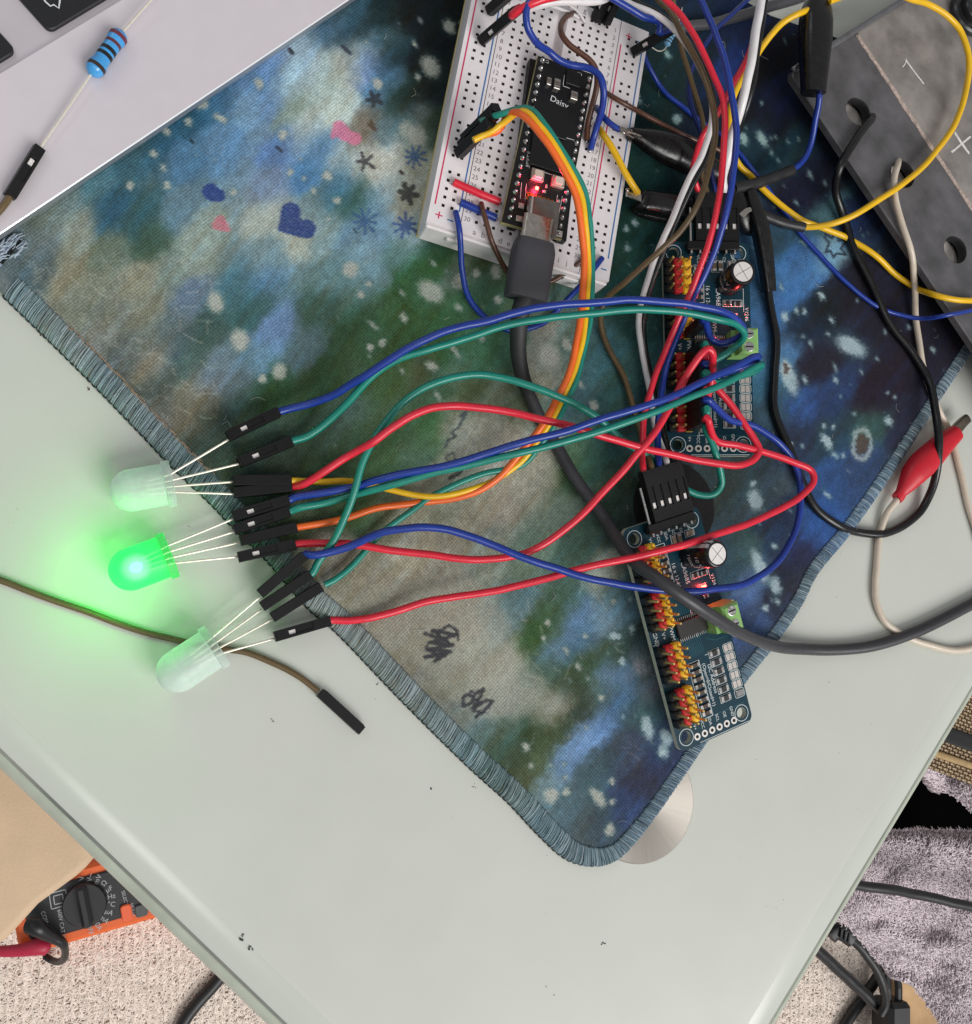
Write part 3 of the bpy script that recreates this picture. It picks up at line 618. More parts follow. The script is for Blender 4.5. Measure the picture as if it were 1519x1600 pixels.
tag(part('stitching', g, mat('hem_thread', (110, 130, 140), .8, spec=.2, vcol='print', var=.1, vscale=20), MAT, local=False, colors=cols, smooth=True), kind='stuff')
g = Geo(); rr = random.Random(31)
for i in range(420):
    ss = rr.uniform(s_torn, arc[-1] - 3); t = rr.uniform(-.12, 1.15); wdt = float(hem_w(np.array(ss))); b_ = np.array([np.interp(ss, arc, hem[:, 0]), np.interp(ss, arc, hem[:, 1])]) + np.array([np.interp(ss, arc, nin[:, 0]), np.interp(ss, arc, nin[:, 1])]) * wdt * t
    z = 3.4 if .1 < t < 1 else (3.1 if t >= 1 else .6); a = rr.uniform(0, 6.3); l = rr.uniform(.5, 1.6); d_ = np.array((math.cos(a), math.sin(a), 0)) * l
    p0 = np.array((*b_, z)); sweep(g, smooth_path([p0, p0 + d_ * .5 + (rr.uniform(-.2, .2), rr.uniform(-.2, .2), .35), p0 + d_ + (rr.uniform(-.3, .3), rr.uniform(-.3, .3), .25)], .5), .035, n=3)
tag(part('loose_fibre', g, mat('loose_thread_fibre', (150, 166, 170), .8), MAT, local=False), kind='stuff')
g = Geo(); rr = random.Random(77)
for i in range(120):
    x, y = rr.uniform(20, 1480), rr.uniform(30, 1300); c0 = P(x, y, 3.12)
    if not inside(inner, np.array([c0[0]]), np.array([c0[1]]))[0]: continue
    a = rr.uniform(0, 6.3); b_ = a + rr.uniform(-1.6, 1.6); l = rr.uniform(.4, 2.0)
    sweep(g, smooth_path([c0, c0 + np.array((math.cos(a), math.sin(a), .06)) * l, c0 + np.array((math.cos(a) + math.cos(b_), math.sin(a) + math.sin(b_), 0)) * l], .4), .045, n=3)
tag(part('lint', g, mat('pale_lint', (176, 178, 172), .9), MAT, local=False), kind='stuff')
# chain of lock loops along the very edge
g = Geo(); s = s_torn
while s < arc[-1] - 2:
    ss = np.linspace(s, s + 1.7, 5); bx = np.stack([np.interp(ss, arc, hem[:, 0]), np.interp(ss, arc, hem[:, 1])], -1); nx_ = np.stack([np.interp(ss, arc, nin[:, 0]), np.interp(ss, arc, nin[:, 1])], -1)
    sweep(g, np.c_[bx + nx_ * (np.array([.1, -.22, -.3, -.22, .1])[:, None]), [1.0, .8, .7, .8, 1.0]], .24, n=5); s += 1.75
tag(part('edge_thread', g, mat('dark_edge_thread', (34, 44, 48), .8, var=.3, vscale=8), MAT, local=False, smooth=True), kind='stuff')
# frayed tan line of stitches where the fabric meets the hem
g = Geo(); rr = random.Random(8); s = s_torn + 5
s = s_torn + 14
while s < s_torn + 62:
    t = rr.uniform(.98, 1.14); wdt = 4.9; pts = []
    for k in range(3):
        ss = s + k * rr.uniform(.5, 1.1); pts.append((np.interp(ss, arc, hem[:, 0]) + np.interp(ss, arc, nin[:, 0]) * (wdt * t + rr.uniform(-.2, .25)), np.interp(ss, arc, hem[:, 1]) + np.interp(ss, arc, nin[:, 1]) * (wdt * t + rr.uniform(-.2, .25)), 3.12 + rr.uniform(0, .25)))
    sweep(g, smooth_path(pts, .8), .07, n=4); s += rr.uniform(.25, .7)
tag(part('frayed_fibre', g, mat('tan_fibre', (164, 138, 112), .9), MAT, local=False), kind='stuff')
# the torn corner: white lining, a black slit and loose threads
g = Geo(); prism(g, [tuple(P(x, y, 3.1)[:2]) for x, y in ((-12, 396), (6, 384), (26, 372), (36, 374), (28, 388), (14, 398), (2, 416), (-14, 420))], 3.02, 3.16); part('torn_lining', g, mat('pale_lining', (150, 166, 182), .85, var=.2, vscale=14, bump=.3, bscale=40), MAT, local=False)
g = Geo(); rr = random.Random(4)
for i in range(34):
    a = np.array(P(rr.uniform(-6, 30), 0, 3)); x = rr.uniform(-8, 30); y = 396 - (x * .35) + rr.uniform(-16, 16)
    sweep(g, smooth_path([P(x, y, 3.2), P(x + rr.uniform(3, 9), y - rr.uniform(2, 8), 3.7 + rr.uniform(0, .6)), P(x + rr.uniform(8, 16), y - rr.uniform(5, 14), 3.3)], .8), rr.uniform(.1, .25), n=5)
tag(part('torn_thread', g, mat('white_lining_thread', (164, 176, 190), .7, var=.2, vscale=12), MAT, local=False), kind='stuff')
g = Geo(); sweep(g, smooth_path([P(2, 412, 3.3), P(10, 401, 3.4), P(20, 390, 3.4), P(33, 376, 3.3)], .8), [.3] + [.75] * 20 + [.2] if False else .42, .2, n=8)
part('tear', g, mat('tear_dark', (16, 18, 20), .9), MAT, local=False)

# ------------------------------------------------------------------ steel disc under the corner of the mat, and the black felt disc
dc = P(1000, 1252, 0); r_disc = np.linalg.norm(P(1080, 1243, 0) - P(1000, 1252, 0)) + .4
DISC = thing('steel_disc', "round brushed steel disc on the glass, half under the mat's bottom corner", 'metal disc', dc)
g = Geo(); lathe(g, [(0.02, r_disc - .2), (.25, r_disc), (.45, r_disc), (.6, r_disc - .18), (.6, .01)], n=72, axis='z')
def brushed():
    m = mat('brushed_steel', (186, 179, 170), .3, 1.0); nt = m.node_tree; N = nt.nodes; L = nt.links; b = N['Principled BSDF']; tc = N.new('ShaderNodeTexCoord')
    gr = N.new('ShaderNodeTexGradient'); gr.gradient_type = 'RADIAL'; L.new(tc.outputs['Object'], gr.inputs['Vector'])
    sx = N.new('ShaderNodeTexNoise'); sx.noise_dimensions = '1D'; sx.inputs['Scale'].default_value = 90; sx.inputs['Detail'].default_value = 4; L.new(gr.outputs['Fac'], sx.inputs['W'])
    mr = N.new('ShaderNodeMapRange'); mr.inputs['To Min'].default_value = .3; mr.inputs['To Max'].default_value = .36; L.new(sx.outputs['Fac'], mr.inputs['Value']); L.new(mr.outputs['Result'], b.inputs['Roughness'])
    b.inputs['Anisotropic'].default_value = .6; tg = N.new('ShaderNodeTangent'); tg.direction_type = 'RADIAL'; tg.axis = 'Z'; L.new(tg.outputs['Tangent'], b.inputs['Tangent'])
    return m
part('disc_face', g, brushed(), DISC, smooth=True, auto=30)
fd = P(1052, 792, 3.3); g = Geo(); lathe(g, [(0, 12.4), (.2, 12.8), (1.2, 12.8), (1.5, 12.5), (1.5, .01)], n=48, axis='z')
FELT = thing('felt_pad', "round black felt pad under the wire plugs of the lower blue board", 'pad', fd)
part('pad_face', g, mat('black_felt', (17, 14, 15), .95, var=.4, vscale=12), FELT, smooth=True, auto=30)

# ------------------------------------------------------------------ laptop
LZ = 9.0
a0, a1 = P(0, 366, LZ), P(545, 0, LZ); e = unit(a1 - a0); nin_l = np.array([-e[1], e[0], 0])
LM = frame(a0, e); LM[2, 3] = 0
LAP = thing('laptop', 'silver laptop corner with black keys lying across the top left of the mat', 'laptop', LM)
ALU = mat('silver_aluminium', (214, 206, 211), .45, .12, var=.015, vscale=2, bump=.06, bscale=140)
ALU2 = mat('laptop_side_aluminium', (176, 178, 184), .35, .7, var=.03, vscale=2)
w0, w1 = to_local(LM, P(0, 118, LZ)), to_local(LM, P(186, 0, LZ)); yw = (w0[1] + w1[1]) / 2
g = Geo(); x0, x1 = -80, 300
V = [(x0, .28, LZ), (x1, .28, LZ), (x1, yw, LZ), (x0, yw, LZ), (x0, 0, LZ - .22), (x1, 0, LZ - .22), (x0, -.1, LZ - 2.0), (x1, -.1, LZ - 2.0), (x0, .3, LZ - 3.4), (x1, .3, LZ - 3.4), (x0, 2.2, LZ - 4.6), (x1, 2.2, LZ - 4.6), (x0, 8, LZ - 5.6), (x1, 8, LZ - 5.6),
     (x0, 200, LZ - 5.6), (x1, 200, LZ - 5.6)]
F = [(0, 1, 2, 3), (4, 5, 1, 0), (6, 7, 5, 4), (8, 9, 7, 6), (10, 11, 9, 8), (12, 13, 11, 10), (14, 15, 13, 12)]
g.add(V, F); g.m = [0, 2, 1, 1, 1, 1, 1]
part('palm_rest', g, [ALU, ALU2, mat('chamfered_edge', (240, 242, 246), .2, .25)], LAP)
g = Geo(); g.add([(x0, yw, LZ), (x1, yw, LZ), (x1, yw + 1.6, LZ - 1.0), (x0, yw + 1.6, LZ - 1.0), (x1, 200, LZ - 1.0), (x0, 200, LZ - 1.0)], [(0, 1, 2, 3), (3, 2, 4, 5)])
part('keyboard_well', g, ALU, LAP, smooth=True)
KEY = mat('black_keycap', (24, 24, 27), .5, var=.15, vscale=4, bump=.08, bscale=80)
k1 = to_local(LM, P(79, 44, LZ + .2)); k2 = to_local(LM, P(19, 79, LZ + .2))
g = Geo(); prism(g, rrect(0, 0, 26, 15.5, 1.7), LZ - 1, LZ + .25, ch=.25); 
kk = part('key', g, KEY, LAP, M=LM @ tr(k1[0] - .8, k1[1] - .5, 0)); kk['label'] = 'black key with an outlined arrow'
g = Geo(); prism(g, rrect(-16, 0, 0, 15.5, 1.7), LZ - 1, LZ + .25, ch=.25); part('key', g, KEY, LAP, M=LM @ tr(k2[0] + .8, k2[1] - .5, 0))
g = Geo(); ap = [(58, -20), (66, -6), (71, 2.5), (79, 9.5), (84, 7.2), (92, 12.8), (93.5, 2), (95.5, -14)]
sweep(g, np.array([P(x, y, LZ + .3) for x, y in ap]), .22, .04, n=6)
part('arrow_legend', g, WHITEINK, kk, local=False)

# ------------------------------------------------------------------ jumper plugs and wires
xs, ys = [0, .5, 3.3, 5.3, 9.6, 13.4, 14.0], [-1.27, -.72, .72, 1.27]
H = [[1.1, 1.15, 1.1], [1.27, 1.27, 1.27], [1.27, .35, 1.27], [1.27, .95, 1.27], [1.27, 1.27, 1.27], [1.15, 1.2, 1.15]]
_hg = Geo(); hfield(_hg, xs, ys, H, -1.27); HOUSE_ME = mesh(_hg, BLACK, 'housing')
bv = bmesh.new(); bv.from_mesh(HOUSE_ME); bmesh.ops.remove_doubles(bv, verts=bv.verts, dist=1e-5); bv.to_mesh(HOUSE_ME); bv.free()
_hg = Geo(); hfield(_hg, [0, 14], [-1.27, 1.27], [[1.27]], -1.27); 
_hg = Geo(); box(_hg, (7, 0, 0), (14, 2.54, 2.54), ch=.12); HOUSE_PLAIN = mesh(_hg, BLACK, 'housing')
_hg = Geo(); box(_hg, (4.3, 0, .45), (1.7, 1.1, .5), ch=.08); box(_hg, (4.3, .3, .72), (1.2, .3, .12)); CONTACT_ME = mesh(_hg, mat('bright_contact_tin', (240, 234, 230), .3, .25, var=.08, vscale=20), 'contact')
def add_housing(root, M, contact=True, plain=False):
    o = bpy.data.objects.new('housing', HOUSE_PLAIN if plain else HOUSE_ME); put(o, root, M)
    if contact and not plain: put(bpy.data.objects.new('contact', CONTACT_ME), o, M)
    return o
def wire_thing(label, colour, pts, r=.75, group='jumper wires', name='jumper_wire', cat='wire', mats=None, start=None, n=9, pname='insulation', world=None):
    path = smooth_path([P(*p) if len(p) == 3 and not isinstance(p, np.ndarray) else np.asarray(p) for p in pts], 1.3)
    root = thing(name, label, cat, path[len(path) // 2] * [1, 1, 0], group)
    g = Geo(); sweep(g, path, r, n=n); part(pname, g, mats or WIRE[colour], root, local=False, smooth=True, auto=50)
    return root
def plug(root, front, back, zf, zb, contact=True, plain=False, roll=0):
    """housing lying between two spots of the photograph: front takes the pin, back the wire"""
    a, b = P(*front, zf), P(*back, zb); M = frame(a, b - a) @ rotm('x', roll)
    k = np.linalg.norm(b - a) / 14.0
    Ms = M.copy()
    return add_housing(root, Ms, contact, plain), a, b

UPM = pose([[0.9437130266803105, -0.2218826742753613, -0.24530348984533715], [0.19681900843863626, 0.9727349846480812, -0.12267407044249116], [0.2658345372428487, 0.06748872867458063, 0.9616534044606556]], [70.5843914358131, -120.91730107233785, 2.9747552346315302 + 1.6])
LOM = pose([[0.8713219753332089, -0.48412840386569517, 0.08011057278467815], [0.4893606893136195, 0.8693716688122363, -0.06869510332714145], [-0.03638861162416177, 0.09905851824594276, 0.9944160492002249]], [85.46532014050926, -201.83553731327757, 8.409968778703739])
def at(M, x, y, z): return M[:3, :3] @ np.array((x, y, z), float) + M[:3, 3]

def upright(root, y):
    """plug standing on one of the upper board's three-row pins"""
    M = UPM @ tr(6.35, y, 2.3) @ np.array([[0, 0, 1, 0], [0, 1, 0, 0], [-1, 0, 0, 0], [0, 0, 0, 1]], float) 
    M = UPM @ frame((6.35, y, 2.3), (0, 0, 1), (1, 0, 0))
    add_housing(root, M, True); return at(UPM, 6.35, y, 16.4)

# --- wires of the three lamps
LEDW = 'jumper wires from the lamps to the upper board'
def led_wire(label, colour, front, back, zf, zb, pts, y=None, contact=True, plain=False, roll=0, r=.98):
    pa = [P(*back, zb)] 
    a, b = P(*front, zf), P(*back, zb); b = a + unit(b - a) * 14.0
    path = [b - unit(b - a) * 1.5, b + unit(b - a) * .5] + [P(*p) for p in pts]
    if y is not None:
        top = at(UPM, 6.35, y, 16.0); up = UPM[:3, 2]
        path += [at(UPM, 6.35, y, 18.2), top]
    sp = smooth_path(path, 1.3)
    root = thing('jumper_wire', label, 'wire', sp[len(sp) // 2] * [1, 1, 0], LEDW)
    g = Geo(); sweep(g, sp, r, n=10); part('insulation', g, WIRE[colour], root, local=False, smooth=True, auto=50)
    add_housing(root, frame(a, b - a) @ rotm('x', roll), contact, plain)
    if y is not None: upright(root, y)
    return root

led_wire('blue jumper wire arching highest from the top lamp plug to the upper circuit board', 'blue', (356, 682), (437, 643), 7.5, 6.5,
    [(481, 631, 8), (522, 618, 11), (560, 594, 16), (600, 566, 20), (651, 538, 24), (706, 515, 27), (761, 500, 29), (816, 487, 31), (872, 477, 32), (960, 470, 33), (1031, 471, 33), (1079, 475, 33), (1126, 487, 32), (1150, 499, 30), (1161, 511, 28), (1160, 521, 25), (1146, 531, 22), (1129, 537, 20), (1112, 530, 19.5)], y=34.8)
led_wire('teal jumper wire running right below the highest blue wire to the upper circuit board', 'teal', (373.5, 723), (458, 689), 6, 5.5,
    [(481, 682, 6), (509, 661, 8), (544, 627, 12), (575, 594, 16), (623, 562, 20), (678, 543, 23), (734, 525.5, 25), (789, 510, 27), (844, 499, 29), (899, 491, 30), (960, 486, 31), (1031, 485, 31), (1079, 489, 31), (1126, 499, 31), (1152, 509, 29), (1164, 524, 27), (1156, 537, 24), (1136, 551, 22), (1122, 559, 21), (1110, 564, 20.5)], y=28.1)
led_wire("red jumper wire of the top lamp, its bend at the upper board's bottom right corner", 'red', (365.6, 770), (453, 761), 4.6, 5.2,
    [(472, 757, 7), (494, 745, 9), (522, 728, 11), (550, 710, 13), (581, 692, 16), (610, 670, 18), (640, 650, 20), (668, 639, 21), (700, 635, 22), (734, 636, 22.5), (789, 643, 23), (844, 654, 24), (899, 668, 24), (960, 688, 23), (1007, 700, 22), (1055, 711, 21), (1102, 722, 20), (1138, 727, 19), (1162, 725, 18.5), (1180, 716, 18), (1187, 702, 18), (1179, 685, 18), (1162, 660, 18.5), (1141, 632, 19), (1124, 612, 19.5), (1110, 594, 20)], y=25.5, plain=True)
led_wire('blue jumper wire of the lit green lamp, straight diagonal above its teal neighbour', 'blue', (364, 807.5), (453, 781), 5, 5.5,
    [(462, 777, 6), (505, 769, 8), (550, 760.5, 10), (595, 749, 13), (651, 737, 16), (706, 724, 19), (761, 709, 22), (816, 692, 25), (872, 676, 27), (915, 663, 28), (960, 650, 29), (1007, 634, 30), (1055, 616.5, 30), (1102, 596, 30), (1150, 571, 29), (1176, 558, 28), (1185, 558, 26.5), (1178, 566, 24), (1150, 577, 21), (1118, 586, 19)], y=23.0)
led_wire('teal jumper wire of the lit green lamp, straight diagonal just below its blue neighbour', 'teal', (365.6, 828), (455, 798), 4.5, 5.2,
    [(466, 794, 6), (509, 786, 7), (550, 774, 9), (595, 761.5, 12), (678, 739, 17), (720, 730, 19), (761, 719.5, 21), (816, 706, 24), (872, 693, 26), (915, 681, 27), (960, 666, 28), (1031, 640, 29), (1079, 621, 29), (1126, 602, 29), (1162, 583, 28), (1184, 571.5, 27), (1190, 571, 25), (1180, 580, 23), (1150, 590, 20), (1120, 597, 18)], y=20.4)
led_wire("red wire of the lit lamp with a tall narrow hairpin over the upper board", 'red', (372, 871), (462.5, 850.6), 4.4, 5,
    [(490, 849, 5.5), (550, 851, 7), (600, 857, 8), (660, 866, 9), (720, 873, 10), (770, 873, 11), (820, 864, 13), (860, 845, 15), (900, 812, 17), (940, 771, 19), (970, 740, 20.5), (995, 710, 22), (1015, 687, 23), (1038, 650, 24.5), (1062, 609, 26), (1079, 577, 28), (1096, 552, 30), (1106, 544, 30.5), (1113, 551, 30), (1113.5, 570, 27), (1112, 592, 23), (1107, 618, 21), (1101, 630, 20.5)], y=15.7)
led_wire("blue wire of the bottom lamp sweeping in a wide loop around the lower board", 'blue', (406, 928), (473, 870), 5.5, 7,
    [(487, 868, 8), (520, 862, 9), (560, 848, 11), (600, 831, 14), (645, 824, 16), (690, 827, 17), (740, 840, 17), (800, 863, 17), (860, 886, 17), (920, 904, 17.5), (1000, 917, 18.5), (1060, 925, 19), (1120, 920.5, 18), (1170, 909, 16), (1208, 884, 14), (1234, 851, 12), (1247, 815, 11), (1251, 770, 11), (1243, 730, 12), (1220, 695, 14), (1180, 666, 17), (1140, 656, 19)], y=13.2, plain=True, roll=90)
led_wire("teal wire of the bottom lamp climbing in a tall arch behind a red wire", 'teal', (409, 948), (489, 895), 4, 5.5,
    [(497, 879, 6), (522, 845, 8), (540, 802, 10), (554, 767, 12), (570, 717, 14), (587, 681, 15), (612, 648, 16), (645, 618, 18), (684, 596, 20), (734, 586, 21), (775, 589, 21.5), (816, 598, 22), (872, 620, 22), (927, 648, 21), (960, 676, 19), (979, 692, 17), (1005, 709, 15), (1034, 734, 13), (1065, 760, 12), (1093, 774, 12), (1114, 773, 13), (1127, 758, 14), (1127, 737, 16), (1120, 713, 18), (1111, 688, 19), (1102, 671, 19.3)], y=10.6, plain=True, roll=90)
led_wire("lowest long red wire, from the bottom lamp, turning back in a pointed bend at right", 'red', (429, 995), (522, 968), 3, 3,
    [(545, 970, 3.6), (580, 966, 4.6), (620, 954, 5.5), (660, 941, 6.5), (720, 932, 8), (780, 922, 10), (840, 907, 13), (890, 893, 16), (950, 880, 19), (1010, 866, 21), (1070, 851, 21), (1130, 832, 20), (1180, 813, 18), (1221, 795, 16.5), (1254, 773, 15), (1272, 751, 14.5), (1268, 735, 14.5), (1242, 722, 15), (1192, 707, 17), (1150, 695, 18.5), (1120, 688.5, 19)], y=8.1)

# --- three-way ribbon: orange, yellow, green
RIB = thing('ribbon_cable', 'orange, yellow and green ribbon cable from the breadboard to one plug of each lamp', 'ribbon cable', P(905, 480, 0))
ro = [(757, 211, 23), (768, 208, 23.5), (779, 204, 24), (786, 193, 25.5), (792, 181, 28), (806, 175, 31), (826, 187, 33), (848, 213, 34), (865, 238.5, 34), (882, 268, 33.5), (898, 304, 32), (907.5, 347, 30), (913, 395, 27), (912, 440, 25), (908, 480, 23.5), (903, 520, 22), (897, 557, 20.5), (888, 587, 19.5), (877, 612, 18.5), (852, 656, 16.5), (830, 687, 14.5), (803, 720, 12), (775, 750, 10)]
P_ro = np.array([P(*p) for p in ro])
t_ = np.gradient(smooth_path(P_ro, 1.3), axis=0)
oran = ro + [(747, 768, 8.5), (706, 779.5, 7), (651, 786, 6), (595, 792, 5.5), (550, 807, 5), (509, 817, 4.8), (474, 822.5, 4.4), (464, 824, 4.2)]
sp = smooth_path([P(*p) for p in oran], 1.2)
def ribbon_side(path, off, zl=0.0):
    T = np.gradient(path, axis=0); T /= np.linalg.norm(T, axis=1)[:, None]
    view = unit(CAMP - path.mean(0)); s_ = np.cross(T, np.array((.25, -.1, .96))); s_ /= np.linalg.norm(s_, axis=1)[:, None]
    return path + s_ * off
k_split = int(np.argmin(np.linalg.norm(sp - P(800, 722, 12), axis=1))); k_start = int(np.argmin(np.linalg.norm(sp - P(788, 188, 26), axis=1)))
for nm, colr_, off, r0, tail, head in (('strand', 'orange', 0.0, .8, None, None),
        ('strand', 'yellow', -1.5, .72, [(762, 757, 9), (720, 770, 8), (684, 775, 7.5), (651, 773.5, 7), (595, 761, 6.5), (550, 753.5, 6), (503, 753, 5.5), (465, 751, 5.6), (452, 750.5, 5.6)], [(740, 219, 24), (752, 213, 24.5), (770, 204, 26), (782, 194, 27)]),
        ('strand', 'teal', -2.9, .72, [(761, 739, 10), (720, 754, 8.5), (678, 773, 7), (642, 800, 6), (600, 829, 5.5), (550, 884, 5), (520, 908, 5), (507, 914, 4.8)], [(750, 191, 24.5), (762, 185, 25.5), (780, 179, 28)])):
    base = ribbon_side(sp, off)
    if tail: 
        mid = base[k_start + 6:k_split]; pth = smooth_path([P(*p) for p in head] + [m for m in mid[::6]] + [P(*p) for p in tail], 1.2)
    else: pth = sp
    g = Geo(); sweep(g, pth, r0 + .1, n=10); o = part('strand', g, WIRE[colr_], RIB, local=False, smooth=True, auto=50); o['label'] = {'teal': 'green', 'orange': 'orange', 'yellow': 'yellow'}[colr_] + ' strand of the ribbon'
for fr, bk, zf, zb, pl_, roll in (((375, 845), (467, 823), 3.6, 4.4, True, 0), ((364, 751), (456, 750), 5.4, 5.6, True, 0), ((425, 965), (509, 912), 3, 4.6, True, 0)):
    a, b = P(*fr, zf), P(*bk, zb); add_housing(RIB, frame(a, b - a) @ rotm('x', roll), False, pl_)
# the three-way plug standing in the breadboard's left rail
for i in range(3):
    fa = P(716 + i * 5.0, 241 - i * 11.5, 14.2); d = unit(P(727 + i * 5.0, 219 - i * 11, 28) - fa); d = unit(np.array((.28, .26, .92)))
    add_housing(RIB, frame(fa, d, (-.8, -.5, .2)), False, i != 1)

# ------------------------------------------------------------------ the three lamps
def led_materials(kind, L_die=6.0):
    nm = 'frosted_resin_' + kind; m = bpy.data.materials.new(nm); m.use_nodes = True; nt = m.node_tree; N = nt.nodes; L = nt.links
    b = N['Principled BSDF']; out = N['Material Output']; tp = N.new('ShaderNodeBsdfTransparent'); mx = N.new('ShaderNodeMixShader'); fr = N.new('ShaderNodeLayerWeight'); fr.inputs['Blend'].default_value = .35
    tl = N.new('ShaderNodeBsdfTranslucent'); m2 = N.new('ShaderNodeMixShader')
    tc = N.new('ShaderNodeTexCoord'); nz = N.new('ShaderNodeTexNoise'); nz.inputs['Scale'].default_value = 7; L.new(tc.outputs['Object'], nz.inputs['Vector'])
    col = (.84, .91, .88, 1) if not kind.startswith('lit') else (.02, .55, .1, 1)
    b.inputs['Base Color'].default_value = col; b.inputs['Roughness'].default_value = .38; tl.inputs['Color'].default_value = col; tp.inputs['Color'].default_value = (.93, .98, .95, 1)
    L.new(b.outputs[0], m2.inputs[1]); L.new(tl.outputs[0], m2.inputs[2]); m2.inputs[0].default_value = .35
    mr = N.new('ShaderNodeMapRange'); bs = 'base' in kind; mr.inputs['To Min'].default_value = .26 if bs else .55; mr.inputs['To Max'].default_value = .75 if bs else .92; L.new(fr.outputs['Facing'], mr.inputs['Value'])
    ad = N.new('ShaderNodeMath'); ad.operation = 'MULTIPLY_ADD'; ad.inputs[1].default_value = .16; L.new(nz.outputs['Fac'], ad.inputs[0]); L.new(mr.outputs['Result'], ad.inputs[2])
    L.new(ad.outputs[0], mx.inputs[0]); L.new(tp.outputs[0], mx.inputs[1]); L.new(m2.outputs[0], mx.inputs[2]); L.new(mx.outputs[0], out.inputs['Surface'])
    if kind.startswith('lit'):
        b.inputs['Emission Color'].default_value = (.045, .95, .16, 1); b.inputs['Emission Strength'].default_value = 1.0 if kind == 'lit' else .55
        if kind == 'lit':      # the resin glows most over the die
            sp_ = N.new('ShaderNodeVectorMath'); sp_.operation = 'MULTIPLY_ADD'; sp_.inputs[1].default_value = (.85, 1.0, .45); sp_.inputs[2].default_value = (-.85 * L_die * S, .02, 0); L.new(tc.outputs['Object'], sp_.inputs[0])
            ln_ = N.new('ShaderNodeVectorMath'); ln_.operation = 'LENGTH'; L.new(sp_.outputs[0], ln_.inputs[0])
            cr = N.new('ShaderNodeValToRGB'); cr.color_ramp.interpolation = 'EASE'; e = cr.color_ramp.elements; e[0].position = .24; e[0].color = (.62, 1.0, .95, 1); e[1].position = .40; e[1].color = (.05, .95, .24, 1)
            k_ = e.new(.9); k_.color = (.035, .88, .12, 1); L.new(ln_.outputs['Value'], cr.inputs['Fac']); L.new(cr.outputs['Color'], b.inputs['Emission Color'])
    return m
def lamp(label, tip, base, z0, z1, leads, kind):
    a, b = P(*tip, z0), P(*base, z1); L_ = np.linalg.norm(b - a); M = frame(a, b - a)
    root = thing('light_emitting_diode', label, 'LED', M, 'three round diode lamps on the glass')
    prof_ = [(.02, .25)] + [(5 - 5 * math.cos(t), 5 * math.sin(t)) for t in np.linspace(.12, math.pi / 2, 9)] + [(L_ - 1.9, 5.0)]
    g = Geo(); lathe(g, prof_, n=40, mi=0); o = part('lens', g, led_materials('lit' if kind == 'lit' else 'clear', L_ * .43), root, smooth=True, auto=60)
    g = Geo(); lathe(g, [(L_ - 1.95, 5.02), (L_ - 1.8, 5.55), (L_ - .3, 5.6), (L_, 5.4), (L_, .02)], n=40); part('flange', g, led_materials('litbase' if kind == 'lit' else 'base'), root, smooth=True, auto=40)
    g = Geo(); box(g, (L_ * .48, -.4, .1), (1.6, 1.5, 1.5), ch=.2); part('cup', g, SILVER, root)
    for i, (hx, hy, hz, mid) in enumerate(leads):
        off = (i - 1.5) * 1.27
        s_ = at(M, L_ * .52, off * .7, -.2); k_ = at(M, L_ - .4, off * -1.15, .3 * (i % 2)); e_ = at(M, L_ + 1.5, off * -1.15, .3 * (i % 2))
        k2 = at(M, L_ - .2, off * -1.15, .2 * (i % 2)); h_ = P(hx, hy, hz); bend = unit(h_ - k2) * 1.2
        pts = [at(M, L_ * .55, -off * .8, 0), at(M, L_ - 2.5, -off, .1), k2, k2 + bend * 1.2, (k2 + h_) / 2 + (0, 0, .15 * (i - 1.5)), h_]
        g = Geo(); sweep(g, smooth_path(pts, 1.0), .29, n=6, sq=3); part('lead', g, LEADM, root, local=False, smooth=True)
    if kind == 'lit':
        g = Geo(); 
        Mc = M @ tr(L_ * .43, -.1, 1.2)
        lathe(g, [(-1.5 * math.cos(t), 1.25 * math.sin(t) + .001) for t in np.linspace(0, math.pi, 9)], Mc if False else tr(L_ * .43, -.1, 1.4), n=16)
        part('glowing_die', g, mat('glowing_die', (90, 220, 255), .4, emit=(110, 225, 250), estr=4.5), root, smooth=True)
        for nm, x_, y_, z_, pw, rad in (('diode_glow', 3.0, 0, 1.0, 62, .3), ('diode_glow', -1.0, 0, 10.0, 120, .6)):
            l = bpy.data.lights.new(nm, 'POINT'); l.energy = pw; l.color = (.0, 1.0, .03); l.shadow_soft_size = rad
            lo = bpy.data.objects.new(nm, l); put(lo, root, M @ tr(x_, y_, z_))
    return root
lamp('upper unlit frosted diode lamp beside the mat edge, tinged green', (172, 772), (270, 755), 5.2, 5.4,
     [(357, 687, 7.5, (316, 711, 7)), (373, 725, 6, (324, 737, 6)), (364, 753, 5.4, (318, 758, 5.4)), (366, 772, 4.6, (318, 773, 4.8))], 'clear')
lamp('lit diode lamp glowing bright green between the two white ones', (171, 902), (268, 866), 5.2, 5.6,
     [(364, 811, 5, (320, 834, 5.2)), (365.6, 831, 4.5, (320, 847, 4.8)), (373, 848, 3.6, (322, 861, 4.2)), (371, 870, 4.4, (328, 876, 4.2))], 'lit')
lamp('lowest unlit frosted diode lamp lying over the loose brown wire', (249, 1068), (340, 1008), 5.2, 5.4,
     [(407, 932, 5.5, (374, 963, 5.2)), (409, 952, 4, (376, 978, 4.6)), (425, 968, 3, (385, 992, 4)), (428, 998, 3, (388, 1012, 3.6))], 'clear')
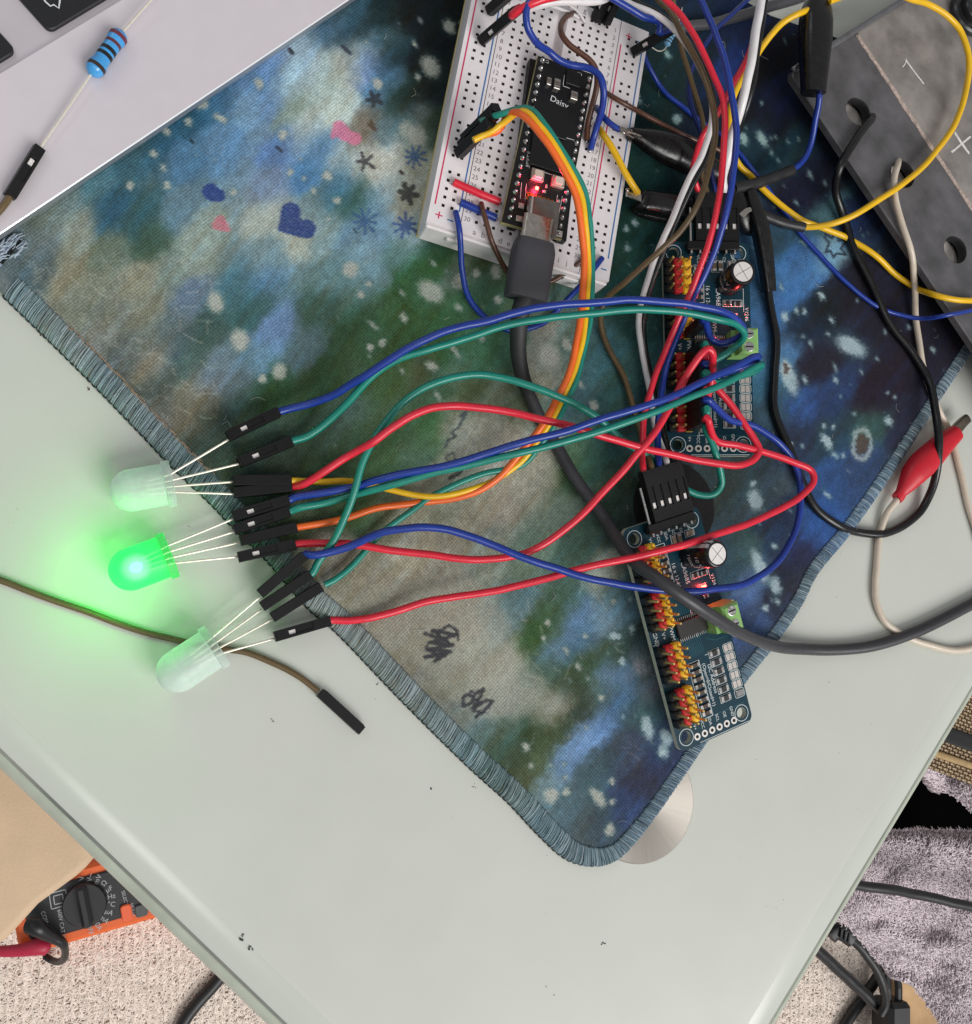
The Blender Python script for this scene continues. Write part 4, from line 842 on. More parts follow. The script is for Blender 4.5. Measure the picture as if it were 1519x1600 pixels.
# loose brown wire
sp = smooth_path([P(*p) for p in [(-40, 893, 1), (0, 906, .9), (80, 937, .9), (150, 962, .9), (220, 985, .9), (284, 1002, .9), (350, 1015, .9), (390, 1021, 1), (431, 1037, 1.1), (469, 1058, 1.2), (497, 1080, 1.3)]], 1.2)
root = thing('jumper_wire', 'loose brown jumper wire on bare glass, its plug pointing down right', 'wire', sp[len(sp) // 2] * [1, 1, 0])
g = Geo(); sweep(g, sp, .8, n=10); part('insulation', g, WIRE['olive'], root, local=False, smooth=True, auto=50)
a, b = P(565, 1141, 1.35), P(494, 1076, 1.35); add_housing(root, frame(a, b - a) @ rotm('x', 90), True)

# ------------------------------------------------------------------ breadboard
k = .965; BZ = 13.0
A30, J30, A10 = P(744.4, 347.5, BZ), P(886, 392.6, BZ), P(798, 92.8, BZ)
ux = unit(unit(J30 - A30) + np.array([unit(A10 - A30)[1], -unit(A10 - A30)[0], 0]))
BM = frame(A30 + unit(np.cross((0, 0, 1), ux)) * 30 * 2.54 * k, ux)       # local: x = across (a..j), y = -row * pitch
BM[2, 3] = 0
BB = thing('breadboard', 'white half size solderless breadboard with printed row numbers, at the top of the mat', 'breadboard', BM)
p_ = 2.54 * k; hw = .43
cols_ = [i * p_ for i in range(5)] + [7 * p_ + i * p_ for i in range(5)]
rails = [-10.0 * k, -7.46 * k, 27.94 * k + 7.46 * k, 27.94 * k + 10.0 * k]
rail_rows = [r0 + i for r0 in (1.35, 7.35, 13.35, 19.35, 25.35) for i in range(5)]
X0, X1, Y0, Y1 = -13.6 * k, 41.5 * k, -80.6 * k, 1.5 * k
def breaks(cen, lo, hi, extra=()):
    b = [lo, hi] + list(extra)
    for c in cen: b += [c - hw, c + hw]
    return sorted(set(round(v, 4) for v in b))
WHITE_ABS = mat('white_breadboard_plastic', (230, 223, 224), .5, var=.03, vscale=3, bump=.05, bscale=30)
PIT = mat('contact_clip_shadow', (84, 78, 78), .6, .2)
def block(x0, x1, ccols, rows, trough=None):
    rb = breaks([-r * p_ for r in rows], Y0, Y1)
    ex = [trough[0], trough[1]] if trough else []
    xb = breaks(ccols, x0, x1, ex); Hh = []
    hx = {round(c - hw, 4) for c in ccols}; hy = {round(-r * p_ - hw, 4) for r in rows}
    for i in range(len(xb) - 1):
        row = []
        for j in range(len(rb) - 1):
            h = BZ
            if xb[i] in hx and rb[j] in hy: h = BZ - 1.1
            if trough and abs(xb[i] - trough[0]) < 1e-3: h = BZ - 3
            row.append(h)
        Hh.append(row)
    return xb, rb, Hh
g = Geo()
seam = 4.1 * k
xb, rb, Hh = block(-seam, 27.94 * k + seam, cols_, range(1, 31), (5.5 * p_ - 1.5, 5.5 * p_ + 1.5)); hfield(g, xb, rb, Hh, 4.2, mi=lambda i, j: 1 if abs(Hh[i][j] - (BZ - 1.1)) < 1e-6 else 0)
part('centre_block', g, [WHITE_ABS, PIT], BB)
for (x0, x1, rc) in ((X0, -seam - .25, rails[:2]), (27.94 * k + seam + .25, X1, rails[2:])):
    g = Geo(); xb, rb, Hh = block(x0, x1, rc, rail_rows); hfield(g, xb, rb, Hh, 4.2, mi=lambda i, j: 1 if abs(Hh[i][j] - (BZ - 1.1)) < 1e-6 else 0)
    part('power_rail', g, [WHITE_ABS, PIT], BB)
g = Geo(); box(g, ((X0 + X1) / 2, (Y0 + Y1) / 2, 3.65), (X1 - X0 + .3, Y1 - Y0 + .3, 1.1)); part('foam_tape', g, mat('yellowed_foam_tape', (206, 190, 128), .8, var=.1, vscale=4), BB)
g = Geo(); box(g, ((X0 + X1) / 2, Y0 - .5, 8.3), (X1 - X0 - .2, 1.0, 8.2), ch=.4)
for xx in (X0 + 9, X1 - 10): box(g, (xx, Y0 - 1.3, 9.6), (5, .9, 2.2), ch=.4)
part('end_lip', g, WHITE_ABS, BB)
RED_INK = mat('red_ink', (206, 44, 92), .6); BLUE_INK = mat('blue_ink', (52, 112, 170), .6); GREY_INK = mat('grey_ink', (112, 104, 104), .6); PINK = mat('pale_pink_ink', (236, 190, 204), .6)
zt = BZ + .03
for x_, ink, nm in ((-12.25 * k, RED_INK, 'red_line'), (-5.25 * k, BLUE_INK, 'blue_line'), (27.94 * k + 5.25 * k, RED_INK, 'red_line'), (27.94 * k + 12.25 * k, BLUE_INK, 'blue_line')):
    g = Geo(); yy0, yy1 = (Y0 + 5.5, Y1 - 2.0) if x_ < 10 else (Y0 + 6.5, Y1 - 7.5)
    box(g, (x_, (yy0 + yy1) / 2, zt), (.38, yy1 - yy0, .04)); part(nm, g, ink, BB)
for (x_, y_, s_) in ((-10.6 * k, Y0 + 2.6, '+'), (27.94 * k + 7.0, Y1 - 4.2, '+')): g = Geo(); lettering(g, s_, 4.2, tr(x_, y_, zt + .02)); part('plus_mark', g, RED_INK, BB)
for (x_, y_) in ((-7.2 * k, Y0 + 2.4), (27.94 * k + 10.6, Y1 - 4.4), (27.94 * k + 11.0, Y0 + 3.0)): g = Geo(); box(g, (x_, y_, zt), (1.7, .35, .04)); part('minus_mark', g, BLUE_INK, BB)
for r_ in range(1, 31):
    g = Geo(); lettering(g, str(r_), 1.9, np.eye(4)); me_ = mesh(g, GREY_INK, 'row_number')
    for x_ in (-2.75 * k, 27.94 * k + 2.75 * k): put(bpy.data.objects.new('row_number', me_), BB, BM @ tr(x_, -r_ * p_, zt))
for i, ch_ in enumerate('abcdefghij'):
    g = Geo(); lettering(g, ch_, 2.3, np.eye(4)); me_ = mesh(g, GREY_INK, 'column_letter')
    for yy in (-30 * p_ - 2.9, -p_ + 2.2): put(bpy.data.objects.new('column_letter', me_), BB, BM @ tr(cols_[i], yy, zt))

def bb(u, row, z): return at(BM, u, -row * p_, z)
# short links and wires plugged into the breadboard
def board_wire(label, colour, path, r=.75, ends=True, group='jumper wires on the breadboard'):
    pts = [np.asarray(q) if isinstance(q, np.ndarray) else P(*q) for q in path]
    sp = smooth_path(pts, 1.1); root = thing('jumper_wire', label, 'wire', sp[len(sp) // 2] * [1, 1, 0], group)
    g = Geo(); sweep(g, sp, r, n=10); part('insulation', g, WIRE[colour], root, local=False, smooth=True, auto=50)
    if ends:
        g = Geo()
        for e_, i in ((sp[0], sp[2]), (sp[-1], sp[-3])):
            if e_[2] < 15.5 and e_[2] > 12: sweep(g, np.array([e_ + unit(e_ - i) * .0, e_ + unit(e_ - i) * .5 + (0, 0, -.3), e_ + unit(e_ - i) * .7 + (0, 0, -1.6)]), .3, n=6)
        if g.n: part('bare_end', g, SILVER, root, local=False, smooth=True)
    return root
board_wire('short straight red link on the lower left of the breadboard', 'red', [(709, 284.5, 13.9), (745, 300.5, 14.2), (781, 315.5, 13.9)], 1.05)
board_wire('short straight blue link just below the red link on the breadboard', 'blue', [(720, 316, 13.9), (748, 328.5, 14.2), (775, 340.5, 13.9)], 1.05)
board_wire("blue wire from the breadboard's bottom left looping beneath the thick charcoal cable", 'blue', [(712, 331, 14), (715, 345, 15), (718, 362, 14.5), (721, 395, 11), (722.5, 421, 8.5), (728, 455, 6), (739, 477, 5), (758, 495, 4.5), (783, 511, 4.2), (802, 517, 4), (830, 513.5, 4), (850, 504, 4.2), (872, 482, 5), (888, 466, 7), (907, 447, 10), (925, 424, 14), (941, 403, 14.2)], .8)
board_wire('brown wire from the bottom of the breadboard passing beneath the charcoal plug', 'brown', [(752, 318, 14), (755, 330, 16), (759, 343, 16), (767, 371, 15), (776, 393, 13), (786, 414, 11), (800, 432, 9.5), (830, 443, 8.5), (858, 441, 8.5), (880, 430, 10), (902, 413, 13), (915, 403, 14)], .72)
board_wire('long blue wire curving down the right side of the black microcontroller board', 'blue', [(860, -20, 34), (836, -6, 34), (824, 12, 33), (823, 40, 31), (831, 58, 29), (842, 71, 27), (857, 80, 25), (873, 92, 24), (893, 100, 24), (912, 104, 24.5), (929, 111, 25.5), (939, 122, 26), (943, 142, 25), (941, 165, 22), (935, 188, 18.5), (929, 210, 15.5), (922.5, 234, 13.8)], .95)
board_wire('brown wire curving beside the long blue wire to the breadboard', 'brown', [(897, 20, 14), (886, 26, 18), (877, 40, 21), (879, 55, 23), (890, 70, 23), (906, 82, 23), (922, 94, 23), (931, 107, 22.5), (933.5, 125, 21.5), (931, 145, 20), (924.5, 171, 17.5), (919, 196, 15), (917, 219, 13.8)], .82)
board_wire('short blue wire from the breadboard to the upper black crocodile clip', 'blue', [(932, 168, 14.2), (937, 176, 16.5), (944, 184, 18), (956, 195, 19), (968, 203, 19)], .85)
board_wire('short yellow wire from the breadboard to the lower black crocodile clip', 'yellow', [(936, 200, 14.2), (943, 211, 16), (952, 224, 17), (964, 245, 17), (977, 270, 16.5), (988, 288, 15.5), (997, 302, 14)], .95)
board_wire('brown wire from the breadboard running right beneath the crocodile clips', 'brown', [(947, 145, 14.3), (960, 153, 16), (980, 164, 16), (1003, 177, 14), (1030, 192, 12), (1060, 207, 10), (1090, 220, 9), (1110, 228, 8), (1128, 237, 7.5)], .72)

# ------------------------------------------------------------------ microcontroller board on the breadboard
DZ = BZ + 4.3
q = [P(*c, DZ) for c in ((841.2, 87.2), (927.7, 116.3), (878.8, 373.4), (783.8, 346.9))]
dm = frame((q[2] + q[3]) / 2, unit(q[2] - q[3]) + unit(q[1] - q[0])); dw, dh = np.linalg.norm(q[2] - q[3]) * .5 + np.linalg.norm(q[1] - q[0]) * .5, (np.linalg.norm(q[0] - q[3]) + np.linalg.norm(q[1] - q[2])) / 2
DM = dm.copy()
DB = thing('microcontroller_board', 'black microcontroller board plugged in the breadboard with a red light and white lettering', 'circuit board', DM, None)
def dl_(px, py, z=DZ): return to_local(DM, P(px, py, z))
DBLACK = mat('black_solder_mask', (12, 12, 13), .38, spec=.5, var=.2, vscale=3); FIBRE = mat('fibreglass_edge', (168, 160, 112), .6, var=.1, vscale=6)
g = Geo(); prism(g, [tuple(dl_(*c)[:2]) for c in ((841.2, 87.2), (927.7, 116.3), (878.8, 373.4), (783.8, 346.9))], -1.5, 0, mi=0, side=1); part('circuit_panel', g, [DBLACK, FIBRE], DB)
z0_ = 'zoom'
def zq(x, y): return dl_(780 + x / 4.706, 60 + y / 4.706)
lx0, lx1 = zq(318, 165), zq(80, 1315); rx0, rx1 = zq(660, 300), zq(435, 1440)
g = Geo()
box(g, (lx1[0] * .5 + lx0[0] * .5, dh / 2, -2.8), (2.4, dh - 1, 2.5)); box(g, (rx1[0] * .5 + rx0[0] * .5, dh / 2, -2.8), (2.4, dh - 1, 2.5)); part('pin_socket', g, BLACK, DB)
g = Geo(); sm = Geo()
lathe(sm, [(0, .85), (.18, .8), (.55, .48), (.95, .32), (1.05, .02)], n=10, axis='z'); SOLDER = mesh(sm, mat('solder_joint', (200, 198, 196), .22, 1.0, var=.25, vscale=20), 'solder_joint', smooth=True)
for i in range(20):
    for (s0, s1) in ((lx0, lx1), (rx0, rx1)):
        c = s0 + (s1 - s0) * i / 19; put(bpy.data.objects.new('solder_joint', SOLDER), DB, DM @ tr(c[0], c[1], 0) @ rotm('z', 40 * i))
GREYCHIP = mat('grey_component', (120, 112, 104), .4, .4, var=.3, vscale=14); CHIP = mat('chip_black', (17, 16, 18), .45, var=.2, vscale=5)
def comp(x, y, sx, sy, h, m, name, parent=None, ang=0, ch=.1, sub=None):
    c = zq(x, y); g = Geo(); box(g, (0, 0, h / 2), (sx, sy, h), ch=ch); return part(name, g, m, DB, M=DM @ tr(c[0], c[1], 0) @ rotm('z', ang))
for (x, y, sx, sy) in ((360, 325, 1.3, 2.2), (420, 345, 1.8, 3.0), (545, 430, 2.0, 2.4)):
    o = comp(x, y, sx, sy, .9, mat('silver_terminal', (186, 180, 172), .3, .9, var=.2, vscale=16), 'capacitor'); g = Geo(); box(g, (0, 0, .62), (sx * .98, sy * .5, .7), ch=.05); part('ceramic_body', g, GREYCHIP, o, M=getM(o))
comp(540, 305, 4.2, 4.2, .9, CHIP, 'audio_chip'); 
comp(370, 600, 10.5, 9.5, .75, mat('memory_chip_black', (9, 9, 10), .3), 'memory_chip', ch=.08)
comp(350, 850, 9.5, 9.5, .9, mat('processor_black', (8, 8, 9), .35, var=.2, vscale=4), 'processor_chip', ch=.08)
for (x, y) in ((275, 1015), (425, 1065)):
    o = comp(x, y, 3.6, 3.1, 1.2, mat('button_frame_metal', (196, 178, 164), .4, .6), 'push_button'); g = Geo(); prism(g, rrect(-1.2, -1.1, 1.2, 1.1, .5, 3), 1.1, 1.9, ch=.15); part('button_cap', g, mat('cream_button', (226, 206, 192), .5), o, M=getM(o))
o = comp(275, 1105, .9, .9, .55, mat('red_indicator', (255, 90, 60), .4, emit=(255, 84, 66), estr=9.0), 'indicator_light')
l = bpy.data.lights.new('indicator_glow', 'POINT'); l.energy = 26; l.color = (1, .03, .09); l.shadow_soft_size = .06; lo = bpy.data.objects.new('indicator_glow', l); put(lo, DB, getM(o) @ tr(0, 0, 1.5))
for (x, y, sx, sy) in ((160, 1235, 1.6, 1.5), (145, 1330, 1.8, 1.6), (330, 1130, .9, .8), (345, 1090, .6, 1.0), (585, 265, 1.6, .7), (435, 1200, .8, .8), (425, 1270, .7, .8), (420, 1330, .8, .7), (400, 1420, .9, 1.2), (440, 1440, 1.6, 1.8)):
    comp(x, y, sx, sy, .5, mat('tinned_pad', (206, 200, 194), .3, .8, var=.2, vscale=16), 'small_component')
g = Geo()
for i in range(7):
    for j in range(2):
        x, y = 215 + i * 29 - j * 8, 1145 + i * 9.5 + j * 28; c = zq(x, y); lathe(g, [(.0, .58), (.12, .58), (.12, .36), (.02, .34), (.02, .001)], tr(c[0], c[1], .02), n=10, axis='z')
part('gold_via', g, mat('gold_plating', (176, 122, 62), .3, 1.0), DB)
g = Geo()
a_ = math.atan2(*(reversed((zq(470, 490) - zq(400, 455))[:2]))) ; c = zq(442, 470); lettering(g, 'Daisy', 2.5, tr(c[0], c[1], .05) @ rotm('z', math.degrees(a_)))
for s_, x, y, sz in (('LI', 355, 172, 1.3), ('RESET ∑', 215, 890, 1.3)): 
    c = zq(x, y); lettering(g, s_.replace(' ∑', ' II'), sz, tr(c[0], c[1], .05) @ rotm('z', 90 if len(s_) > 3 else 90))
for a1_, b1_ in (((265, 710), (220, 955)), ((490, 730), (555, 750)), ((300, 975), (470, 1030)), ((480, 270), (470, 345)), ((470, 350), (520, 368))):
    u, v = zq(*a1_), zq(*b1_); g2 = sweep(g, np.array([(u[0], u[1], .03), (v[0], v[1], .03)]), .1, .03, n=4)
for (x0q, y0q, x1q, y1q) in ((165, 1060, 155, 1180), (200, 1070, 190, 1190), (430, 1150, 395, 1340), (465, 1160, 430, 1345)):
    u, v = zq(x0q, y0q), zq(x1q, y1q); sweep(g, np.array([(u[0], u[1], .03), (v[0], v[1], .03)]), .09, .03, n=4)
tag(part('white_marking', g, WHITEINK, DB), kind='stuff')
c = (zq(195, 1225) + zq(420, 1300) + zq(175, 1440) + zq(390, 1480)) / 4
g = Geo(); yb = -1.2; yt = zq(300, 1220)[1]; cx_ = c[0]
prism(g, rrect(-4.5, -1.65, 4.5, 1.65, 1.4), 0, yt - yb, M=tr(cx_, yb, 1.7) @ rotm('x', -90)); part('usb_socket', g, mat('usb_shell_steel', (150, 142, 136), .3, 1.0, var=.15, vscale=4), DB)

# ------------------------------------------------------------------ thick charcoal USB cable
pa, pb = P(836, 377, DZ + 2.0), P(821, 468, DZ - .5); ub = frame(pa, pb - pa); Lb = np.linalg.norm(pb - pa)
cab = [tuple(x) for x in [(821, 462, 16.8), (814, 486, 15.8), (811, 505, 14.5), (810, 530, 12.5), (810, 551, 10.5), (816, 585, 8), (830, 623, 6), (847, 659, 5), (872, 701, 5.2), (899, 748, 6), (935, 797, 8), (959, 834, 12), (987, 874, 18), (1034, 909, 25), (1074, 937, 26), (1127, 972, 21), (1174, 997, 13), (1221, 1011.5, 6), (1260, 1014.5, 3), (1300, 1015.5, 2), (1360, 1010, 1.9), (1430, 988, 1.9), (1519, 944, 1.9), (1600, 900, 1.9)]]
UC = thing('usb_cable', "thick charcoal USB cable plugged in the black board, sweeping right across the glass", 'cable', P(900, 748, 0))
g = Geo(); n_ = 12; t = np.linspace(0, 1, n_); pth = pa + (pb - pa) * t[:, None]; rw = np.array([5.0, 5.5] + [5.75] * (n_ - 3) + [5.6]); rh = np.array([2.9, 3.2] + [3.4] * (n_ - 3) + [3.3])
sweep(g, pth, rw, rh, n=32, sq=3.6); part('plug_body', g, CHARCOAL, UC, local=False, smooth=True, auto=40)
g = Geo(); prism(g, rrect(-4.2, -1.25, 4.2, 1.25, 1.2), -6.5, .5, M=ub @ tr(0, 0, 0) @ frame((0, 0, 0), (0, 1, 0), (1, 0, 0))); part('plug_shell', g, STEEL, UC, local=False, smooth=True, auto=40)
g = Geo(); sp = smooth_path([P(*x) for x in cab], 1.5); sweep(g, sp[:22], np.linspace(2.6, 1.85, 22), n=16); part('strain_relief', g, RUBBER, UC, local=False, smooth=True, auto=50)
g = Geo(); sweep(g, sp[18:], 1.72, n=16); part('cord', g, mat('charcoal_cord', (54, 53, 57), .42, var=.08, vscale=4, rvar=.06), UC, local=False, smooth=True, auto=50)

# ------------------------------------------------------------------ plugs at the top of the breadboard
def standing(label, colour, base, d, pts, zh=(-.8, -.5, .2), r=.75, n=1, step=(0, 0, 0), plain=False, group='jumper wires at the top of the breadboard'):
    a = np.asarray(base, float); d = unit(d); e_ = a + d * 14
    path = [e_ - d * 1.5, e_ + d * 1.0] + [P(*q) if not isinstance(q, np.ndarray) else q for q in pts]; sp = smooth_path(path, 1.2)
    root = thing('jumper_wire', label, 'wire', a * [1, 1, 0], group); g = Geo(); sweep(g, sp, r, n=10); part('insulation', g, WIRE[colour], root, local=False, smooth=True, auto=50)
    add_housing(root, frame(a, d, zh), True, plain); return root
up_d = np.array((.42, .30, .86))
standing("red wire with black plug in the breadboard's left rail, at top", 'red', P(752, 64, 13.6), (.36, .20, .9), [(800, 25, 29.5), (816, 14, 32), (838, 4, 34), (870, -6, 35), (920, -16, 36)], r=1.05, zh=(-.6, -.75, .2))
standing('black wire with the topmost black plug in the left rail of the breadboard', 'black', P(764, 18, 13.6), (.36, .20, .9), [(806, -8, 27.5), (830, -20, 29), (880, -30, 30)], plain=True)
standing('white wire with a black plug arching across the top of the breadboard', 'white', P(945, 36, 13.6), (-.05, .42, .9), [(948, -4, 28), (920, 1.5, 30), (880, 3, 31), (845, 8.5, 31), (810, 16, 30), (790, 22, 29)][:1] + [(930, 2, 28), (900, 2, 28.5), (870, 3.5, 28.5), (845, 8, 28), (822, 13.5, 26), (800, 22, 23)], r=1.1)
standing('black wire with a black plug beside the white one at the breadboard top', 'black', P(931, 32, 13.6), (-.05, .42, .9), [(940, -14, 28), (980, -22, 30)])
BLW = standing('thin blue wire with black plug at the top right corner of the breadboard', 'blue', P(989, 82, 13.4), (.50, .26, .84), [(1029, 50, 27), (1032, 40, 28), (1025, 32, 29), (1006, 27, 30), (985, 14, 31), (962, 0, 32), (940, -14, 33)], zh=(-.7, -.6, .2), r=.95)
# small white lead with a glossy end
board_wire('short white bare wire end at the top of the breadboard', 'white', [(850, 6, 24), (870, 12, 20), (890, 20, 16.5), (905, 27, 13.8)], .45)
board_wire('second short white wire end at the top of the breadboard', 'white', [(886, 4, 24), (896, 12, 20), (905, 19, 16.5), (913, 33, 13.8)], .4)

# ------------------------------------------------------------------ the two blue driver boards
PCBM = mat('teal_solder_mask', (8, 50, 64), .34, spec=.32, var=.10, vscale=2.5); TRACE = mat('copper_track_under_mask', (30, 86, 98), .32)
HRED = mat('red_header_plastic', (196, 36, 46), .45, var=.1, vscale=6); HYEL = mat('yellow_header_plastic', (232, 184, 40), .45, var=.1, vscale=6); GOLD = mat('gold_pin', (228, 196, 120), .3, .7, var=.1, vscale=10)
GREEN = mat('green_terminal_plastic', (134, 180, 104), .4, var=.06, vscale=4); SILK = mat('white_silkscreen', (206, 214, 214), .6)
pn = Geo(); box(pn, (0, 0, 4.2), (.62, .62, 11.0), ch=.1); PIN_ME = None
def driver_board(label, M, taken, bare_top):
    root = thing('driver_board', label, 'circuit board', M, 'blue servo driver boards with three-row headers')
    g = Geo(); prism(g, rrect(0, 0, 25.4, 62.5, 2.2), -1.6, 0, holes=[circ(x, y, 1.55, 18) for x in (3.175, 22.225) for y in (3.3, 59.2)], mi=0, side=1)
    part('circuit_panel', g, [PCBM, mat('fibreglass_rim', (176, 176, 160), .6, var=.12, vscale=6)], root)
    for x in (3.175, 22.225):
        for y in (3.3, 59.2):
            g = Geo(); a = [2 * math.pi * i / 28 for i in range(29)]; sweep(g, np.array([(x + 2.25 * math.cos(t), y + 2.25 * math.sin(t), .03) for t in a]), .12, .03, n=4); part('hole_ring', g, SILK, root)
    # headers
    for gi, yt in enumerate((57.0, 43.9, 29.4, 17.0)):
        hb = bpy.data.objects.new('pin_header', None); hb.empty_display_size = .1; put(hb, root, M)
        for xi, (x, m_) in enumerate(((1.27, BLACK), (3.81, HRED), (6.35, HYEL))):
            g = Geo()
            for i in range(4): box(g, (x, yt - 1.27 - 2.54 * i, 1.27), (2.5, 2.52, 2.54), ch=.45)
            part(('black', 'red', 'yellow')[xi] + '_strip', g, m_, hb)
        g = Geo()
        for i in range(4):
            for x in (1.27, 3.81, 6.35): box(g, (x, yt - 1.27 - 2.54 * i, 2.9), (.62, .62, 7.8), ch=.12)
        tag(part('pins', g, GOLD if gi < 4 else SILVER, hb), kind=None)
    # chip with two rows of legs
    g = Geo(); box(g, (13.2, 31.6, .75), (9.7, 4.4, 1.1), ch=.15); ch_ = part('driver_chip', g, mat('chip_grey_black', (38, 34, 34), .5, var=.15, vscale=4), root)
    g = Geo()
    for i in range(14):
        for s_ in (-1, 1): box(g, (13.2 + (i - 6.5) * .65, 31.6 + s_ * 2.75, .25), (.28, 1.1, .3), ch=.05)
    part('chip_legs', g, SILVER, ch_)
    # screw terminal
    g = Geo(); prism(g, [(18.0, 28.0), (25.8, 28.0), (25.8, 35.4), (18.0, 35.4)], 0, 4.5); prism(g, [(19.2, 28.01), (24.8, 28.01), (24.8, 35.39), (19.2, 35.39)], 4.5, 8.0, ch=.7); tb = part('screw_terminal', g, GREEN, root)
    for y in (29.9, 33.6):
        g = Geo(); lathe(g, [(7.9, 1.4), (8.06, 1.4), (8.1, 1.3), (8.1, .01)], tr(22, y, 0), n=18, axis='z'); box(g, (22, y, 8.12), (2.2, .4, .1), mi=1); part('screw', g, [SILVER, mat('slot_dark', (20, 22, 20), .8)], tb)
    # capacitor can
    cm = M @ tr(19.0, 50.2, 0) @ rotm('y', 3)
    g = Geo(); lathe(g, [(0, 3.5), (.3, 3.75), (1.2, 3.6), (1.8, 3.75), (10.7, 3.75), (11.3, 3.45), (11.45, 3.1), (11.4, 2.8)], n=36, axis='z'); cp = part('capacitor_can', g, mat('black_sleeve', (20, 18, 22), .25, var=.1), root, M=cm, smooth=True, auto=35)
    g = Geo(); lathe(g, [(11.4, 2.8), (11.5, 2.75), (11.5, .01)], n=32, axis='z')
    part('can_top', g, mat('brushed_can_top', (232, 226, 222), .4, .15, var=.06, vscale=14), cp, M=cm)
    g = Geo()
    for a in (30, 120): box(g, (0, 0, 11.53), (5.2, .14, .05), M=rotm('z', a))
    part('can_score', g, mat('score_line', (150, 144, 142), .5, .5), cp, M=cm)
    g = Geo(); 
    for a0 in (100, 128):
        V = [(r * math.cos(math.radians(a0 + da)), r * math.sin(math.radians(a0 + da)), z) for z, r in ((11.42, 3.35), (10.8, 3.78), (2.5, 3.78)) for da in (-10, 0, 10)]
        g.add(V, [(0, 1, 4, 3), (1, 2, 5, 4), (3, 4, 7, 6), (4, 5, 8, 7)])
    part('minus_stripe', g, mat('sleeve_print', (190, 190, 192), .4), cp, M=cm)
    g = Geo(); 
    for s_, z, sz in (('10 V', 7.0, 2.0), ('1000µF', 4.0, 1.7)):
        g2 = Geo(); lettering(g2, s_, sz, np.eye(4)); V = np.concatenate(g2.v); th = math.radians(-150) - V[:, 1] / 3.78
        th = math.radians(200) + (V[:, 0]) / 3.78; g.add(np.stack([3.78 * np.cos(th), 3.78 * np.sin(th), z + V[:, 1]], -1), g2.f)
    tag(part('can_print', g, mat('sleeve_print', (190, 190, 192), .4), cp, M=cm), kind='stuff')
    # indicator light, small parts
    g = Geo(); box(g, (20.3, 40.6, .45), (1.5, .9, .8), ch=.15); part('indicator_light', g, mat('red_indicator_soft', (255, 80, 60), .4, emit=(255, 72, 58), estr=14.0), root)
    l = bpy.data.lights.new('indicator_glow', 'POINT'); l.energy = 20; l.color = (1, .05, .05); l.shadow_soft_size = .05; put(bpy.data.objects.new('indicator_glow', l), root, M @ tr(20.3, 40.6, 1.6))
    def smd(x, y, sx, sy, nm='resistor', body=(34, 32, 34)):
        g = Geo(); box(g, (x, y, .28), (sx, sy, .5), ch=.05, mi=0); lx = sx >= sy
        for s_ in (-1, 1): box(g, (x + s_ * (sx * .40 if lx else 0), y + s_ * (0 if lx else sy * .40), .3), (sx * .28 if lx else sx * 1.04, sy * 1.04 if lx else sy * .28, .58), ch=.06, mi=1)
        part(nm, g, [mat('smd_body_%d' % body[0], body, .5, var=.2, vscale=10), SILVER], root)
    for i in range(6): smd(18.35, 22.1 - 2.6 * i, 3.1, 1.6)
    for i in range(8): smd(11.2, 21.0 - 1.95 * i, 3.0, 1.1, 'resistor', (70, 54, 46))
    for i in range(5): smd(10.2, 54.5 - 2.1 * i, 2.4, 1.1, 'resistor', (70, 54, 46))
    smd(18.6, 44.5, 2.2, 1.2, 'resistor'); smd(21.6, 44.2, 2.2, 1.2, 'resistor'); smd(15.0, 55.3, 1.2, 2.8, 'small_capacitor', (128, 108, 88)); smd(16.8, 55.3, 1.2, 2.8, 'small_capacitor', (128, 108, 88)); smd(20.4, 56.0, 2.4, 1.2, 'small_capacitor', (128, 108, 88)); smd(20.3, 37.9, 1.6, .9, 'resistor')
    # address pads
    for i in range(6):
        g = Geo(); y = 22.1 - 2.65 * i
        if i == 5 and bare_top: 
            prism(g, rrect(21.9, y - 1.0, 24.6, y + 1.0, .5, 3), .0, .5, ch=.3); part('address_pad', g, mat('solder_joint', (200, 198, 196), .22, 1.0), root, smooth=True, auto=30)
        else:
            for x in (21.9, 23.3): prism(g, rrect(x, y - .95, x + 1.25, y + .95, .2, 2), .0, .05)
            part('address_pad', g, mat('tinned_pad_flat', (196, 188, 182), .4, .5, var=.08, vscale=10), root)
    # the free row of plated holes
    for i in range(6):
        g = Geo(); lathe(g, [(.0, 1.0), (.06, 1.0), (.06, .52), (.02, .5), (.01, .001)], tr(6.55 + 2.54 * i, 2.2, 0), n=20, axis='z'); part('plated_hole', g, mat('plated_ring', (214, 210, 204), .4, .4), root)
        g = Geo(); lathe(g, [(.03, .48), (.035, .48), (.035, .01)], tr(6.55 + 2.54 * i, 2.2, 0), n=16, axis='z'); part('hole', g, mat('hole_dark', (10, 12, 14), .9), root)
    # right-angle six-pin header along the top edge
    g = Geo(); box(g, (14.2, 60.6, 1.6), (15.2, 2.5, 2.5), ch=.2); hd = part('edge_header', g, BLACK, root)
    g = Geo()
    for i in range(6):
        x = 7.85 + 2.54 * i; box(g, (x, 66.5, 1.6), (.62, 11, .62), ch=.1); box(g, (x, 59.0, 1.2), (.62, 1.2, 2.4), ch=.1)
    part('edge_pins', g, SILVER, hd)
    # printed marks
    g = Geo()
    def T(s_, x, y, sz, ang=-90): gt = Geo(); lettering(gt, s_, sz, tr(x, y, .03) @ rotm('z', ang)); part('lettering', gt, SILK, root)
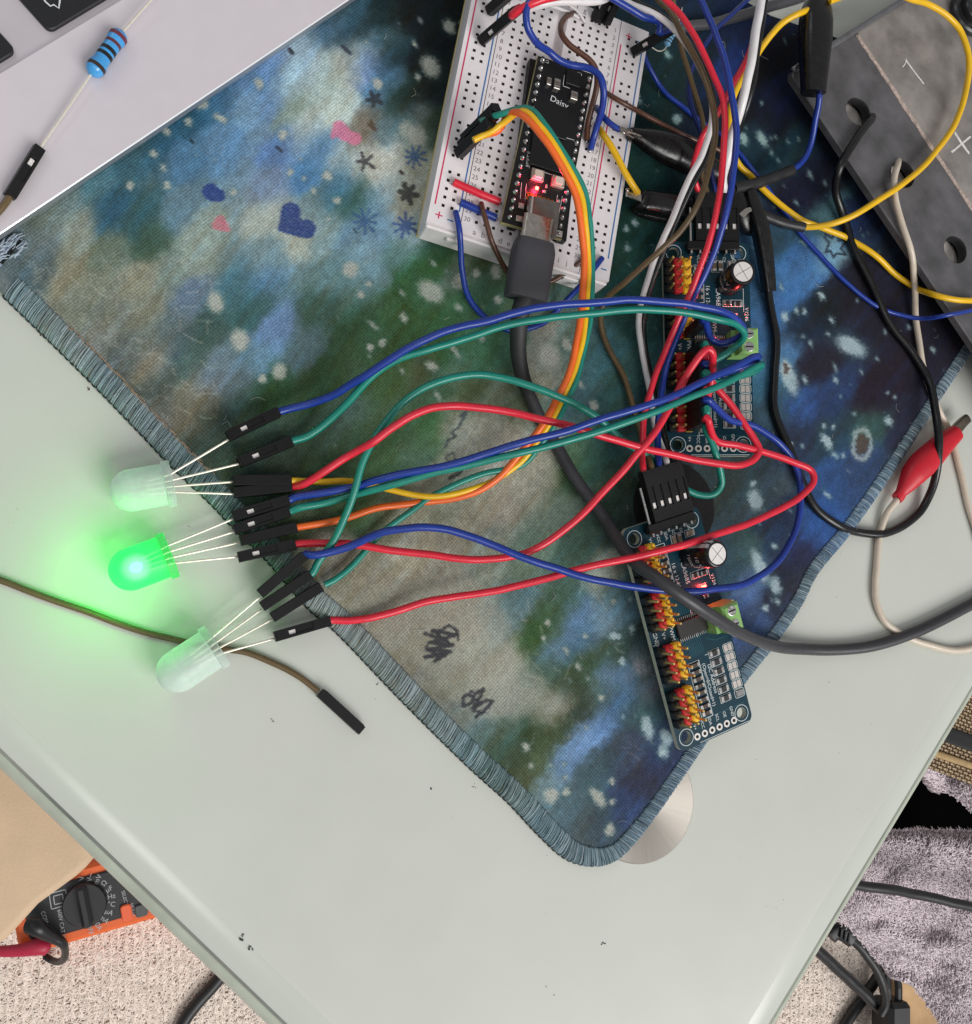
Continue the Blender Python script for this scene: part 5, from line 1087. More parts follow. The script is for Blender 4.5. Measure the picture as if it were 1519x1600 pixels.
    T('GND', 1.7, 31.5, 1.75); T('V+', 4.3, 31.6, 1.75); T('PWM', 7.0, 31.5, 1.75); T('16 x 12-bit', 12.9, 46.0, 1.7); T('PCA9685', 15.9, 46.4, 1.9); T('PWM', 14.6, 38.2, 1.8)
    T('I2C Address', 15.9, 15.6, 1.65); T('(Open=0/Closed=1)', 14.25, 14.4, 1.5); T('V1246', 24.2, 41.2, 1.55)
    for i, s_ in enumerate(('V+', 'VCC', 'SDA', 'SCL', 'OE', 'GND')):
        T(s_, 6.55 + 2.54 * i, 4.9, 1.3); T(s_, 7.85 + 2.54 * i, 57.3, 1.25)
    def ln(*p, w_=.1): sweep(g, np.array([(x, y, .03) for x, y in p]), w_, .02, n=4)
    def rect(x0, y0, x1, y1): 
        for a_, b_ in (((x0, y0), (x1, y0)), ((x1, y0), (x1, y1)), ((x1, y1), (x0, y1)), ((x0, y1), (x0, y0))): ln(a_, b_)
    rect(9.4, 6.0, 13.1, 21.9); rect(9.0, 44.6, 11.8, 55.6); rect(14.2, 53.6, 17.6, 57.0); rect(18.9, 55.1, 22.0, 56.9); rect(17.3, 43.5, 23, 45.4); rect(19.2, 39.8, 21.4, 41.4)
    for i in range(6): rect(16.6, 21.1 - 2.6 * i, 20.1, 23.1 - 2.6 * i); 
    for i in range(6):
        y = 22.1 - 2.65 * i; r_ = rrect(21.6, y - 1.2, 24.9, y + 1.2, .6, 3); ln(*(r_ + [r_[0]]), w_=.09)
    ln((0.3, 30.1), (2, 30.1)); ln((16.5, 22.5), (15.4, 22.5)); ln((7, .35), (24, .35)); ln((12.9, 6), (12.9, 22), w_=.06); ln((23.4, 50), (23.4, 42)); ln((14.5, 36), (14.5, 28))
    tag(part('silkscreen', g, SILK, root), kind='stuff')
    g = Geo()
    for i in range(9):
        x = 9.6 + i * .72; sweep(g, np.array([(x, 28.2, .012), (x, 27.4 - i * .12, .012), (x + 1.6 - .2 * i, 25.2 - i * .05, .012), (x + 1.6 - .2 * i, 23.2, .012)]), .1, .012, n=4)
        sweep(g, np.array([(x, 34.9, .012), (x, 36 + i * .25, .012), (x - 1.8, 38 + i * .3, .012), (8.2 - .02 * i, 39 + i * .5, .012)]), .1, .012, n=4)
    for p in (((17, 26.8), (20, 25.3), (25, 25.3)), ((5, 5.9), (24, 5.9)), ((17, 38), (17, 36), (24, 36))): sweep(g, np.array([(x, y, .01) for x, y in p]), .1, .01, n=4)
    tag(part('copper_track', g, TRACE, root), kind='stuff')
    return root
driver_board('upper blue driver board with most wires plugged in, upright between breadboard and metal plate', UPM, (), False)
driver_board("lower blue driver board tilted over the mat edge with bare coloured headers", LOM, (), True)

def edge_plug(label, colour, M, i, pts, r=.75, group='bus wires between the boards', dz=0.0):
    a = at(M, 10.39 + 2.54 * i, 62.0, 1.6); d = M[:3, 1]; e_ = a + d * 14
    path = [e_ - d * 1.5, e_ + d * .8] + [P(*q) for q in pts]; sp = smooth_path(path, 1.3)
    root = thing('jumper_wire', label, 'wire', sp[len(sp) // 2] * [1, 1, 0], group); g = Geo(); sweep(g, sp, r, n=10); part('insulation', g, WIRE[colour], root, local=False, smooth=True, auto=50)
    add_housing(root, frame(a, d, M[:3, 2]), True); return root
def rev(p): return list(reversed(p))
# wires that end in the lower board's edge plug
edge_plug("long red wire from the top, over the upper board, to the lower board", 'red', LOM, 0, rev([(1020, -22, 38), (1040, 0, 38), (1065, 25, 39), (1092, 66, 40), (1114, 115, 40), (1128, 154, 40), (1132.5, 192, 40), (1131, 247, 40), (1125, 302, 38), (1114, 352, 35), (1099, 405, 31), (1082, 452, 27), (1062, 495, 23), (1048, 526, 20), (1031, 569, 17), (1017, 612, 15), (1008, 645, 14), (1004, 675, 14), (1003, 705, 15)]), r=.85)
edge_plug("olive brown wire from the top, bowing left of the upper board to the lower", 'olive', LOM, 1, rev([(1018, -14, 30), (1029, 0, 31), (1048, 19, 33), (1067, 55, 35), (1090, 96, 36), (1106, 137, 37), (1116, 179, 37), (1116.5, 220, 36.5), (1106, 275, 34), (1090, 319, 31), (1066, 357, 27), (1037, 386, 23), (1010, 413, 19), (977, 442, 14), (955, 458, 10), (942, 475, 7), (938, 497, 6), (942, 520, 5), (954, 550, 4.5), (974, 588, 4.5), (987, 628, 5), (998, 666, 7), (1008, 700, 11)]), r=.85)
edge_plug("long blue wire right beside the long red one, from top to lower board", 'blue', LOM, 2, rev([(1086, -20, 38), (1095, 0, 39), (1117, 49, 41), (1134, 102, 42), (1145, 154, 42), (1150, 206, 42), (1149, 247, 41.5), (1142, 297, 40), (1131, 346, 37), (1117, 390, 33), (1099, 434, 29), (1082, 470, 25), (1067, 502, 21), (1053, 536, 17), (1041, 574, 14), (1034, 612, 12), (1030, 650, 11), (1028, 690, 12)]), r=.9)
edge_plug("white wire passing left of the upper board down to the lower board", 'white', LOM, 3, rev([(960, -16, 27), (982, 4, 28), (1012, 17, 30), (1040, 34, 31), (1066, 60, 32), (1090, 97, 33), (1106, 135, 33.5), (1112, 170, 33), (1110, 200, 32), (1099, 239, 30), (1076, 282, 27), (1054, 331, 23), (1030, 391, 18), (1012, 436, 14), (1001, 476, 11), (998.5, 510, 9), (1003, 545, 7), (1010, 586, 6), (1017, 626, 6), (1025, 668, 7), (1037, 708, 10)]), r=.85)
edge_plug("black wire close beside the white one left of the upper board", 'black', LOM, 4, rev([(968, -18, 26), (990, 2, 27), (1018, 16, 29), (1046, 34, 30), (1072, 62, 31), (1096, 100, 32), (1112, 140, 32.5), (1117, 172, 32), (1114, 205, 31), (1103, 244, 29), (1082, 288, 26), (1060, 338, 22), (1037, 394, 17.5), (1018, 440, 13.5), (1008, 480, 10.5), (1005, 514, 8.5), (1010, 550, 6.5), (1017, 590, 5.5), (1025, 630, 5.5), (1034, 668, 6.5), (1048, 712, 10)]), r=.85)
# wires that end in the upper board's edge plug
edge_plug("shorter red wire from the top right bending to the upper board's plug", 'red', UPM, 0, rev([(1194, -20, 34), (1184, 30, 34), (1172, 76, 33), (1160, 106, 32), (1147, 132, 30), (1132, 160, 27), (1114, 188, 24), (1098, 212, 21), (1088, 240, 19), (1083, 270, 17)]), r=.85)
edge_plug("thin dark blue wire behind the brown wires, ending at the upper board plug", 'navy', UPM, 2, rev([(1185, -14, 20), (1168, 0, 20), (1139, 27, 20), (1120, 44, 19.5), (1103, 66, 19), (1085, 98, 18), (1077, 129, 17), (1079, 159, 16), (1087, 184, 15), (1098, 215, 14), (1108, 255, 14)]), r=.7)
edge_plug('tan brown wire under the bundle to the upper board plug', 'olive', UPM, 1, rev([(1050, -10, 24), (1056, 27, 23), (1068, 88, 22), (1079, 124, 21), (1092, 165, 19), (1100, 200, 17), (1099, 240, 15), (1096, 275, 14)]), r=.75)
edge_plug('white wire coming straight down from the top right to the upper board plug', 'white', UPM, 3, rev([(1192, -16, 38), (1189, 0, 38), (1180, 55, 38), (1171, 115, 37), (1157, 170, 33), (1143, 214, 26), (1137, 245, 23), (1130, 280, 18)]), r=1.25)
edge_plug('black wire coming straight down from the top right beside the white one', 'black', UPM, 4, rev([(1200, -16, 37), (1196, 0, 37), (1188, 55, 37), (1179, 115, 36), (1165, 170, 32), (1151, 214, 25), (1146, 245, 22), (1141, 280, 18)]), r=.9)

# ------------------------------------------------------------------ cables on the right
def cable(label, colour, pts, r, group=None, name='cable', cat='cable', extra=None):
    sp = smooth_path([P(*p) for p in pts], 1.4); root = thing(name, label, cat, sp[len(sp) // 2] * [1, 1, 0], group)
    g = Geo(); sweep(g, sp, r, n=12); part('insulation', g, WIRE[colour] if isinstance(colour, str) else colour, root, local=False, smooth=True, auto=50); return root
def sleeve(root, pts, r, name='heat_shrink_sleeve', m_=None):
    g = Geo(); sp = smooth_path([P(*p) for p in pts], 1.0); rr_ = np.full(len(sp), r) * (1 + .05 * np.sin(np.arange(len(sp)) * .9)); sweep(g, sp, rr_, n=14); return part(name, g, m_ or mat('black_heat_shrink', (34, 33, 35), .45, var=.15, vscale=4, bump=.1, bscale=20), root, local=False, smooth=True, auto=50)
yl = cable('yellow wire in a big loop over the grey metal plate', 'yellow', [(1296, 2, 26), (1340, -12, 27), (1400, -8, 26), (1425, 0, 25), (1452, 7, 24), (1478, 22, 23), (1500, 47, 22), (1512, 80, 21), (1514, 110, 20), (1507, 150, 19), (1492, 195, 18), (1462, 238, 17.5), (1425, 275, 17.5), (1388, 304, 17.5), (1350, 327, 16.5), (1312, 345, 14), (1275, 354, 10), (1252, 355, 8), (1244, 354, 8)], .95, 'yellow wires on the right')
sleeve(yl, [(1256, 355.5, 8.2), (1225, 349, 8), (1200, 340, 8.5), (1174, 330, 9)], 1.5)
cable('yellow wire crossing under the white wire and running right to the photo edge', 'yellow', [(1262, 16, 24), (1247, 22, 24), (1225, 35, 22), (1205, 55, 20), (1190, 75, 18), (1166, 112, 15), (1150, 142, 13), (1141, 178, 11), (1141, 220, 9), (1154, 256, 7), (1175, 277, 6), (1207, 310, 5.5), (1232, 330, 5.5), (1257, 345, 5.5), (1290, 357.5, 5), (1320, 370, 4.5), (1340, 382, 5.5), (1372, 402, 6), (1400, 429, 4.5), (1430, 449, 6), (1461, 462, 14), (1490, 468, 16), (1530, 470, 16)], .95, 'yellow wires on the right')
cable('thin blue wire from behind the breadboard running right under the yellow wires', 'blue', [(1003, 70, 10), (1007, 88, 9), (1015, 105, 8), (1027, 127, 6), (1042, 147, 5), (1065, 166, 4.5), (1092, 188, 4.5), (1125, 210, 5), (1153, 236, 6), (1175, 264, 6.5), (1197, 291, 6), (1216, 319, 5), (1235, 342, 4.8), (1252, 366, 4.5), (1274, 390, 4.3), (1311, 431, 4.2), (1342, 459, 4.2), (1367, 476, 4.5), (1399, 489, 5), (1436, 497, 8), (1477, 494, 14.8), (1530, 481, 15)], .72)
cable('thick dark cable lying behind the wire bundle at the top', 'grey', [(1058, 44, 4.6), (1085, 40, 4.6), (1120, 35, 4.6), (1175, 19, 4.6), (1244, -2, 4.6), (1300, -20, 4.6)], 1.7)
bk = cable("black cable looping from the narrow black clip to the plate's top hole", 'black', [(1193, 380, 9), (1199, 440, 6), (1203, 470, 5), (1208, 503, 4.6), (1212, 541, 4.5), (1210, 587, 4.4), (1210, 634, 4.4), (1221, 675, 4.5), (1235, 707, 5), (1249, 744, 5), (1274, 791, 4.6), (1305, 819, 4), (1336, 831, 2), (1374, 834, 1.6), (1411, 822, 1.6), (1441, 796, 1.8), (1458, 756, 4), (1467, 706, 8), (1466, 666, 9), (1458, 622, 7), (1447, 588, 5), (1427, 553, 4.5), (1399, 516, 4.5), (1380, 487, 4.8), (1361, 444, 5), (1339, 400, 5), (1325, 358, 5.2), (1313, 325, 6.5), (1305, 295, 10), (1310, 265, 15), (1325, 238, 16.5), (1346, 206, 16.2), (1360, 188, 15), (1362, 178, 9)], 1.28, 'alligator clip leads')
cable("cream cable from the metal plate's second hole down under the red clip", 'cream', [(1404, 246, 8), (1402, 256, 14.5), (1398, 280, 16.5), (1400, 312, 16.2), (1410, 350, 15.8), (1420, 385, 15.4), (1426, 410, 13), (1430, 447, 7), (1432, 509, 4.6), (1439, 556, 4.5), (1452, 603, 4.5), (1470, 647, 3.5), (1480, 669, 1.4), (1493, 706, 1.1), (1505, 753, 1.1), (1517, 806, 1.1), (1540, 880, 1.1)], 1.0, 'alligator clip leads')
blk_boot = mat('glossy_black_boot', (15, 14, 14), .28, var=.25, vscale=3, rvar=.12, bump=.25, bscale=9)
def boot(root, secs, m_, sq=2.5, name='insulating_boot', n=22):
    p = np.array([P(x, y, z) for x, y, z, _, _ in secs]); r1 = np.array([s[3] for s in secs]); r2 = np.array([s[4] for s in secs]); sp = smooth_path(p, 1.0)
    d = np.concatenate([[0], np.cumsum(np.linalg.norm(np.diff(p, axis=0), axis=1))]); ds = np.concatenate([[0], np.cumsum(np.linalg.norm(np.diff(sp, axis=0), axis=1))]); ds *= d[-1] / ds[-1]
    g = Geo(); sweep(g, sp, np.interp(ds, d, r1), np.interp(ds, d, r2), n=n, sq=sq); return part(name, g, m_, root, local=False, smooth=True, auto=50)
def jaws(root, pts, w_):
    for k_, dz in ((0, .5), (1, -.5)):
        p = np.array([P(x, y, z + dz * 1.6) for x, y, z in pts]); g = Geo(); sp = smooth_path(p, .6); t = np.linspace(0, 1, len(sp)); sweep(g, sp, w_ * (1 - .35 * t), .35, n=8, sq=4)
        for i in range(2, len(sp) - 1, 2): box(g, sp[i] + (0, 0, -dz * 1.0), (.5, .5, .8))
        part('jaw', g, STEEL, root, local=False)
def clip(label, group='black crocodile clips'): return thing('crocodile_clip', label, 'crocodile clip', P(0, 0, 0) * 0 + clip_at, group)
clip_at = P(1271, 147, 3)
c1 = clip("big black crocodile clip pointing upward over the corner of the metal plate")
boot(c1, [(1276, -24, 22, 2.2, 2.0), (1277, 0, 22.5, 3.3, 2.8), (1276, 14, 22.5, 4.3, 3.4), (1275, 32, 22.5, 4.9, 3.8), (1274, 60, 22, 4.9, 3.9), (1272.5, 100, 21, 4.2, 3.5), (1271, 146, 19.5, 3.5, 3.0)], blk_boot, 3.0)
g = Geo(); sp = smooth_path([P(*q) for q in ((1278, 134, 19.6), (1280, 150, 19), (1277, 178, 16), (1267, 225, 11), (1255, 250, 9), (1234, 267, 8), (1220, 272, 8))], 1.2); sweep(g, sp, .95, n=10); part('lead', g, WIRE['blue'], c1, local=False, smooth=True)
sleeve(c1, [(1238, 266, 8), (1215, 275, 8.5), (1190, 284, 9.5), (1165, 291, 10.5), (1146, 295, 11)], 1.65)
clip_at = P(1040, 240, 3)
c2 = clip('black crocodile clip biting the short blue wire, upper of the two beside the breadboard')
boot(c2, [(985, 209, 15.5, 1.7, 1.9), (998, 214, 14.5, 2.4, 2.2), (1015, 221, 13.5, 3.6, 2.8), (1035, 229, 12.5, 4.6, 3.4), (1055, 237, 12, 4.9, 3.8), (1072, 245, 11, 4.9, 3.8), (1092, 255, 10, 4.2, 3.3), (1118, 268, 9, 3.2, 2.8), (1140, 280, 9, 2.6, 2.4)], blk_boot, 2.2)
jaws(c2, [(988, 210, 16.5), (978, 206, 18), (968, 202, 19)], 1.5)
g = Geo(); sweep(g, smooth_path([P(975, 204, 19.2), P(988, 208, 18.5), P(1002, 213.5, 17)], .6), .4, n=6); sweep(g, smooth_path([P(971, 199, 19.5), P(975, 208, 19.6), P(981, 201, 19.4)], .5), .35, n=6); part('wire_strands', g, STEEL, c2, local=False, smooth=True)
clip_at = P(1040, 330, 3)
c3 = clip('black crocodile clip biting the short yellow wire, lower of the two beside the breadboard')
boot(c3, [(998, 313, 11.5, 2.6, 1.5), (1002, 315, 11.5, 3.1, 2.6), (1016, 317, 11, 3.2, 2.9), (1040, 321, 10, 3.3, 3.0), (1062, 325, 9, 3.4, 3.0), (1090, 329, 8, 3.3, 2.8), (1120, 333, 7.5, 2.6, 2.4)], blk_boot, 3.2)
boot(c3, [(990, 324, 7.6, 1.4, 1.2), (998, 328, 7.2, 2.0, 1.6), (1020, 332, 6.6, 2.4, 1.9), (1060, 338, 6, 2.6, 2.0)], blk_boot, 2.2, 'lower_boot')
jaws(c3, [(1001, 309, 12.5), (990, 306, 13), (979, 303, 13.4)], 1.3)
g = Geo(); sweep(g, smooth_path([P(983, 300, 14.2), P(979, 296, 14.6), P(985, 295, 14.2)], .5), .3, n=6); part('wire_strands', g, STEEL, c3, local=False, smooth=True)
clip_at = P(1160, 320, 3)
c4 = clip('black crocodile clip right of the upper board plug, partly hidden behind the wires')
boot(c4, [(1150, 300, 9, 2.2, 2.0), (1154, 318, 8.5, 3.2, 2.8), (1160, 336, 8, 3.6, 3.0), (1168, 352, 7, 3.0, 2.4), (1180, 360, 6.5, 1.9, 1.8)], blk_boot, 2.2)
jaws(c4, [(1158, 338, 10.6), (1166, 330, 11), (1173, 327, 11)], 1.0)
clip_at = P(1195, 400, 3)
c5 = clip('long narrow black crocodile clip hanging beside the silver capped capacitor')
boot(c5, [(1172, 300, 10.5, 1.8, 1.6), (1178, 325, 10.5, 2.3, 2.0), (1186, 350, 10, 2.7, 2.2), (1192, 380, 9, 2.6, 2.2), (1198, 420, 7.6, 2.3, 2.0), (1202, 456, 6, 2.0, 1.8)], blk_boot, 3.0)
# red clip
clip_at = P(1455, 725, 0)
rc = thing('crocodile_clip', "red crocodile clip with dull metal tip, on the glass beside the mat", 'crocodile clip', clip_at)
RB = mat('red_soft_plastic', (196, 22, 40), .42, var=.06, vscale=3, bump=.08, bscale=14)
boot(rc, [(1401, 779, 3.0, 1.8, 1.5), (1404, 776, 3.1, 1.9, 1.6), (1408, 770, 3.4, 1.7, 1.6), (1417, 757, 4.0, 2.8, 2.4), (1427, 742, 4.6, 3.9, 3.2), (1440, 727, 5.0, 4.4, 3.6), (1455, 712, 5.0, 4.2, 3.5), (1470, 697, 4.8, 3.7, 3.2), (1486, 683, 4.5, 3.0, 2.8), (1493, 677, 4.4, 2.7, 2.5)], RB, 2.3, 'insulating_boot', 26)
g = Geo(); sp = np.array([P(1486, 681, 4.4), P(1496, 669, 4.3), P(1504, 660, 4.2), (P(1511, 654, 4.1))]); sweep(g, sp, [1.9, 1.8, 1.7, 1.6], [1.5, 1.4, 1.3, 1.2], n=16, sq=3); part('jaw', g, mat('dull_nickel', (150, 138, 122), .35, 1.0, var=.2, vscale=6), rc, local=False, smooth=True, auto=40)
g = Geo(); sp = smooth_path([P(*q) for q in ((1412, 767, 3.4), (1406, 776, 3), (1396, 788, 2.4), (1386, 801, 1.8), (1376, 832, 1.2), (1371, 870, 1.1), (1367, 905, 1.1), (1368, 935, 1.1), (1380, 967, 1.1), (1410, 991, 1.1), (1450, 1008, 1.1), (1490, 1016, 1.1), (1540, 1008, 1.1))], 1.4); sweep(g, sp, 1.05, n=12); part('lead', g, WIRE['cream'], rc, local=False, smooth=True)

# ------------------------------------------------------------------ resistors
def resistor(label, e1, e2, r, lead1, lead2, m_, bands, extra=None):
    a, b = e1, e2; L_ = np.linalg.norm(b - a); M = frame(a, b - a); root = thing('resistor', label, 'resistor', M)
    pr_ = [(0, .3 * r), (.06 * L_, .8 * r), (.12 * L_, r), (.22 * L_, r), (.28 * L_, .88 * r), (.5 * L_, .86 * r), (.72 * L_, .88 * r), (.78 * L_, r), (.88 * L_, r), (.94 * L_, .8 * r), (L_, .3 * r)]
    g = Geo(); lathe(g, pr_, n=28); part('body', g, m_, root, smooth=True)
    for t, c in bands:
        rad = float(np.interp(t, [p[0] / L_ for p in pr_], [p[1] for p in pr_])); g = Geo(); wd = .035 * L_
        lathe(g, [(t * L_ - wd, rad * .97), (t * L_ - wd, rad * 1.012), (t * L_ + wd, rad * 1.012), (t * L_ + wd, rad * .97)], n=28); part('colour_band', g, mat('band_%d_%d' % (c[0], c[1]), c, .4), root, smooth=True, auto=40)
    for l_ in (lead1, lead2):
        g = Geo(); sweep(g, smooth_path(l_, 1.0), .3 * min(1, r / 1.6), n=8); part('lead', g, LEADM, root, local=False, smooth=True)
    return root
RBL = mat('sky_blue_lacquer', (66, 152, 214), .3, var=.08, vscale=3, coat=.3)
resistor('large blue resistor with dark bands lying on the laptop palm rest', P(142, 117, LZ + 2.2), P(191, 49, LZ + 2.2), 2.25, [P(144, 114, LZ + 2.2), P(134, 128, LZ + 2.0), P(100, 178, LZ + 1.6), P(66, 227, LZ + 1.4), P(58, 240, LZ + 1.35)], [P(189, 52, LZ + 2.2), P(199, 42, LZ + 2.2), P(220, 18, LZ + 2.4), P(240, -4, LZ + 2.6)], RBL,
         [(.16, (52, 40, 36)), (.42, (24, 22, 26)), (.54, (24, 22, 26)), (.70, (96, 46, 52)), (.85, (110, 44, 56))])
root = thing('jumper_wire', 'brown jumper wire with a black plug on the laptop, holding the big resistor', 'wire', P(30, 280, 0))
a, b = P(61.5, 231, LZ + 1.3), P(15, 307, LZ + 1.3); add_housing(root, frame(a, b - a) @ rotm('x', -25), True)
g = Geo(); sweep(g, smooth_path([P(18, 302, LZ + 1.3), P(8, 318, LZ + 1.2), P(-8, 336, LZ + 1), P(-40, 360, LZ + 1)], 1.2), .85, n=10); part('insulation', g, WIRE['olive'], root, local=False, smooth=True)
resistor('tiny light blue resistor hanging at the top right corner of the breadboard', P(1041, 72, 14), P(1054, 48, 15), 1.0, [P(1042, 70, 14), P(1039, 77, 14), P(1030, 80, 14), P(1019, 74, 15), P(1014, 68, 16)], [P(1053.5, 49, 15), P(1057, 42, 15.2), P(1062, 30, 15.5), P(1066, 12, 14)], mat('pale_blue_lacquer', (120, 176, 210), .35, var=.1, vscale=5), [(.2, (60, 70, 90)), (.4, (50, 60, 90)), (.58, (60, 60, 80)), (.8, (70, 80, 100))])

# ------------------------------------------------------------------ grey metal plate with holes
MZ = 14.0
ca = P(1235, 114, MZ); cb = P(1430, 403, MZ); cc_ = P(1412, 0, MZ); ex = unit(cb - ca); pm = frame(ca, ex); pm[2, 3] = 0
if np.dot(pm[:3, 1], cc_ - ca) < 0: pass
PL = thing('metal_plate', "grey cast metal plate with round holes and scratched plus and minus marks", 'metal plate', pm)
def ql(px, py, z=MZ): return to_local(pm, P(px, py, z))
s0, s1 = ql(1337.5, 57.5), ql(1519, 322); ysm = (s0[1] + s1[1]) / 2
top_dir = unit(ql(1412, 0) - ql(1302, 70)); o0 = ql(1302, 70); 
def xat(y): return o0[0] + top_dir[0] * (y - o0[1]) / top_dir[1]
hol = [ql(1341, 174), ql(1411, 272), ql(1493, 390)]; hr = 4.6
GRAPH = mat('dark_cast_metal', (98, 96, 98), .5, .35, var=.30, vscale=1.3, detail=10, bump=.3, bscale=14, rvar=.16); PALE = mat('worn_cast_metal', (146, 140, 135), .5, .4, var=.32, vscale=1.1, detail=11, bump=.45, bscale=10, rvar=.16)
g = Geo(); x2 = 150; prism(g, [(xat(0) + 1.5, 0), (x2, 0), (x2, ysm - .05 * 0), (xat(ysm), ysm), (xat(1.5), 1.5)], MZ - 2.6, MZ, holes=[circ(h[0], h[1], hr, 36) for h in hol], ch=.35)
part('hole_strip', g, GRAPH, PL)
for h in hol:
    g = Geo(); a = np.linspace(0, 2 * math.pi, 41)[:-1]; nA = len(a); V = [((h[0] + r_ * math.cos(t)), (h[1] + r_ * math.sin(t)), z_) for r_, z_ in ((hr - .02, MZ - .05), (hr - .22, MZ - .25), (hr - .22, MZ - 3.4)) for t in a]
    g.add(V, [(i * nA + (j + 1) % nA, i * nA + j, (i + 1) * nA + j, (i + 1) * nA + (j + 1) % nA) for i in range(2) for j in range(nA)]); part('hole_wall', g, mat('drilled_dark_metal', (40, 38, 40), .5, .2, var=.1, vscale=10), PL, smooth=True)
    g = Geo(); prism(g, circ(h[0], h[1], hr + 1.5, 24), MZ - 5.6, MZ - 5.5); part('hole_bottom', g, mat('pale_inner_liner', (226, 218, 212), .7), PL)
g = Geo(); prism(g, [(xat(ysm) , ysm + .25), (x2, ysm + .25), (x2, ysm + 70), (xat(ysm + 70), ysm + 70)], MZ - 2.6, MZ + .05, ch=.3); part('face_plate', g, PALE, PL)
g = Geo(); rr = random.Random(2); xx = np.linspace(xat(ysm) + 1.2, x2, 110); path = np.array([(x, ysm + .12 + rr.uniform(-.10, .10), MZ + .02) for x in xx]); sweep(g, path, np.array([.85 + rr.uniform(-.16, .16) for _ in xx]), .35, n=8); part('seam_bead', g, mat('pinkish_seam_filler', (180, 162, 152), .7, .2, var=.35, vscale=9, bump=.5, bscale=30), PL, smooth=True)
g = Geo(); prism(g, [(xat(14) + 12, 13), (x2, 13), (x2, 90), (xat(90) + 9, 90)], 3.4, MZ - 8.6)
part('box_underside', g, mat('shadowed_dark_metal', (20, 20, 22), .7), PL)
g = Geo(); e0, e1 = np.array((xat(0) + 2, 0)), np.array((xat(ysm + 60), ysm + 60)); sweep(g, np.array([(xat(y), y, MZ + .1) for y in np.linspace(1.2, ysm + 60, 30)]), 1.0, .8, n=10, sq=3); part('raised_rim', g, mat('rim_metal', (120, 120, 124), .35, .6, var=.15, vscale=2), PL, smooth=True)
g = Geo(); rr = random.Random(6)
def scratch(p, q_, n_, spread, w_=.17):
    for _ in range(n_):
        a, b = ql(*p), ql(*q_); o_ = np.array((rr.uniform(-spread, spread), rr.uniform(-spread, spread), 0)); mid = (a + b) / 2 + (rr.uniform(-.3, .3), rr.uniform(-.3, .3), 0)
        pp = smooth_path([a + o_, mid + o_ * .6, b + o_ * .8], .8); pp[:, 2] = MZ + .1; sweep(g, pp, w_ * rr.uniform(.6, 1.4), .03, n=5)
scratch((1415, 94), (1443, 131), 7, .28); scratch((1410, 105), (1416, 92), 2, .1)
scratch((1492, 208), (1514, 240), 6, .3); scratch((1487, 238), (1516, 214), 6, .35)
part('scratched_sign', g, mat('bare_scratch', (224, 222, 216), .5, .15, var=.2, vscale=14), PL)
kc = P(1512, 24, MZ + .1); g = Geo(); lathe(g, [(0, 7.6), (.6, 8.0), (2.2, 8.0), (2.8, 7.4), (2.8, 5.4), (4.6, 5.2), (5.0, 4.8), (5.0, 2.5), (2.2, 2.3), (2.2, .01)], n=48, axis='z')
SK = thing('panel_socket', 'round black panel socket standing on the grey metal plate at the top right corner', 'socket', kc); part('collar', g, mat('socket_black', (28, 28, 30), .3, var=.1), SK, smooth=True, auto=35)
g = Geo(); lathe(g, [(2.25, 2.2), (3.6, 2.2), (3.6, 1.5), (2.3, 1.4), (2.3, .01)], n=24, axis='z'); part('contact_ring', g, mat('socket_black', (28, 28, 30), .3), SK, smooth=True, auto=35)

# ------------------------------------------------------------------ below the table, lower left: seat, multimeter
SZ = -330.0
seat_px = [(150, 1338), (133, 1358), (118, 1371), (88, 1393), (59, 1414), (34, 1442), (12, 1466), (0, 1475), (-80, 1530), (-260, 1400), (-120, 1060), (60, 1180)]
sl = [tuple(P(x, y, SZ)[:2]) for x, y in seat_px]
SEAT = thing('chair_seat', 'beige grained leather seat below the lower left edge of the table', 'seat', P(30, 1330, SZ - 40))
g = Geo(); poly = sl if area2(sl) > 0 else sl[::-1]; n = len(poly); rings = []
for d, z in ((4.5, 1.6), (2.4, 1.0), (1.0, 0), (.3, -1.6), (0, -4), (.6, -30), (1.6, -34), (.8, -38), (2, -48)):
    rings += [(x, y, SZ + z) for x, y in inset(poly, d)]
F = [(i * n + j, (i + 1) * n + j, (i + 1) * n + (j + 1) % n, i * n + (j + 1) % n) for i in range(8) for j in range(n)] + [tuple(range(n)), tuple(reversed(range(8 * n, 9 * n)))]
g.add(rings, F)
part('cushion', g, mat('beige_leather', (206, 178, 146), .55, spec=.35, var=.05, vscale=.5, bump=1.0, bscale=6), SEAT, local=False, smooth=True, auto=50)
MZZ = FLOOR_Z + 42
mo = P(36, 1495, MZZ); mx_ = unit(P(237, 1437, MZZ) - mo); MMt = frame(mo, mx_); MMt[2, 3] = 0
MULTI = thing('multimeter', 'orange and black multimeter with a round dial lying on the carpet, lower left', 'multimeter', MMt)
def mq(px, py, z=MZZ): return to_local(MMt, P(px, py, z))
wid = mq(146, 1349)[1]; x0m, x1m = mq(24, 1455)[0], mq(24, 1455)[0] + 190
ORG = mat('orange_rubber', (232, 104, 46), .5, var=.04, vscale=1, bump=.1, bscale=10); MBK = mat('meter_face', (44, 43, 45), .5, var=.08, vscale=1.5)
g = Geo(); prism(g, rrect(x0m, 0, x1m, wid, 12, 6), FLOOR_Z + 2, MZZ, ch=3); part('case', g, ORG, MULTI)
g = Geo(); prism(g, rrect(x0m + 9, 8.5, x1m - 9, wid - 8.5, 7, 5), MZZ, MZZ + 2.4, ch=1.2); part('face', g, MBK, MULTI)
dc_ = mq(133, 1411); rd = (np.linalg.norm(mq(98, 1425) - dc_) + np.linalg.norm(mq(166, 1398) - dc_)) / 2
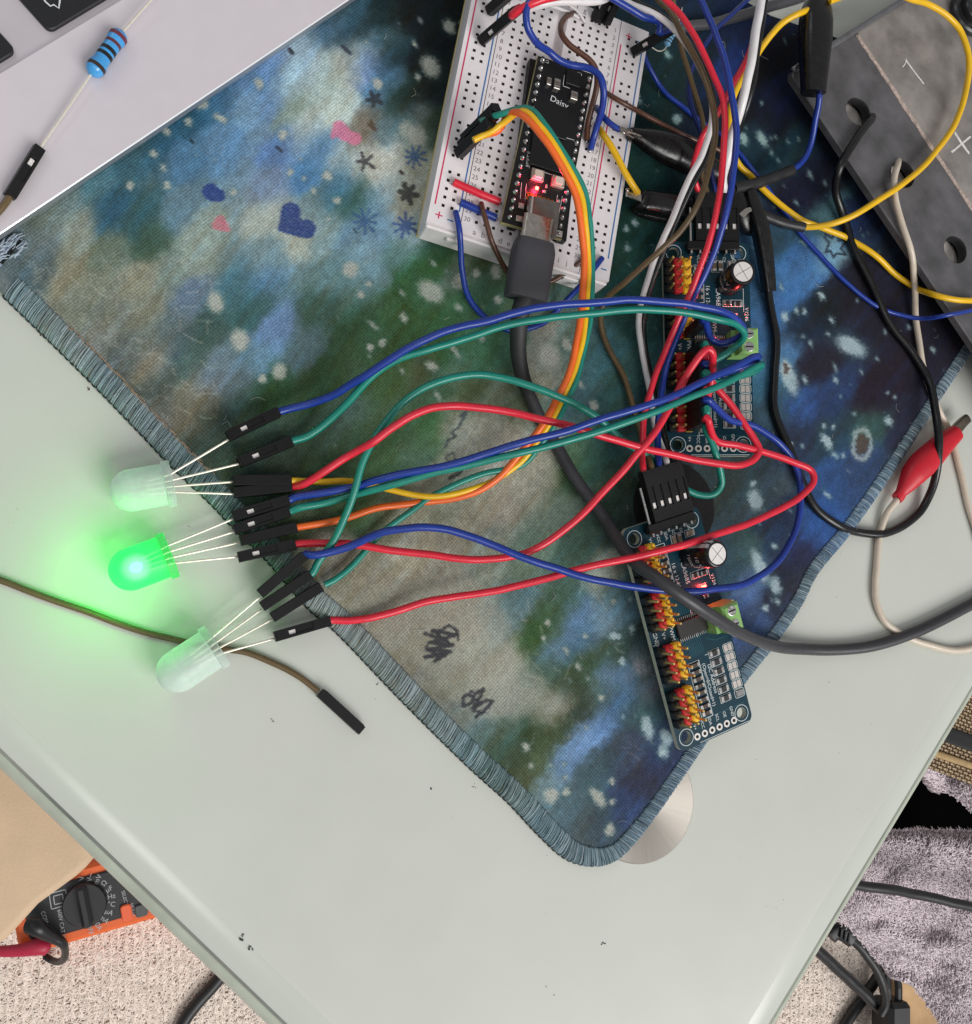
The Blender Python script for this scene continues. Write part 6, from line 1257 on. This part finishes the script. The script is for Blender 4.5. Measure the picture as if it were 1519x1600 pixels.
g = Geo(); lathe(g, [(0, rd), (4, rd * .99), (5.5, rd * .94), (5.5, .01)], tr(dc_[0], dc_[1], MZZ + 2.4), n=48, axis='z'); dial = part('dial', g, mat('dial_plastic', (36, 36, 38), .4, var=.08, vscale=1), MULTI, smooth=True, auto=30)
pt, pbm = mq(126, 1381), mq(140, 1452); ang = math.degrees(math.atan2(*(pbm - pt)[[1, 0]])); Mg = MMt @ tr(dc_[0], dc_[1], MZZ + 7.9) @ rotm('z', ang)
g = Geo(); prism(g, rrect(-rd * .97, -4.2, rd * .97, 4.2, 3, 4), 0, 9, ch=2.4); part('pointer_grip', g, mat('dial_plastic', (36, 36, 38), .4), dial, M=Mg)
g = Geo(); c1_, c2_ = mq(198, 1424), mq(221, 1421); prism(g, rrect(c1_[0] - 4.3, c1_[1] - 6.5, c1_[0] + 4.3, c1_[1] + 6.5, 2.6, 4), MZZ + 2.4, MZZ + 5, ch=.8); part('orange_button', g, mat('orange_button', (240, 104, 62), .4), MULTI)
g = Geo(); prism(g, rrect(c2_[0] - 5, c2_[1] - 5, c2_[0] + 5, c2_[1] + 5, 2.6, 4), MZZ + 2.4, MZZ + 4.6, ch=.8); part('grey_button', g, mat('grey_button', (84, 86, 84), .5), MULTI)
g = Geo(); zt2 = MZZ + 2.46
for i, s_ in enumerate(('V', 'V~', 'mV', 'Ω', 'µF', 'Hz', '°C', 'µA', 'mA', '10A', 'OFF')):
    a = math.radians(ang + 180 - 4 - i * 17.6); r_ = rd * 1.2; lettering(g, s_, 5.6, tr(dc_[0] + r_ * math.cos(a), dc_[1] + r_ * math.sin(a), zt2) @ rotm('z', math.degrees(a)))
a1_, b1_ = mq(94, 1427), mq(99, 1458); ln_ = b1_ - a1_; lettering(g, '600V CAT III', 4.4, tr(*(((a1_ + b1_) / 2)[:2]), zt2) @ rotm('z', math.degrees(math.atan2(ln_[1], ln_[0]))))
e1_ = mq(195, 1402); lettering(g, 'SELECT', 3.8, tr(e1_[0], e1_[1], zt2) @ rotm('z', -85)); e1_ = mq(208, 1420); lettering(g, 'HOLD', 3.8, tr(e1_[0], e1_[1], zt2) @ rotm('z', -85)); e1_ = mq(70, 1432); lettering(g, 'COM', 4.4, tr(e1_[0], e1_[1], zt2) @ rotm('z', -80))
sq_ = mq(92, 1404)
for h_ in (6.2, 3.4):
    for (x0_, y0_, x1_, y1_) in ((-1, -1, 1, -1), (1, -1, 1, 1), (1, 1, -1, 1), (-1, 1, -1, -1)): sweep(g, np.array([(sq_[0] + x0_ * h_, sq_[1] + y0_ * h_, zt2), (sq_[0] + x1_ * h_, sq_[1] + y1_ * h_, zt2)]), .5, .05, n=4)
tag(part('face_lettering', g, mat('pale_grey_ink', (176, 178, 180), .6), MULTI), kind='stuff')
pr1 = thing('test_probe', 'black test lead plugged in the multimeter, curling over its edge', 'test lead', P(80, 1480, FLOOR_Z))
g = Geo(); sp = smooth_path([P(*q) for q in ((46, 1446, MZZ + 22), (56, 1448, MZZ + 25), (68, 1456, MZZ + 22), (84, 1465, MZZ + 16), (97, 1473, MZZ + 12), (102, 1485, MZZ + 2), (100, 1498, MZZ - 12), (91, 1503, MZZ - 25), (80, 1500, FLOOR_Z + 8), (70, 1494, FLOOR_Z + 5))], 4); t = np.linspace(0, 1, len(sp)); sweep(g, sp, np.interp(t, [0, .1, .3, .5, 1], [6.5, 6.8, 4.6, 3.0, 2.8]), n=14); part('lead', g, mat('probe_black', (26, 26, 28), .4, var=.1), pr1, local=False, smooth=True, auto=50)
pr2 = thing('test_probe', 'red test lead plugged in the bottom corner of the multimeter', 'test lead', P(40, 1485, FLOOR_Z))
g = Geo(); sp = smooth_path([P(*q) for q in ((77, 1480, MZZ + 8), (66, 1479, MZZ + 10), (52, 1481, MZZ + 10), (36, 1484, MZZ + 9), (16, 1486, MZZ + 8), (-4, 1486, MZZ + 6), (-40, 1480, MZZ))], 4); t = np.linspace(0, 1, len(sp)); sweep(g, sp, np.interp(t, [0, .05, .2, .45, 1], [3.5, 6.6, 6.4, 4.8, 3.6]), n=14); part('lead', g, mat('probe_red', (178, 34, 64), .45, var=.06), pr2, local=False, smooth=True, auto=50)
cable('thick black cable on the carpet below the lower left table edge', mat('cable_black_floor', (26, 26, 28), .45), [(350, 1520, FLOOR_Z + 6), (330, 1544, FLOOR_Z + 6), (308, 1568, FLOOR_Z + 6), (288, 1596, FLOOR_Z + 6), (272, 1640, FLOOR_Z + 6)], 5.5)

# ------------------------------------------------------------------ below the table, lower right: fleece blanket, basket, cables
BZ_ = -300.0
FLE = mat('mauve_fleece', (176, 162, 168), .98, spec=.05, var=.35, vscale=1.3, detail=6, bump=1.0, bscale=3.0)
for n_ in FLE.node_tree.nodes:
    if n_.type == 'BUMP': n_.inputs['Distance'].default_value = .6
    if n_.type == 'BSDF_PRINCIPLED': n_.inputs['Sheen Weight'].default_value = .25; n_.inputs['Sheen Roughness'].default_value = .6
def cloth(topb, botb, nu, nv, zf, seed):
    topb, botb = np.array(topb, float), np.array(botb, float); u = np.linspace(0, 1, nu)
    def samp(b): d = np.concatenate([[0], np.cumsum(np.linalg.norm(np.diff(b, axis=0), axis=1))]); d /= d[-1]; return np.stack([np.interp(u, d, b[:, 0]), np.interp(u, d, b[:, 1])], -1)
    A, B = samp(topb), samp(botb); v = np.linspace(0, 1, nv)[None, :, None]; Q = A[:, None] * (1 - v) + B[:, None] * v
    X, Y = Q[..., 0], Q[..., 1]; Z = zf(X, Y, np.broadcast_to(v[..., 0], X.shape)) + 12 * (fbm(X / 60, Y / 44, seed, 2) - .5) + 1.3 * (fbm(X / 3.4, Y / 2.2, seed + 3, 2) - .5) * np.clip(np.minimum(v[..., 0], 1 - v[..., 0]) / .05, .1, 1)
    V = np.array([P(x, y, z) for x, y, z in zip(X.ravel(), Y.ravel(), Z.ravel())])
    F = [(i * nv + j, i * nv + j + 1, (i + 1) * nv + j + 1, (i + 1) * nv + j) for i in range(nu - 1) for j in range(nv - 1)]
    return V, F
BL = thing('fleece_blanket', 'crumpled mauve grey fleece blanket below the right edge of the table', 'blanket', P(1450, 1420, BZ_ - 60))
def fold(x, y, x0, y0, x1, y1, w_, h_):
    dx, dy = x1 - x0, y1 - y0; L_ = math.hypot(dx, dy); d = ((x - x0) * -dy + (y - y0) * dx) / L_; return h_ * np.exp(-(d / w_) ** 2)
def zmain(X, Y, v): return BZ_ - 45 * v - 10 * np.exp(-(v / .05) ** 2) + fold(X, Y, 1330, 1452, 1519, 1492, 16, 7) - fold(X, Y, 1340, 1470, 1519, 1512, 7, 3) + fold(X, Y, 1400, 1535, 1519, 1562, 14, 4) + fold(X, Y, 1330, 1400, 1519, 1340, 40, 10)
V, F = cloth([(1300, 1300), (1396, 1300), (1440, 1298), (1519, 1299), (1640, 1302)], [(1270, 1430), (1318, 1440), (1345, 1470), (1372, 1505), (1400, 1530), (1425, 1541), (1448, 1568), (1472, 1604), (1500, 1660), (1640, 1690)], 330, 260, zmain, 41)
g = Geo(); g.add(V, F); o = part('blanket_body', g, FLE, BL, local=False, smooth=True); md = o.modifiers.new('thickness', 'SOLIDIFY'); md.thickness = .5; md.offset = -1
def pile(V, F, name, n_, seed, owner=None, rgb=(232, 219, 224), ln=(1.3, 2.8), rd=(.28, .5), spread=.8, hk=1.0, tone=(.72, 1.15)):
    r_ = np.random.default_rng(seed); Va = np.asarray(V); Fa = np.asarray(F); f = Fa[r_.integers(0, len(Fa), n_)]; c = Va[f].mean(1); nn = np.cross(Va[f[:, 1]] - Va[f[:, 0]], Va[f[:, 3]] - Va[f[:, 0]]); nn /= np.linalg.norm(nn, axis=1)[:, None]; nn *= np.sign(nn[:, 2:])
    a = .9 * np.sin(c[:, 0] / 23) + .8 * np.cos(c[:, 1] / 17) + r_.normal(0, spread, n_); d = np.stack([np.cos(a), np.sin(a), np.zeros(n_)], -1); l = r_.uniform(*ln, n_)[:, None]; cur = r_.uniform(-1, 1, n_)[:, None]; e = np.stack([-d[:, 1], d[:, 0], d[:, 2]], -1)
    p = [c - nn * .3, c + nn * hk * r_.uniform(.8, 1.6, (n_, 1)) + d * l * .5 + e * cur * .5, c + nn * hk * r_.uniform(.6, 1.6, (n_, 1)) + d * l + e * cur * 1.4, c - nn * .2 + d * l * 1.4 + e * cur * 2.2]
    rad = r_.uniform(*rd, (n_, 1)); W_ = []
    for k, q in enumerate(p):
        kk = rad * (1, 1, .9, .5)[k]
        W_ += [q + e * kk, q - e * kk * .5 + nn * kk * .8, q - e * kk * .5 - nn * kk * .8]
    Vv = np.stack(W_, 1).reshape(-1, 3); b = np.arange(n_)[:, None] * 12; ff = []
    for k in range(3):
        for j in range(3): ff.append(b + np.array([k * 3 + j, k * 3 + (j + 1) % 3, k * 3 + 3 + (j + 1) % 3, k * 3 + 3 + j]))
    g = Geo(); g.add(Vv, [tuple(t) for t in np.concatenate(ff).tolist()])
    sh = r_.uniform(*tone, n_)[:, None] * lin(rgb)
    return tag(part(name, g, mat('fleece_pile', (196, 182, 188), .95, spec=.05, vcol='print', var=.05), owner or BL, local=False, smooth=True, colors=np.repeat(sh, 12, 0)), kind='stuff')
pile(V, F, 'pile', 26000, 5)
V, F = cloth([(1425, 1160), (1446, 1182), (1470, 1188), (1500, 1196), (1640, 1215)], [(1420, 1215), (1445, 1214), (1464, 1238), (1488, 1241), (1508, 1260), (1530, 1277), (1640, 1320)], 150, 90, lambda X, Y, v: BZ_ - 10 + fold(X, Y, 1450, 1200, 1519, 1240, 12, 9) + 5 * np.sin(X / 16), 55)
g = Geo(); g.add(V, F); o = part('blanket_fold', g, FLE, BL, local=False, smooth=True); md = o.modifiers.new('thickness', 'SOLIDIFY'); md.thickness = .5; md.offset = -1
pile(V, F, 'pile', 6000, 6)
tagb = thing('gap_shade_block', 'black block added as the deep shade between the blanket folds', 'dark block', P(1460, 1270, BZ_ - 200))
g = Geo(); bp_ = [tuple(P(x, y, BZ_ - 130)[:2]) for x, y in ((1330, 1190), (1640, 1190), (1640, 1420), (1330, 1420))]; prism(g, bp_, BZ_ - 230, BZ_ - 130, ch=12); part('gap_shade_face', g, mat('gap_shade_black', (7, 7, 8), 1.0, spec=.0), tagb, local=False)  # near-black block added between the folds, its colour standing in for deep shade
# woven basket
WZ = -260.0; wa, wb = P(1470, 1178, WZ), P(1540, 1205, WZ); wm = frame(wa, wb - wa)
BK = thing('woven_basket', 'beige woven basket with a black band beyond the right table edge', 'basket', wm)
g = Geo(); nx_, ny_ = 60, 46; pitch = 2.3; Vw = []; Fw = []; 
wv = Geo()
for i in range(-6, 44):
    for j in range(-2, 36):
        h_ = 1 if (i + j) % 2 else 0; sx_, sy_ = (2.1, 1.3) if h_ else (1.3, 2.1); box(wv, (i * pitch, j * pitch - 6, .7 * h_), (sx_, sy_, 1.3), ch=.4)
tag(part('weave', wv, mat('straw_weave', (186, 164, 132), .8, var=.25, vscale=3), BK), kind='stuff')
g = Geo(); box(g, (40, 35, -3.2), (130, 92, 4), ch=1); part('basket_side', g, mat('weave_backing', (96, 76, 62), .9, var=.2, vscale=2), BK)
g = Geo(); ba, bb_ = to_local(wm, P(1478, 1148, WZ)), to_local(wm, P(1530, 1166, WZ)); sweep(g, np.array([ba - (bb_ - ba) * .4, ba, bb_, bb_ + (bb_ - ba)]) + (0, 0, 2.2), 5.2, 1.2, n=12, sq=4); part('black_band', g, mat('black_webbing', (20, 19, 20), .7, bump=.3, bscale=10), BK)
g = Geo(); ba, bb_ = to_local(wm, P(1462, 1178, WZ)), to_local(wm, P(1530, 1201, WZ)); sweep(g, np.array([ba - (bb_ - ba) * .4, ba, bb_, bb_ + (bb_ - ba)]) + (0, 0, 1.5), 2.2, 1.6, n=12); part('bound_edge', g, mat('straw_binding', (170, 142, 98), .7, var=.15, vscale=3), BK)
FB = mat('cable_black_floor', (26, 26, 28), .45)
cable('black cable lying across the mauve blanket', FB, [(1310, 1380, BZ_ + 34), (1345, 1384, BZ_ + 32), (1385, 1389, BZ_ + 30), (1430, 1397, BZ_ + 24), (1475, 1407, BZ_ + 22), (1530, 1420, BZ_ + 20), (1600, 1440, BZ_ + 20)], 3.2)
CF = FLOOR_Z + 8
cable('straight black cable running down right on the carpet below the table', FB, [(1255, 1462, CF + 60), (1277, 1484, CF + 55), (1310, 1515, CF + 45), (1350, 1552, CF + 35), (1399, 1600, CF + 25), (1440, 1640, CF + 20)], 6.0, 'cables on the carpet')
cable('black cable crossing under the straight one on the carpet', FB, [(1392, 1502, CF + 12), (1378, 1517, CF + 8), (1356, 1550, CF), (1335, 1580, CF), (1312, 1616, CF)], 5.6, 'cables on the carpet')
cb_ = cable('curved black cable with a moulded plug beside the blanket hem', FB, [(1312, 1456, CF + 60), (1325, 1465, CF + 62), (1342, 1478, CF + 60), (1358, 1498, CF + 58), (1372, 1520, CF + 56), (1381, 1545, CF + 52), (1383, 1570, CF + 44), (1376, 1585, CF + 40)], 4.6, 'cables on the carpet')
g = Geo(); sweep(g, smooth_path([P(1296, 1462, CF + 60), P(1306, 1454, CF + 61), P(1318, 1458, CF + 62), P(1330, 1467, CF + 62)], 3), 8.5, 6, n=12, sq=3)
for t in (1314, 1320, 1326): box(g, P(t, 1458 + (t - 1314) * .6, CF + 68), (2.6, 9, 3), ch=.6)
part('moulded_plug', g, FB, cb_, local=False, smooth=True, auto=40)
pw = frame(P(1392, 1572, CF + 26), P(1392, 1640, CF + 26) - P(1392, 1572, CF + 26)); PS = thing('power_adapter', 'black power adapter brick on the carpet at the bottom right', 'power adapter', pw)
g = Geo(); box(g, (22, 0, 0), (60, 30, 34), ch=5); part('brick', g, FB, PS)
g = Geo()
for y in (-9, 5): sweep(g, np.array([(-34, y, 4), (-20, y, 6), (-4, y, 6), (4, y, 2)]), 4.5, 3.5, n=10); 
part('lead', g, FB, PS)
# folded tan cloth beneath the hem
TB = thing('tan_cloth', 'tan cloth corner on the carpet below the blanket, bottom right', 'cloth', P(1440, 1580, FLOOR_Z + 20))
V, F = cloth([(1400, 1520), (1440, 1520), (1500, 1560), (1560, 1600)], [(1412, 1640), (1430, 1660), (1480, 1700), (1560, 1740)], 30, 30, lambda X, Y, v: FLOOR_Z + 22 + 0 * X, 77)
g = Geo(); g.add(V, F); o = part('cloth_corner', g, mat('tan_cloth', (196, 160, 118), .9, var=.08, vscale=1), TB, local=False, smooth=True); md = o.modifiers.new('thickness', 'SOLIDIFY'); md.thickness = 1.0; md.offset = -1
# carpet tufts, where the floor shows
gv = []; gf = []
for poly_ in (((-60, 1420), (420, 1420), (420, 1660), (-60, 1660)), ((1180, 1420), (1460, 1420), (1460, 1660), (1180, 1660))):
    b_ = len(gv); gv += [P(x, y, FLOOR_Z + .5) for x, y in poly_]; q0 = [np.array(gv[b_ + i]) for i in range(4)]; n_ = 40; gv = gv[:b_]
    for i in range(n_ + 1):
        for j in range(n_ + 1): u, v_ = i / n_, j / n_; gv.append((q0[0] * (1 - u) + q0[1] * u) * (1 - v_) + (q0[3] * (1 - u) + q0[2] * u) * v_)
    gf += [(b_ + i * (n_ + 1) + j, b_ + (i + 1) * (n_ + 1) + j, b_ + (i + 1) * (n_ + 1) + j + 1, b_ + i * (n_ + 1) + j + 1) for i in range(n_) for j in range(n_)]
pile(gv, gf, 'carpet_tuft', 34000, 9, bpy.data.objects['floor'], (250, 236, 224), (2.6, 6.0), (.5, .95), 2.2, .45, (.8, 1.05))
# dust and specks on the glass
rings_in = inset(tab, 16)
g = Geo(); rr = random.Random(12)
for (x, y, r_) in ((378, 1468, .35), (392, 1480, .45), (380, 1464, .2), (943, 1473, .3), (676, 1233, .25), (740, 1226, .15), (230, 515, .3), (65, 520, .3), (138, 608, .2), (425, 1125, .15), (590, 1068, .2), (1430, 640, .2)):
    for _ in range(4): box(g, P(x + rr.uniform(-3, 3), y + rr.uniform(-4, 4), .07), (r_ * rr.uniform(.5, 1.6), r_ * rr.uniform(.5, 1.6), .1), rotm('z', 0))
for _ in range(70):
    x, y = rr.uniform(10, 1400), rr.uniform(560, 1590); c0 = P(x, y, .03)
    if inside(matpoly, np.array([c0[0]]), np.array([c0[1]]))[0] or not inside(rings_in, np.array([c0[0]]), np.array([c0[1]]))[0]: continue
    r_ = rr.uniform(.06, .16); box(g, c0, (r_, r_ * rr.uniform(.6, 3), .05), None)
tag(part('dust_specks', g, mat('dust', (70, 68, 64), .9), TABLE, local=False), kind='stuff')
